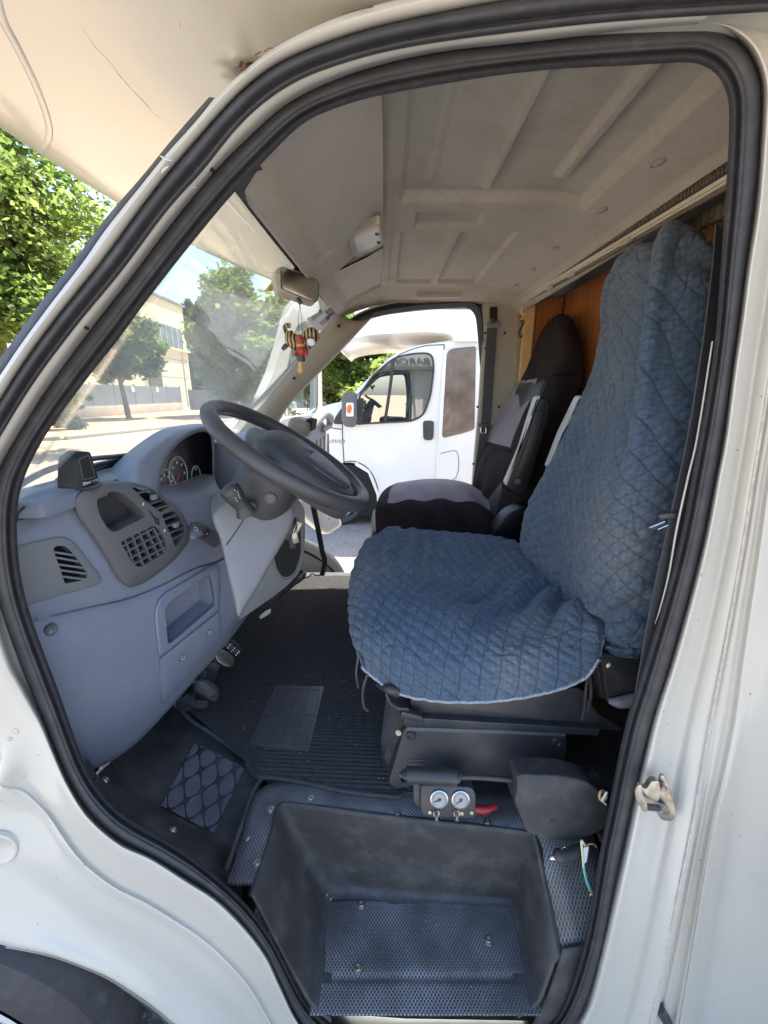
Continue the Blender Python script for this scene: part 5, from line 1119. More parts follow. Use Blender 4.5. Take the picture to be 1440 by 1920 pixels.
def gauge(px, py, r, nums, par, needle=None):
    c = PX(px, py, FX + .004); obs = [ring(c, r, .0014, M['silver'], None, 'g')]
    for k in range(24): 
        a = R(-135 + 270 * k / 23 - 90 + 180); q_ = Vector((0, math.cos(a), math.sin(a))); obs.append(tube('t', [c + q_ * r * .86, c + q_ * r * .93], .0005, M['mark'], None, 2, seg=4))
    o_ = merge('gauge', obs, None, par)
    for k, s_ in enumerate(nums):
        a = R(225 - 270 * k / (len(nums) - 1)); q_ = Vector((0, math.cos(a), math.sin(a)))
        text('gauge_number', s_, frame(c + q_ * r * .68, (0, 1, 0), (1, 0, 0)), .010, M['mark'], o_, .0003)
    if needle is not None:
        q_ = Vector((0, math.cos(R(needle)), math.sin(R(needle)))); tube('needle', [c - q_ * r * .1, c + q_ * r * .6], .0012, mat('needle_orange', (.8, .12, .03), .4), o_, 2, seg=6)
    return o_
gauge(335, 891, .051, ['0', '10', '20', '30', '40', '50', '60'], dash, 225)
gauge(312, 916, .049, ['0', '30', '50', '70', '90', '110', '130', '150', '170'], dash, None)
gauge(368, 892, .030, ['0', '1/2', '1'], dash, 250)
p = PX(337, 938, FX + .01); box('odometer', p, (.004, .055, .016), M['mgrey'], dash, (R(-8), 0, 0))
# tray lip below the cluster, dashboard right of the hood
rows = [[PX(x, y, X_) for (x, y), X_ in zip(p_, Xs)] for p_, Xs in [
    ([(316,968),(345,958),(376,943),(401,926),(432,905)], [-.572, -.570, -.570, -.570, -.560]), ([(322,975),(350,967),(381,955),(408,938),(441,914)], [-.545, -.53, -.53, -.53, -.52]),
    ([(335,992),(360,984),(391,968),(421,948),(453,926)], [-.52, -.50, -.49, -.48, -.47]), ([(352,1012),(370,1008),(398,994),(430,975),(462,952)], [-.50, -.48, -.47, -.46, -.45])]]
patch('binnacle_tray', rows, 20, 40, M['blue'], dash, .004)
# passenger half of the dashboard
prof = [(-.70, 1.40), (-.60, 1.425), (-.50, 1.415), (-.44, 1.37), (-.415, 1.28), (-.42, 1.10), (-.46, 1.0), (-.70, .98)]
pf_ = cat([(x, 0, zz) for x, zz in prof], 40); prism3('passenger_dash', [(x, 1.40, zz) for x, _, zz in pf_], (0, .70, 0), M['blue'], dash, .01, ang=60)
box('cowl_top', (-.655, 1.385, 1.385), (.13, 1.38, .035), M['blue'], dash, bevel=.012)
bp_ = PY(505, 808, 1.55); box('radio_pod', bp_ + Vector((0, 0, -.03)), (.12, .26, .09), M['mgrey'], dash, (0, .25, 0), .03, seg=4)
box('pod_mouth', bp_ + Vector((.045, .0, -.035)), (.045, .2, .03), M['dark'], dash, (0, .25, 0), .004)
vp_ = PY(566, 800, 2.0); pod = box('vent_pod', vp_, (.11, .16, .08), M['pillar'], dash, (0, .2, 0), .03, seg=4)
merge('vent_slat', [box('s', vp_ + Vector((.045, -.06 + k * .02, .012)), (.03, .010, .05), M['dark'], None, (0, .2, 0)) for k in range(7)], None, pod)
box('near_end_cap', (-.70, .74, 1.22), (.12, .10, .30), M['blue'], dash, bevel=.02)
# mirror-back seen beyond the hood: the far exterior mirror is out of view; centre console
CC = Plane((0, 1.22, 0), (.35, -1, .1))
cc = prism('centre_console', rnd([(436, 1172, 4), (440, 1110, 20), (460, 1030, 20), (500, 950, 20), (560, 935, 10), (572, 955, 10), (573, 1010, 20), (568, 1055, 20), (548, 1092, 20), (500, 1128, 20)], 8), CC, .42, M['mgrey'], dash, .02, d=(-.25, .42, 0))
prism('console_pocket', rnd([(508, 1018, 8), (556, 965, 6), (563, 985, 8), (564, 1040, 14), (552, 1076, 10), (533, 1085, 10), (519, 1066, 10)], 6), CC, .004, M['dark'], cc, off=.002)
tube('pocket_rim', [CC.at(x, y, .004) for x, y in ((566, 990), (567, 1040), (556, 1076), (535, 1088), (519, 1070), (512, 1045))], .0035, M['lav'], cc)
# ---- steering column
SWC = PY(546, 853, .985); u_ = Vector((.835, 0, -.55)).normalized(); N_ = Vector((.55, 0, .835)); v_ = Vector((0, 1, 0))
LV = Plane(PY(480, 1000, .90), (.45, -.82, .35))
lc = [(402,985),(398,966),(412,950),(440,930),(452,905),(470,893),(520,925),(550,950),(552,972),(535,1010),(512,1050),(485,1098),(462,1135),(447,1157),(440,1130),(430,1088),(420,1045),(412,1010)]
lc = [tuple(p[:2]) for p in cat([(x, y, 0) for x, y in lc], 70, True)]
col = dome('column_shroud', lc, LV, [(1.0, -.008), (.99, -.001), (.97, .003), (.93, .006), (.8, .008), (.4, .009)], M['lav'], van, .10, (470, 1000), bd=(-.06, .14, 0))
tube('shroud_seam', [LV.at(x, y, .0095) for x, y in ((461, 968), (440, 1000), (424, 1022))], .001, M['dark'], col, 8, seg=6)
# upper dark shroud under the wheel
uc = []
for h, ra, rb in ((-.035, .055, .075), (-.05, .075, .095), (-.09, .078, .098), (-.135, .070, .090), (-.155, .055, .075), (-.16, .02, .03)):
    uc.append([tuple(SWC + N_ * h + u_ * (-.01 + ra * math.copysign(abs(math.cos(t)) ** .75, math.cos(t))) + v_ * (rb * math.copysign(abs(math.sin(t)) ** .75, math.sin(t)))) for t in np.linspace(0, 2 * math.pi, 48, endpoint=False)])
link('column_head', gmesh('column_head', np.array([cat([r[j] for r in uc], 24) for j in range(48)]).transpose(1, 0, 2), wrapv=True), M['hub'], col)
lathe('shroud_plug', [(0, .001), (.010, .001), (.012, .003), (.0135, .002), (.014, -.003)], SWC + N_ * -.085 + v_ * -.099 + u_ * .02, (0, -1, 0), M['grey'], col, 24)
stp = [PY(462, 962, .84), PY(455, 950, .835), PY(444, 936, .83), PY(432, 920, .825), PY(424, 911, .822)]
sk = tube('indicator_stalk', stp, .0190, M['black'], col, 40, taper=(1.15, .95, .82, .9, 1.05, 1.12, 1.05, .55), seg=20)
merge('stalk_mark', [tube('m', [PY(x, y, .808), PY(x + 2, y + 1.2, .808)], .0006, M['mark'], None, 2, seg=5) for x, y in ((444, 921), (446, 925), (447, 929), (449, 933), (441, 934), (443, 938), (439, 918))], None, sk)
prism('stalk_gaiter', rnd([(442, 940, 4), (478, 940, 6), (482, 955, 6), (472, 970, 6), (463, 970, 5), (445, 950, 4)], 4), Plane(PY(460, 955, .865), (.3, -.9, .2)), .03, M['black'], col, .006)
# ---- steering wheel
sw_ = tube('steering_wheel', [SWC + u_ * (.198 * math.cos(t)) + v_ * (.198 * math.sin(t)) for t in np.linspace(0, 2 * math.pi, 72, endpoint=False)], .0178, M['wheel'], van, 144, closed=True, seg=24)
def wl_(a, b, c): return SWC + u_ * a + v_ * b + N_ * c
pad = [(-.075, 0), (-.07, .05), (-.05, .085), (0, .10), (.05, .098), (.10, .085), (.145, .066), (.17, .04), (.175, 0), (.17, -.04), (.145, -.066), (.10, -.085), (.05, -.098), (0, -.10), (-.05, -.085), (-.07, -.05)]
pd = cat([(a * 1.06, b * 1.14, 0) for a, b in pad], 64, True); rg = []
for s_, h in ((.96, -.045), (1.0, -.03), (1.01, -.005), (.98, .008), (.9, .018), (.7, .026), (.4, .030), (.02, .031)):
    rg.append([tuple(wl_(.04 + (a - .04) * s_, b * s_, h - .10 * (a - .04) * (1 if a > .04 else .4) )) for a, b, _ in pd])
link('airbag_pad', gmesh('airbag_pad', np.array([cat([r[j] for r in rg], 30) for j in range(64)]).transpose(1, 0, 2), wrapv=True), M['hub'], sw_)
inset = [(.02, -.055), (.06, -.075), (.11, -.06), (.15, -.03), (.155, 0), (.15, .03), (.11, .06), (.06, .075), (.02, .055)]
ii = cat([(a, b, 0) for a, b in inset], 50, True); rg2 = [[tuple(wl_(.085 + (a - .085) * s_, b * s_, .0335 + h_ - .10 * (.045 + (a - .085) * s_) - .006 * s_)) for a, b, _ in ii] for s_, h_ in ((1.0, -.012), (1.0, -.001), (.96, .001), (.5, .001), (.02, .001))]
link('pad_inset', gmesh('pad_inset', np.array(rg2), wrapv=True), mat('pad_blue_grey', (.05, .058, .082), .45), sw_)
for a0, b0, a1, b1 in ((.14, .05, .200, .075), (.14, -.05, .200, -.075)):
    sweep('wheel_spoke', [wl_(a0 - .03, b0 * .8, -.012), wl_(a0 + .01, b0, -.012), wl_(a1, b1 * .8, -.004)], [(-.032, -.008), (.032, -.008), (.028, .008), (-.028, .008)], M['wheel'], sw_, up=tuple(N_))
for s_ in (-1, 1): sweep('wheel_spoke', [wl_(-.01, s_ * .07, -.015), wl_(-.03, s_ * .14, -.012), wl_(-.045, s_ * .203, -.002)], [(-.022, -.007), (.022, -.007), (.018, .007), (-.018, .007)], M['wheel'], sw_, up=tuple(N_))
merge('emblem', [tube('e', [wl_(-.035 + .012 * math.cos(t), .012 + .022 * math.sin(t), .024) for t in np.linspace(.3, 3.6, 10)], .0016, M['silver'], None), tube('e', [wl_(-.04, -.01 + .01 * k, .026) for k in range(4)], .0014, M['silver'], None)], None, sw_)

# ---- keys hanging in the ignition
ky = thing('key_bunch', 'dark bunch of keys and fobs hanging below the steering column', 'keys', tuple(PY(548, 985, 1.08)))
tube('key_ring', [PY(548 + 9 * math.cos(t), 975 + 9 * math.sin(t), 1.08) for t in np.linspace(0, 6.28, 16, endpoint=False)], .0012, M['steel'], ky, 24, closed=True, seg=6)
for k, (x, y, m_, rz) in enumerate(((543, 998, 'black', .3), (552, 1005, 'steel', -.2), (538, 985, 'black', .6), (556, 992, 'steel', .5), (548, 1015, 'black', 0))):
    box('key', PY(x, y, 1.075 + .01 * k), (.018, .006, .045), M[m_], ky, (0, rz, .3), .003)
tube('cord', [PY(552, 960, 1.07), PY(548, 975, 1.06), PY(557, 985, 1.06), PY(551, 1000, 1.06)], .0018, M['black'], ky, 20, seg=6)
# ---- gear lever low on the console, bent rod in the passenger footwell
gl2 = tube('gear_lever', [PY(503, 1122, 1.35), PY(528, 1105, 1.35), PY(548, 1092, 1.33)], .022, M['black'], van, 20, taper=(1.1, .95, .7)); tube('gear_knob', [PY(546, 1094, 1.33), PY(560, 1082, 1.32), PY(571, 1072, 1.32)], .017, M['black'], gl2, 16, taper=(.7, 1, 1.05, .6))
rd = tube('bent_rod', [PY(587, 948, 1.72), PY(596, 990, 1.74), PY(604, 1032, 1.76), PY(609, 1050, 1.765), PY(608, 1062, 1.77), PY(604, 1077, 1.78)], .012, M['black'], None, 40); tag(rd, 'bent black metal rod standing in the passenger footwell by the far sill', 'rod')
cb = tube('cable', [PY(604, 1078, 1.79), PY(592, 1079, 1.79), PY(585, 1076, 1.78), PY(578, 1082, 1.76), PY(562, 1086, 1.74)], .003, M['black'], None, 30, seg=7); tag(cb, 'thin black cable on the floor at the foot of the bent rod', 'cable')
pp = thing('paper_scrap', 'crumpled white scrap of paper on the mat under the centre console', 'paper', tuple(PZ(496, 1152, FZ)))
prism3('sheet', [tuple(PZ(x, y, FZ + .014 + .006 * (k % 2))) for k, (x, y) in enumerate(((486, 1156), (498, 1146), (508, 1142), (507, 1150), (498, 1156), (488, 1161)))], (0, 0, .002), M['mark'], pp)

# ---- small screen on the dashboard
sc_ = thing('dash_monitor', 'small black square display on a foot on top of the dashboard, with its cable', 'display', tuple(PY(155, 915, .80)))
SP = Plane(PY(160, 885, .80), (.80, -.58, .10))
b_ = prism('housing', rnd([(146, 860, 3), (165, 846, 3), (170, 848, 3), (187, 903, 3), (184, 909, 3), (148, 917, 3), (144, 914, 3)], 3), SP, .022, M['satin'], sc_, .003, d=(-.026, -.014, .004))
b_ = bpy.data.objects[b_.name]
prism('side_shell', rnd([(121, 858, 3), (150, 856, 2), (152, 916, 3), (143, 920, 3)], 2), Plane(PY(140, 885, .80), (.25, -1, .1)), .02, M['satin'], sc_, .003)
prism('screen', rnd([(149, 862, 2), (166, 854, 2), (178, 894, 2), (156, 899, 2)], 2), SP, .002, M['dark'], b_, .0004, off=.0015)
ringband('bezel', rnd([(149, 862, 2), (166, 854, 2), (178, 894, 2), (156, 899, 2)], 2), .8, M['mgrey'], b_, SP, .002, .002)
A_ = SP.at(162, 906, .0012); B_ = SP.at(176, 901, .0012); text('screen_lettering', 'Element', frame((A_ + B_) / 2 + SP.n * .0008, B_ - A_, SP.n), .0085, M['mark'], b_, .0003, shear=.2)
tube('foot', [PY(150, 919, .80), PY(170, 915, .79), PY(186, 909, .79), PY(178, 906, .80)], .004, M['black'], sc_, 20)
tube('cable', [PY(30, 972, .66), PY(36, 958, .68), PY(60, 942, .72), (PY(90, 932, .76)), PY(120, 928, .78), PY(145, 922, .795), PY(165, 918, .80), PY(184, 912, .80), PY(182, 905, .80), PY(172, 905, .80)], .0028, M['black'], sc_, 70, seg=8)

# ---- inside mirror and the ornament
MP = Plane(PY(558, 532, 1.27), (.50, -.85, .14))
mr_ = prism('rear_view_mirror', rnd([(515, 505, 9), (529, 497, 8), (592, 520, 9), (600, 527, 7), (598, 562, 7), (590, 568, 6), (523, 545, 9), (515, 530, 8)], 7), MP, .035, M['visor'], van, .006)
prism('mirror_glass', rnd([(528, 501, 5), (591, 524, 7), (597, 530, 5), (595, 561, 5), (589, 565, 5), (529, 540, 6)], 5), MP, .003, mat('mirror_beige_reflection', (.60, .55, .45), .28, 1), mr_, .0006, off=.001)  # beige tint paints the headliner's reflection into the glass
prism('mirror_rim', rnd([(525, 499, 5), (592, 522, 8), (599, 530, 6), (597, 563, 6), (590, 567, 5), (526, 543, 6)], 5), MP, .003, M['black'], mr_, .0006, off=.0)
tube('mirror_arm', [MP.at(550, 525, -.03), MP.at(556, 505, -.05), PY(560, 496, 1.36)], .009, M['black'], mr_)
tube('mirror_lever', [MP.at(559, 560, -.005), MP.at(562, 566, 0), MP.at(565, 570, .0)], .006, M['black'], mr_)
og = thing('hanging_ornament', 'painted wooden tiger with a red figure below it, hanging on strings from the mirror', 'ornament', tuple(PY(563, 640, 1.25)))
M['tiger'] = m = mat('tiger_stripes', (.40, .24, .10), .35); nt = m.node_tree; tc = nt.nodes.new('ShaderNodeTexCoord'); wv = nt.nodes.new('ShaderNodeTexWave'); wv.inputs['Scale'].default_value = 32; wv.inputs['Distortion'].default_value = 3; wv.inputs['Detail'].default_value = 1
cr = nt.nodes.new('ShaderNodeValToRGB'); cr.color_ramp.interpolation = 'CONSTANT'; cr.color_ramp.elements[0].color = (.015, .012, .01, 1); cr.color_ramp.elements[1].position = .5; cr.color_ramp.elements[1].color = (.42, .27, .11, 1)
nt.links.new(tc.outputs['Object'], wv.inputs['Vector']); nt.links.new(wv.outputs['Fac'], cr.inputs[0]); nt.links.new(cr.outputs[0], bsdf(m).inputs['Base Color'])
M['gold'] = mat('ochre_paint', (.60, .38, .12), .35); M['redp'] = mat('dark_red_paint', (.32, .035, .02), .35)
def tp(x, y, d=0): return PY(x, y, 1.25 + d)
bd_ = tube('tiger_body', [tp(541, 622), tp(546, 634), (tp(556, 644)), tp(567, 647), tp(578, 641), tp(586, 634)], .019, M['tiger'], og, 40, taper=(.55, 1.0, 1.15, 1.0, 1.0, .8), seg=20)
tube('tail', [tp(542, 630), tp(537, 623), tp(534, 615), tp(538, 610), tp(545, 611)], .0065, M['tiger'], bd_, 24)
hd_ = lathe('head', [(0, -.024), (.012, -.020), (.021, -.008), (.023, .003), (.018, .014), (.009, .021), (0, .024)], tp(584, 630, -.01), (.3, -.5, .6), M['tiger'], bd_, 24)
lathe('muzzle', [(0, -.012), (.008, -.009), (.012, 0), (.009, .008), (0, .011)], tp(583, 641, -.022), (.2, -.8, -.4), M['mark'], hd_, 18)
for x, y in ((576, 622), (591, 622)): lathe('ear', [(0, .006), (.004, .004), (.006, 0), (.003, -.004)], tp(x, y, -.01), (0, -.6, .8), M['tiger'], hd_, 12)
for x, y in ((580, 632), (588, 633)): lathe('eye', [(0, .003), (.0022, .002), (.003, 0)], tp(x, y, -.032), (0, -1, 0), M['black'], hd_, 10)
for x, y, x2, y2 in ((552, 652, 553, 668), (573, 650, 572, 665)): tube('paw', [tp(x, y), tp((x + x2) / 2 + 1, (y + y2) / 2), tp(x2, y2)], .0075, M['tiger'], bd_, 12)
prism('wing', [(527, 652), (532, 645), (541, 641), (543, 646), (538, 653), (531, 658)], Plane(tp(535, 650), (.2, -1, .1)), .004, M['black'], bd_, .001)
fg = tube('red_figure', [tp(562, 628, -.025), tp(563, 640, -.026), tp(565, 655, -.026), tp(565, 668, -.024)], .0105, M['redp'], og, 24, taper=(.6, .9, .8, 1.25, 1.0))
for x, y, x2, y2 in ((560, 655, 554, 664), (571, 655, 573, 669)): tube('arm', [tp(x, y, -.026), tp((x + x2) / 2 + (2 if x2 > x else -2), (y + y2) / 2, -.03), tp(x2, y2, -.03)], .0045, M['redp'], fg, 12)
lathe('collar', [(0, .004), (.009, .003), (.011, 0), (.009, -.003), (0, -.004)], tp(563, 648, -.028), (0, 0, 1), M['gold'], fg, 20)
lathe('skirt', [(.011, .008), (.013, -.004), (.011, -.010), (0, -.010)], tp(564, 671, -.024), (0, 0, 1), M['black'], fg, 20)
tube('tassel', [tp(563, 676, -.024), tp(563, 688, -.024), tp(564, 699, -.024)], .007, M['gold'], og, 20, taper=(.7, .75, .85, 1.2, .9))
for x in (559.5, 566): tube('string', [tp(562, 569), tp(x, 600), tp(x + 1, 632, -.01)], .0007, M['black'], og, 10, seg=5)
# yellow tag on the glass left of the mirror
yt = prism('windscreen_tag', [(499, 545), (510, 531), (513, 540), (508, 547)], Plane(WS.at(506, 540), WS.n), .003, mat('yellow_tag', (.62, .40, .06), .5), van, .0006, off=.012)
# ================================================================== PASSENGER DOOR, OPEN
hx = PY(470, 800, 2.16); ex_ = PY(602, 790, 3.08)
dd = Vector((ex_.x - hx.x, ex_.y - hx.y, 0)).normalized(); dn_ = Vector((dd.y, -dd.x, 0))
DR = Plane((hx.x, hx.y, 1), dn_)
def drp(name, poly, th, m, par, bev=.004, off=0.0, r=8): return prism(name, rnd(poly, r), DR, th, m, par, bev, off)
out_ = rnd([(492, 745, 6), (512, 700, 10), (530, 640, 20), (545, 578, 18), (565, 556, 14), (590, 552, 10), (599, 566, 8), (603, 640, 10), (606, 790, 8), (612, 860, 8), (620, 930, 8), (643, 985, 8), (614, 1004, 8), (590, 985, 10), (540, 940, 10), (480, 900, 10)], 8)
dr = prism('passenger_door', out_, DR, .05, M['white'], van, .008)
win = rnd([(530, 738, 6), (541, 690, 10), (552, 640, 12), (558, 612, 8), (570, 604, 8), (586, 606, 6), (592, 616, 6), (594, 690, 6), (594, 765, 8), (580, 778, 10), (525, 795, 8)], 6)
cut(dr, cutter(win, DR, .1, .2))
ringband('window_seal', win, 2.2, M['rubber'], dr, DR, .003, .056)
prism('door_glass', win, DR, .004, M['glass'], dr, off=-.025)
line('channel', [(539, 735), (537, 790)], 3, M['silver'], dr, DR, .004)
drp('door_card', [(505, 800), (540, 782), (600, 775), (612, 800), (618, 900), (640, 982), (614, 1000), (560, 950), (500, 900)], .035, M['lav'], dr, .008, .036)
tube('door_grab', [DR.at(557, 848, .05), DR.at(566, 820, .075), DR.at(584, 798, .085), DR.at(606, 776, .08), DR.at(618, 782, .075), DR.at(617, 797, .06), DR.at(606, 808, .05)], .034, M['lav'], dr, 50, seg=16, taper=(.6, .8, 1, 1, .9, .7, .4))
for k in range(4): tube('card_rib', [DR.at(594 + k * 7, 825 - k * 4, .038), DR.at(596 + k * 7, 900, .038)], .008, M['lav'], dr, 6, seg=8)
merge('card_clip', [lathe('c', [(0, .002), (.008, .002), (.009, -.002)], DR.at(x, y, .038), DR.n, M['black'], None, 12) for x, y in ((607, 799), (616, 972))], None, dr)

# ================================================================== SEATS
def nz3(P, s, o=0): 
    return np.array([noise.noise(Vector((p[0] * s + o, p[1] * s + 3.1 * o, p[2] * s))) for p in P.reshape(-1, 3)]).reshape(P.shape[:2])
def quilted(name, rows, nu, nv, cell, par, label=None, extra=None, worn=None, amp=.0042, back=.014, hemrows=True):  # worn: fading of the cloth, plus the highlight painted on the cushion
    G = loft(rows, nu, nv); n = normals(G); c = G[nu // 2, nv // 2] - np.array(EYEV)
    if np.dot(n[nu // 2, nv // 2], c) > 0: n = -n
    du = np.zeros((nu, nv)); dv = np.zeros((nu, nv))
    du[1:] = np.cumsum(np.linalg.norm(np.diff(G, axis=0), axis=2), axis=0); dv[:, 1:] = np.cumsum(np.linalg.norm(np.diff(G, axis=1), axis=2), axis=1)
    wob = nz3(G, 5, 2) * .022; w2 = nz3(G, 6, 5) * .022
    a = (du + dv * .82 + wob) / cell; b = (du - dv * .82 + w2) / cell
    fa = np.abs(a - np.round(a)); fb__ = np.abs(b - np.round(b)); dmin = np.minimum(fa, fb__) * cell
    puff = np.clip((fa * 2) ** .55 * (fb__ * 2) ** .55, 0, 1); stitch = np.clip(1.15 - dmin / .0015, 0, 1)
    wr_ = nz3(G, 26, 9); wr2 = nz3(G * np.array([1, 1, 1.8]), 60, 4); fold = 1 - np.abs(nz3(G * np.array([1, 1, .5]), 17, 7)) * 6
    h = amp * puff + .0022 * wr_ + .0014 * wr2 - .004 * np.clip(fold, 0, 1) ** 3 * .7
    if extra is not None: h = h + extra(G, du, dv)
    G2 = G + n * h[..., None]
    me = gmesh(name, G2, attr={'stitch': stitch * .85, 'worn': worn(G) if worn else np.zeros((nu, nv))})  # 'worn' holds the fading and the cushion's painted highlight
    o = link(name, me, M['quilt'], par, True, label); m = o.modifiers.new('t', 'SOLIDIFY'); m.thickness = .009; m.offset = -1 if np.dot(np.cross(G[1, 0] - G[0, 0], G[0, 1] - G[0, 0]), n[0, 0]) > 0 else 1
    return o, G2, n
qc = thing('seat_cover', 'worn blue quilted cover draped over the driver seat, nearest the open door', 'seat cover', (.2, 1.0, 1.0))
rc = [[(722,1050,1.28),(692,1095,1.16),(686,1145,1.05),(688,1185,.95),(692,1220,.88),(698,1250,.85)],
      [(706,1003,1.285),(672,1037,1.19),(657,1085,1.08),(654,1140,.98),(661,1198,.89),(680,1252,.84)],
      [(738,990,1.29),(703,1020,1.20),(694,1070,1.07),(700,1135,.95),(708,1212,.855),(722,1286,.81)],
      [(772,991,1.295),(745,1022,1.20),(738,1078,1.06),(745,1146,.925),(752,1230,.82),(758,1303,.79)],
      [(815,995,1.295),(795,1028,1.20),(792,1088,1.04),(800,1156,.90),(806,1240,.80),(812,1313,.775)],
      [(865,999,1.295),(855,1040,1.18),(855,1098,1.02),(868,1165,.885),(880,1245,.795),(880,1316,.77)],
      [(910,1003,1.295),(905,1050,1.17),(915,1108,1.0),(936,1172,.88),(955,1242,.795),(955,1311,.77)],
      [(950,1010,1.29),(955,1060,1.15),(975,1114,1.0),(1008,1172,.875),(1040,1232,.80),(1035,1296,.775)],
      [(976,1020,1.28),(992,1068,1.14),(1022,1118,1.0),(1062,1166,.87),(1095,1215,.80),(1095,1272,.78)],
      [(984,1032,1.275),(1016,1076,1.13),(1052,1122,.99),(1100,1155,.87),(1122,1190,.81),(1121,1240,.785)],
      [(1000,1022,1.31),(1040,1062,1.17),(1080,1106,1.04),(1124,1142,.92),(1126,1190,.835),(1122,1240,.80)]]
def exc(G, du, dv):
    P_ = G; h = np.zeros(G.shape[:2])
    for px, py, Y, s_, a_ in ((748, 1202, .87, .012, -.016), (930, 1110, 1.0, .11, -.026), (870, 1075, 1.06, .12, -.022), (820, 1160, .90, .08, .012), (1085, 1150, .90, .05, .014)):
        c = np.array(PY(px, py, Y)); d = np.linalg.norm(P_ - c, axis=2); h += a_ * np.exp(-(d / s_) ** 2)
    # pulled folds running forward from the seat's crease
    x = P_[..., 0]; y = P_[..., 1]
    h += .012 * np.clip((x - .10) / .3, 0, 1) * np.sin((y * 1.0 - x * .8) * 60 + 4 * nz3(P_, 6, 3)) * np.exp(-((y - .98) / .13) ** 2)
    h += .007 * np.clip((.18 - np.abs(x - .02)) / .18, 0, 1) * np.sin(x * 95 + 5 * nz3(P_, 7, 8)) * np.clip((y - 1.02) / .1, 0, 1)
    return h
ob_, Gc, nc = quilted('cushion_cover', rc, 460, 420, .038, qc, extra=exc, worn=lambda G: np.clip(nz3(G, 5, 12) * 1.4 - .15 + .5 * np.exp(-(np.linalg.norm(G - np.array(PY(835, 1165, .89)), axis=2) / .085) ** 2), 0, .6))  # random fading; pale spot on the bolster is a highlight put into the colour
def hem(name, G, idx, par, r=.0035):
    P_ = [tuple(G[i]) for i in idx]; return tube(name, P_, r, M['hem'], par, len(P_), seg=7)
nu_, nv_ = Gc.shape[:2]
hem('hem', Gc[:, -1], range(0, nu_, 4), ob_); hem('hem', Gc[-1], range(nv_ // 2, nv_, 4), ob_)
rb = [[(1008,1108,1.30),(978,1085,1.25),(1000,1135,1.11),(1045,1172,.985),(1106,1200,.868),(1165,1221,.80),(1205,1221,.785),(1262,1207,.79)],
      [(1010,1090,1.32),(972,1045,1.27),(1015,1085,1.13),(1058,1130,1.0),(1112,1180,.875),(1165,1219,.80),(1205,1219,.785),(1262,1205,.79)],
      [(1010,1040,1.33),(976,1012,1.27),(1022,1058,1.11),(1064,1098,.98),(1108,1140,.862),(1165,1165,.795),(1225,1165,.785),(1290,1150,.80)],
      [(1022,975,1.34),(984,966,1.27),(1036,1000,1.11),(1076,1025,.975),(1122,1050,.845),(1180,1065,.79),(1240,1065,.785),(1300,1055,.81)],
      [(1040,920,1.34),(998,930,1.265),(1055,948,1.11),(1095,962,.975),(1140,968,.842),(1200,975,.792),(1262,975,.79),(1320,970,.82)],
      [(1075,850,1.34),(1035,862,1.26),(1082,876,1.11),(1120,884,.98),(1158,884,.855),(1220,885,.805),(1280,885,.80),(1342,880,.83)],
      [(1108,775,1.33),(1075,782,1.25),(1115,790,1.11),(1147,794,.99),(1180,794,.87),(1240,795,.825),(1300,795,.82),(1362,790,.85)],
      [(1132,700,1.30),(1108,705,1.22),(1138,710,1.10),(1165,712,1.0),(1192,712,.885),(1256,712,.845),(1316,712,.84),(1375,708,.87)],
      [(1145,630,1.26),(1124,638,1.19),(1150,640,1.09),(1176,640,1.0),(1204,640,.90),(1270,640,.87),(1328,640,.865),(1380,640,.89)],
      [(1148,560,1.24),(1132,565,1.17),(1158,565,1.08),(1184,563,1.0),(1213,560,.92),(1280,560,.89),(1336,560,.885),(1385,560,.91)],
      [(1160,515,1.22),(1143,520,1.15),(1168,518,1.075),(1195,515,1.0),(1224,512,.93),(1286,512,.905),(1335,512,.905),(1375,515,.93)],
      [(1185,478,1.18),(1168,482,1.12),(1188,478,1.065),(1210,472,1.0),(1236,466,.95),(1286,466,.93),(1326,470,.93),(1352,480,.95)],
      [(1215,450,1.14),(1204,455,1.09),(1218,448,1.05),(1232,440,1.0),(1252,434,.965),(1286,432,.95),(1314,440,.95),(1335,455,.97)],
      [(1236,446,1.12),(1230,444,1.08),(1238,438,1.05),(1248,431,1.02),(1262,425,.99),(1284,422,.98),(1302,428,.98),(1318,444,.99)],
      [(1250,470,1.16),(1250,470,1.13),(1252,465,1.12),(1258,460,1.10),(1266,455,1.09),(1278,455,1.08),(1290,460,1.08),(1300,468,1.08)]]
def exb(G, du, dv):
    h = np.zeros(G.shape[:2])
    for px, py, Y, s_, a_ in ((1105, 1150, .90, .045, -.014), (1140, 900, .9, .09, .006), (1060, 1050, 1.05, .1, -.012)):
        c = np.array(PY(px, py, Y)); d = np.linalg.norm(G - c, axis=2); h += a_ * np.exp(-(d / s_) ** 2)
    d0 = G - np.array(EYEV); f_ = d0[..., 1] * CT - d0[..., 2] * ST; qx = 720 + F * d0[..., 0] / f_; qy = 960 - F * (d0[..., 1] * ST + d0[..., 2] * CT) / f_
    xl = np.interp(qy, [430, 480, 560, 660, 760, 880, 1000], [1238, 1224, 1209, 1199, 1189, 1168, 1140]); k_ = np.clip((1000 - qy) / 300, 0, 1)   # the loose fold down the cover
    h += k_ * (-.022 * np.exp(-((qx - xl + 9) / 12) ** 2) + .016 * np.exp(-((qx - xl - 16) / 18) ** 2))
    zz = G[..., 2]; y = G[..., 1]
    h += .010 * np.exp(-((zz - 1.12) / .09) ** 2) * np.sin((zz * 1.0 + y * .7) * 70 + 4 * nz3(G, 8, 6)) * np.clip((.95 - y) / .1, 0, 1)
    h += .006 * np.clip((zz - 1.68) / .15, 0, 1) * np.sin(y * 60 + zz * 25 + 5 * nz3(G, 8, 1))
    return h
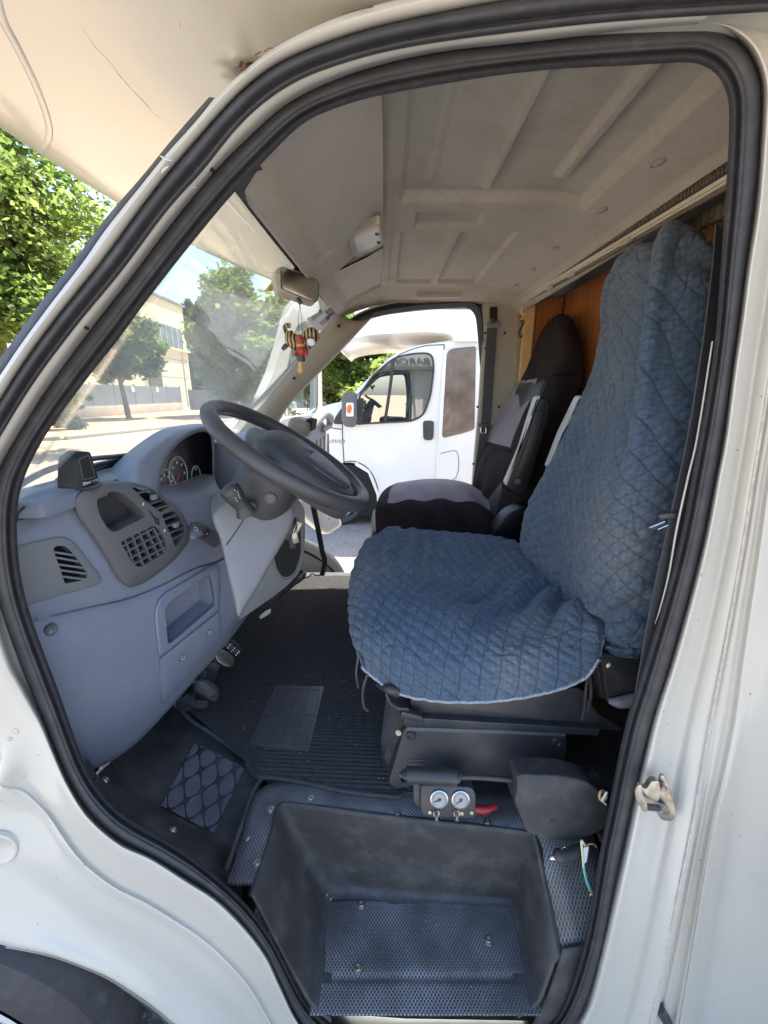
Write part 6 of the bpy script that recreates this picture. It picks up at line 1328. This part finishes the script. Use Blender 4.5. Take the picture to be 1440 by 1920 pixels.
def wornb(G):
    c = np.array(PY(1150, 1010, .84)); d = np.linalg.norm((G - c) * np.array([1, 1, .8]), axis=2); return np.clip(.75 * np.exp(-(d / .11) ** 2) + .4 * np.clip(nz3(G, 6, 12), 0, .5) + .25 * np.clip((G[..., 2] - 1.72) / .1, 0, 1), 0, .85)
ob2, Gb, nb = quilted('backrest_cover', rb, 560, 440, .038, qc, extra=exb, worn=wornb)
hem('hem', Gb[0], range(Gb.shape[1] // 2, Gb.shape[1], 4), ob2)
for pts in ([(672,1230,.86),(668,1262,.85),(672,1290,.85)], [(690,1262,.83),(682,1285,.82),(680,1310,.82),(684,1328,.82),(691,1333,.82)], [(1102,1270,.78),(1098,1300,.78),(1096,1330,.78),(1091,1350,.78)], [(1106,1268,.78),(1108,1300,.78),(1102,1335,.78)]):
    tube('tie_ribbon', [PY(*p) for p in pts], .0035, M['black'], qc, 20, seg=6)
# ---- driver seat structure
ds = box('driver_seat', (.22, 1.04, .94), (.42, .40, .08), M['black'], van, bevel=.03)
box('seat_back_frame', (.67, 1.06, 1.50), (.07, .38, .56), M['black'], ds, (0, R(14), 0), .04, seg=3)
P8 = Plane((0, .80, .75), (0, -1, .1))
def sp_(name, poly, off, th, m=None, bev=.004, par=None, r=5): return prism(name, rnd(poly, r), P8, th, m or M['black'], par or ds, bev, off=off)
sp_('cushion_frame', [(768,1310),(1090,1290),(1118,1335),(1172,1372),(790,1338),(772,1332)], -.01, .35, bev=.012, r=10)
sp_('side_trim', [(1118,1240),(1170,1215),(1215,1225),(1190,1278),(1128,1312)], -.02, .10, M['black'], .01)
sp_('seat_rail', [(757,1346),(800,1345),(1128,1366),(1122,1376),(757,1362)], .005, .02, bev=.002, r=2)
sp_('rail_slider', [(794,1347),(1126,1367),(1122,1380),(794,1362)], .01, .02, bev=.002, r=2)
base = sp_('seat_base', [(757,1366,4),(1052,1374,6),(1063,1384,6),(1063,1458,4),(905,1456,4),(744,1480,5),(728,1470,5)], .0, .42, bev=.008)
sp_('base_lip', [(762,1364),(1060,1373),(1062,1381),(762,1371)], .004, .01, M['grey'], .002, base, 2)
for x, y in ((771, 1379), (1044, 1391)): lathe('base_screw', [(0, .002), (.005, .002), (.008, .005), (.010, .004), (.012, 0)], P8.at(x, y, .001), P8.n, M['black'], base, 20)
merge('base_slot', [tube('s', [P8.at(x0_, y0_, .0015), P8.at(x1_, y1_, .0015)], .0012, M['grey'], None, 2, seg=6) for x0_, y0_, x1_, y1_ in ((767, 1425, 794, 1426), (767, 1432, 792, 1433))], None, base)
PF = Plane(PY(740, 1390, .84), (-.75, -.6, .1))
prism('base_front', rnd([(722,1308),(756,1330),(756,1368),(730,1470),(716,1450),(713,1390)], 6), PF, .03, M['moulded'], base, .004)
merge('front_slot', [tube('s', [PF.at(722 + k * 3, 1424 + k * 4, .001), PF.at(727 + k * 3, 1402 + k * 4, .001)], .001, M['mgrey'], None, 2, seg=5) for k in range(4)], None, base)
tube('height_lever', [PY(708,1283,.83), PY(730,1292,.80), PY(748,1298,.80)], .012, M['black'], ds, taper=(.5, 1, 1))
tube('cable', [PY(724,1300,.82), PY(732,1318,.81), PY(748,1328,.80), PY(764,1330,.80), PY(764,1345,.80)], .0035, M['black'], ds, 24, seg=7)
merge('base_fittings', [lathe('f', [(0, .01), (.007, .01), (.008, 0)], PY(749, 1370, .80), (-.3, -1, .2), M['steel'], None, 12), box('f', PY(770, 1340, .80), (.05, .02, .02), M['black'], None, (0, .3, 0), .004)], None, ds)
tube('recline_lever', [PY(1142,1314,.80), PY(1160,1317,.79), PY(1180,1314,.79), PY(1205,1308,.79)], .013, M['lav'], ds, 24, taper=(.5, 1.0, 1.1, 1), seg=14)
lathe('pivot_bolt', [(0, .004), (.006, .004), (.009, 0), (.009, -.004)], PY(1144, 1250, .765), (0, -1, 0), M['steel'], ds, 14)
sp_('hinge_plate', [(1125,1225),(1200,1232),(1192,1300),(1140,1320)], .012, .02, M['black'], .004)
# ---- handbrake
hbk = tube('handbrake', [PY(763,1453,.70), PY(770,1453,.70), PY(848,1457,.70), PY(855,1457,.70)], .0165, M['black'], van, 24, seg=20, taper=(.8, 1.05, 1, 1.05, 1.0, .8))
lathe('release_button', [(0, .010), (.006, .010), (.007, 0)], PY(757, 1453, .70), (-1, 0, 0), M['black'], hbk, 14)
tube('lever_rod', [PY(855,1457,.70), PY(900,1458,.70), PY(975,1464,.70)], .0055, M['black'], hbk, 8)
P7 = Plane((0, .655, .72), (0, -1, .2))
prism('lever_housing', rnd([(969,1456,8),(980,1452,8),(1060,1455,20),(1108,1468,20),(1140,1500,12),(1143,1530,10),(1132,1558,14),(1085,1576,24),(1030,1577,12),(986,1561,10),(976,1530,14),(965,1505,6),(970,1480,6)], 8), P7, .055, M['moulded'], hbk, .012, seg=4)
merge('gaiter', [tube('g', [PY(1080 + k * 10, 1455 - k * 3, .74), PY(1105 + k * 8, 1470, .73), PY(1135, 1500, .72)], .012, M['moulded'], None, 12, taper=(.4, 1, .5)) for k in range(4)], None, hbk)
lathe('housing_clip', [(0, .002), (.006, .002), (.007, -.002)], P7.at(1036, 1543, .0), P7.n, M['black'], hbk, 14)
# ---- pressure gauges for the air suspension
PG = Plane(PY(840, 1505, .70), (0, -1, .35))
gp_ = prism('gauge_panel', rnd([(789,1472,6),(884,1476,8),(893,1488,8),(892,1533,6),(880,1536,6),(797,1533,6),(788,1520,6)], 5), PG, .05, M['black'], van, .004)
prism('gauge_bracket', rnd([(775, 1468), (792, 1466), (792, 1520), (776, 1505)], 4), PG, .03, M['black'], gp_, .003, off=-.01)
for gx_, gy_ in ((823, 1497), (863, 1498)):
    c = PG.at(gx_, gy_, 0); gg = lathe('pressure_gauge', [(0, .004), (.0170, .004), (.0178, .0055), (.0192, .005), (.0198, -.002)], c, PG.n, M['chrome'], gp_, 40)
    lathe('dial', [(0, .0048), (.0168, .0046), (.0168, .003)], c, PG.n, M['dialw'], gg, 40)
    x_ = Vector((1, 0, 0)); y_ = PG.n.cross(x_); obs = []
    for k in range(19):
        a = R(225 - 270 * k / 18); q_ = x_ * math.cos(a) + y_ * math.sin(a); obs.append(tube('t', [c + PG.n * .0052 + q_ * .0125, c + PG.n * .0052 + q_ * .0152], .0004, M['black'], None, 2, seg=4))
    a = R(205 if gx_ < 840 else 220); q_ = x_ * math.cos(a) + y_ * math.sin(a); obs.append(tube('t', [c + PG.n * .0056 - q_ * .005, c + PG.n * .0056 + q_ * .0115], .0010, M['black'], None, 2, seg=5)); obs.append(lathe('t', [(0, .0075), (.003, .007), (.003, .005)], c, PG.n, M['black'], None, 14))
    merge('dial_marks', obs, None, gg)
for vx in (818, 856):
    vv = tube('air_valve', [PG.at(vx, 1524, -.002), PG.at(vx + .5, 1528, .012), PG.at(vx + 1, 1540, .020)], .0042, M['steel'], gp_, 14, taper=(1.4, 1, .9, 1.1), seg=10); lathe('valve_nut', [(0, .003), (.0075, .003), (.0085, 0)], PG.at(vx, 1524, 0), PG.n, M['steel'], vv, 8)
merge('panel_screw', [lathe('s', [(0, .003), (.004, .002), (.005, 0)], PG.at(x, y, 0), PG.n, M['steel'], None, 12) for x, y in ((806, 1523), (866, 1525), (884, 1524))], None, gp_)
tube('red_hose', [PG.at(890,1517,-.012), PG.at(910,1518,-.012), PG.at(930,1511,-.02)], .0085, M['red'], gp_, 14, taper=(1, 1, .7))
# ---- plug with loose wires
pg = thing('car_socket_plug', 'black cigarette lighter plug with frayed green and white wires, lying by the sill', 'plug', tuple(PY(1070, 1600, .63)))
tube('plug_body', [PY(1045,1607,.62), PY(1050,1605,.62), PY(1075,1600,.625), PY(1098,1592,.63)], .0125, M['black'], pg, 24, taper=(.75, 1.1, .95, 1, .9), seg=20)
lathe('plug_tip', [(0, .012), (.004, .011), (.005, .004), (.008, 0), (.009, -.006)], PY(1041, 1608, .62), (-1, .0, -.12), M['chrome'], pg, 16)
for x, y in ((1058, 1589), (1065, 1614)): tube('contact_spring', [PY(x - 6, y + 4, .615), PY(x, y - 1, .612), PY(x + 6, y + 3, .615)], .0012, M['chrome'], pg, 10, seg=6)
M['wg'] = mat('green_wire', (.12, .50, .38), .4); M['wy'] = mat('pale_green_wire', (.62, .70, .40), .4)
tube('wire', [PY(1098,1592,.62), PY(1095,1582,.61), PY(1090,1577,.61), PY(1092,1600,.605), PY(1094,1625,.60)], .0022, M['wy'], pg, 24, seg=7); tube('wire', [PY(1094,1625,.60), PY(1099,1648,.595), PY(1107,1670,.59)], .0028, M['wg'], pg, 16, seg=7)
tube('wire', [PY(1096,1588,.625), PY(1104,1583,.62), PY(1113,1583,.62), PY(1118,1588,.62)], .0015, M['gold'], pg, 12, seg=6); tube('wire', [PY(1107,1670,.59), PY(1110,1675,.59), PY(1106,1678,.59)], .002, M['gold'], pg, 8, seg=6)
prism('wire_sleeve', [(1094, 1590), (1104, 1588), (1100, 1615), (1095, 1622)], Plane(PY(1098, 1600, .605), (0, -1, .2)), .002, M['mark'], pg, 0)
merge('wire_knot', [tube('w', [PY(1130 + 6 * math.cos(t), 1492 + 9 * math.sin(t), .64 + .004 * t) for t in np.linspace(0, 7, 18)], .003, M['pine'], None, 30, seg=6), tube('w', [PY(1138, 1485, .64), PY(1130, 1500, .64), PY(1136, 1508, .64)], .0022, M['mark'], None, 12, seg=6)], None, pg)
# ---- driver belt hanging inside the seal
db = strap('seat_belt', [PY(1352,430,.78), PY(1345,520,.74), PY(1325,680,.69), PY(1300,830,.675), PY(1262,1000,.665), PY(1235,1120,.66), PY(1213,1240,.655), PY(1196,1330,.65), PY(1175,1400,.65)], .030, M['belt'], van, up=(.3, -1, 0), n=80)
prism('belt_clip', rnd([(1233,966,4),(1262,962,3),(1272,964,3),(1270,974,3),(1256,972,3),(1240,974,4)], 3), Plane((0, .655, 0), (0, -1, 0)), .008, M['black'], db, .002)
tn = prism('belt_tongue', rnd([(1217, 990, 2), (1245, 977, 2), (1252, 984, 2), (1234, 994, 2), (1222, 992, 2)], 2), Plane((0, .658, 0), (0, -1, 0)), .003, M['black'], db, .001)
merge('tongue_edge', [tube('t', [PY(1217,990,.655), PY(1246,978,.655)], .0014, M['chrome'], None, 2, seg=6), tube('t', [PY(1233,993,.655), PY(1252,985,.655)], .0014, M['chrome'], None, 2, seg=6)], None, tn)
tube('door_aperture_edge', [PY(1336,640,.655), PY(1308,817,.650), PY(1289,900,.648), PY(1269,991,.648), PY(1254,1077,.647), PY(1238,1140,.646), PY(1228,1170,.646)], .0016, M['white'], van, 60, seg=8, taper=(.8, 1, 1, 1.1, 1, .8, .2))
# far arm rest of the driver seat, silver edged
def armrest(poly, edge, Y, par):
    pl = Plane((0, Y, 0), (-.15, -1, 0)); o_ = prism('armrest', rnd(poly, 8), pl, .055, M['satin'], par, .008, seg=3)
    prism('armrest_edge', rnd(edge, 3), pl, .05, M['silver'], o_, .003, off=.006); return o_, pl
da, dpl = armrest([(1092,741,3),(1102,741,8),(1104,760,8),(1010,1000,8),(992,990,6)], [(1086,743,6),(1092,741,4),(1068,792,4),(1055,812,3),(1030,878,3),(1027,877,3),(1052,812,3)], 1.42, ds)
prism('edge_slot', [(1086, 748), (1090, 748), (1076, 780), (1072, 779)], dpl, .003, M['black'], da, 0, off=.008)
# ---- passenger seat
ps = box('passenger_seat', (.18, 1.86, .98), (.48, .38, .10), M['black'], van, bevel=.03)
box('seat_base', (.20, 1.84, .78), (.42, .34, .32), M['black'], ps, bevel=.02)
box('seat_back_frame', (.56, 1.86, 1.32), (.07, .34, .66), M['black'], ps, (0, R(17), 0), .03)
sc2 = thing('seat_cover', 'loose grey and purplish black cover with a dark headrest hood, on the passenger seat', 'seat cover', (.15, 1.85, 1.0))
def soft(name, rows, nu, nv, mi, par, extra=None, label=None, amp=.004):
    G = loft(rows, nu, nv); n = normals(G); c = G[nu // 2, nv // 2] - np.array(EYEV)
    if np.dot(n[nu // 2, nv // 2], c) > 0: n = -n
    h = amp * nz3(G, 12, 3) + (extra(G) if extra else 0); G = G + n * np.broadcast_to(h, G.shape[:2])[..., None]
    o = link(name, gmesh(name, G, mi=mi), [M['fabric_d'], M['fabric_l']], par, True, label); m = o.modifiers.new('t', 'SOLIDIFY'); m.thickness = .004; return o, G
q_rows = [[(752,945,2.02),(736,960,1.86),(730,980,1.74),(728,1000,1.70),(732,1020,1.69),(735,1035,1.69)],
          [(735,912,2.03),(716,926,1.87),(710,942,1.76),(708,965,1.70),(711,995,1.675),(716,1020,1.67)],
          [(768,903,2.05),(758,912,1.89),(752,932,1.76),(748,958,1.685),(752,1000,1.66),(756,1040,1.66)],
          [(815,899,2.06),(815,908,1.90),(812,928,1.77),(815,958,1.68),(820,1000,1.65),(822,1040,1.65)],
          [(855,902,2.06),(865,912,1.90),(875,932,1.77),(885,962,1.67),(890,1000,1.645),(892,1040,1.645)],
          [(885,910,2.05),(905,925,1.90),(922,948,1.76),(938,978,1.66),(945,1010,1.64),(948,1040,1.64)]]
soft('cushion_cover', q_rows, 160, 160, lambda u, v: 1 if (.30 < u and v < .47) else 0, sc2, lambda G: .008 * np.sin(G[..., 0] * 45 + G[..., 1] * 20) * np.clip((1.9 - G[..., 1]) / .2, 0, 1) * (G[..., 2] > 1.0))
p_rows = [[(884,925,2.05),(895,930,1.95),(912,948,1.82),(935,965,1.70),(960,985,1.63),(1000,990,1.64)],
          [(893,878,2.05),(900,885,1.96),(918,900,1.83),(945,915,1.70),(975,930,1.62),(1012,930,1.64)],
          [(911,833,2.05),(920,836,1.96),(940,842,1.83),(962,848,1.70),(990,860,1.62),(1030,860,1.65)],
          [(931,792,2.05),(942,794,1.96),(960,797,1.84),(978,800,1.71),(1010,805,1.63),(1052,805,1.66)],
          [(957,745,2.04),(968,746,1.96),(984,748,1.85),(1000,750,1.74),(1036,752,1.65),(1078,752,1.68)],
          [(974,715,2.03),(984,713,1.96),(998,712,1.86),(1014,708,1.76),(1046,703,1.68),(1092,700,1.70)]]
def bx_(G): return .010 * np.sin(G[..., 1] * 40 + G[..., 2] * 14) * np.clip((1.25 - G[..., 2]) / .15, 0, 1)
soft('backrest_cover', p_rows, 170, 170, lambda u, v: 1 if (.42 < u and v < .55) else 0, sc2, bx_)
bc_p = [(911,833,2.035),(920,836,1.945),(940,842,1.815),(957,846,1.70)]; tube('cover_seam', [PY(*p) for p in bc_p], .0035, M['fabric_d'], sc2, 20)
h_rows = [[(977,712,2.03),(984,714,1.95),(1002,714,1.84),(1022,708,1.73),(1050,702,1.66),(1094,698,1.69)],
          [(990,690,2.02),(996,690,1.95),(1012,690,1.84),(1030,688,1.74),(1056,684,1.68),(1092,682,1.70)],
          [(1003,655,2.01),(1010,655,1.94),(1024,655,1.84),(1040,652,1.75),(1062,650,1.70),(1090,652,1.72)],
          [(1017,622,1.98),(1023,621,1.93),(1034,619,1.86),(1047,617,1.79),(1064,618,1.75),(1085,628,1.76)],
          [(1030,604,1.95),(1036,601,1.91),(1044,599,1.87),(1054,598,1.83),(1066,600,1.80),(1078,610,1.80)],
          [(1042,595,1.92),(1046,593,1.90),(1051,591.5,1.88),(1057,591.5,1.86),(1064,594,1.84),(1070,600,1.84)],
          [(1052,600,1.94),(1053,599,1.93),(1056,598,1.92),(1058,598,1.91),(1062,600,1.90),(1065,604,1.90)]]
soft('headrest_hood', h_rows, 70, 70, lambda u, v: 0, sc2, label='separate purplish black hood on the headrest')
pa, ppl = armrest([(1013,744,6),(1030,746,8),(1034,765,8),(990,918,8),(978,930,6),(952,920,8),(946,910,4)], [(1005,744,6),(1012,741,6),(1013,745,3),(989,798,3),(956,895,4),(950,911,3),(946,908,3),(975,840,3),(990,790,3)], 1.555, ps)
prism('armrest_panel', rnd([(1003,772,3),(1022,768,3),(990,895,5),(978,905,5),(962,900,5),(985,840,3)], 4), ppl, .008, M['satin'], pa, .002, off=.006)
prism('edge_slot', [(1006, 749), (1010, 749), (998, 779), (995, 779)], ppl, .003, M['black'], pa, 0, off=.0085)
lathe('armrest_bolt', [(0, .004), (.012, .003), (.014, 0)], ppl.at(971, 903, .012), ppl.n, M['black'], pa, 18)
prism('recline_housing', rnd([(925,1000,10),(950,965,14),(985,948,14),(995,960,8),(985,1030,8),(930,1035,8)], 6), Plane((0, 1.54, 0), (0, -1, 0)), .08, M['satin'], ps, .015)
# door striker on the rear jamb
ST_ = Plane(PY(1240, 1510, .571), (-.80, -.55, .10))
stk_ = prism('door_striker', rnd([(1238, 1453, 6), (1246, 1455, 8), (1258, 1485, 14), (1268, 1525, 8), (1262, 1541, 8), (1240, 1538, 8), (1228, 1520, 10), (1226, 1500, 10), (1232, 1475, 8)], 5), Plane(PY(1245, 1500, .564), (-.45, -.9, .1)), .006, M['steel'], van, .0015)
tube('striker_pin', [PY(1208,1512,.541), PY(1225,1514,.551), PY(1246,1516,.563)], .0055, M['black'], stk_, 10); tube('striker_collar', [PY(1236,1515,.554), PY(1248,1517,.564)], .008, M['steel'], stk_, 4)
prism('striker_hook', rnd([(1196, 1472, 5), (1204, 1472, 5), (1205, 1492, 6), (1214, 1508, 5), (1214, 1524, 6), (1206, 1522, 5), (1192, 1500, 6), (1190, 1482, 5)], 4), Plane(PY(1204, 1500, .538), (-.3, -1, .1)), .006, M['steel'], stk_, .0015)
prism('striker_guide', rnd([(1198, 1474, 5), (1212, 1480, 4), (1222, 1465, 4), (1236, 1464, 5), (1240, 1490, 6), (1234, 1504, 5), (1218, 1500, 5), (1206, 1492, 4)], 4), Plane(PY(1220, 1485, .556), (-.2, -1, .2)), .012, M['steel'], stk_, .001)
lathe('striker_bolt', [(0, .004), (.004, .004), (.0065, .001), (.007, -.001)], PY(1243, 1478, .560), (-.45, -.9, .1), M['steel'], stk_, 12)
tube('door_check', [PY(1235,1888,.536), PY(1245,1905,.541), PY(1262,1935,.546)], .010, M['black'], van, 8)
# sanity: nothing loose
for o in bpy.data.objects:
    if o.type == 'MESH' and not o.data.materials: o.data.materials.append(M['black'])
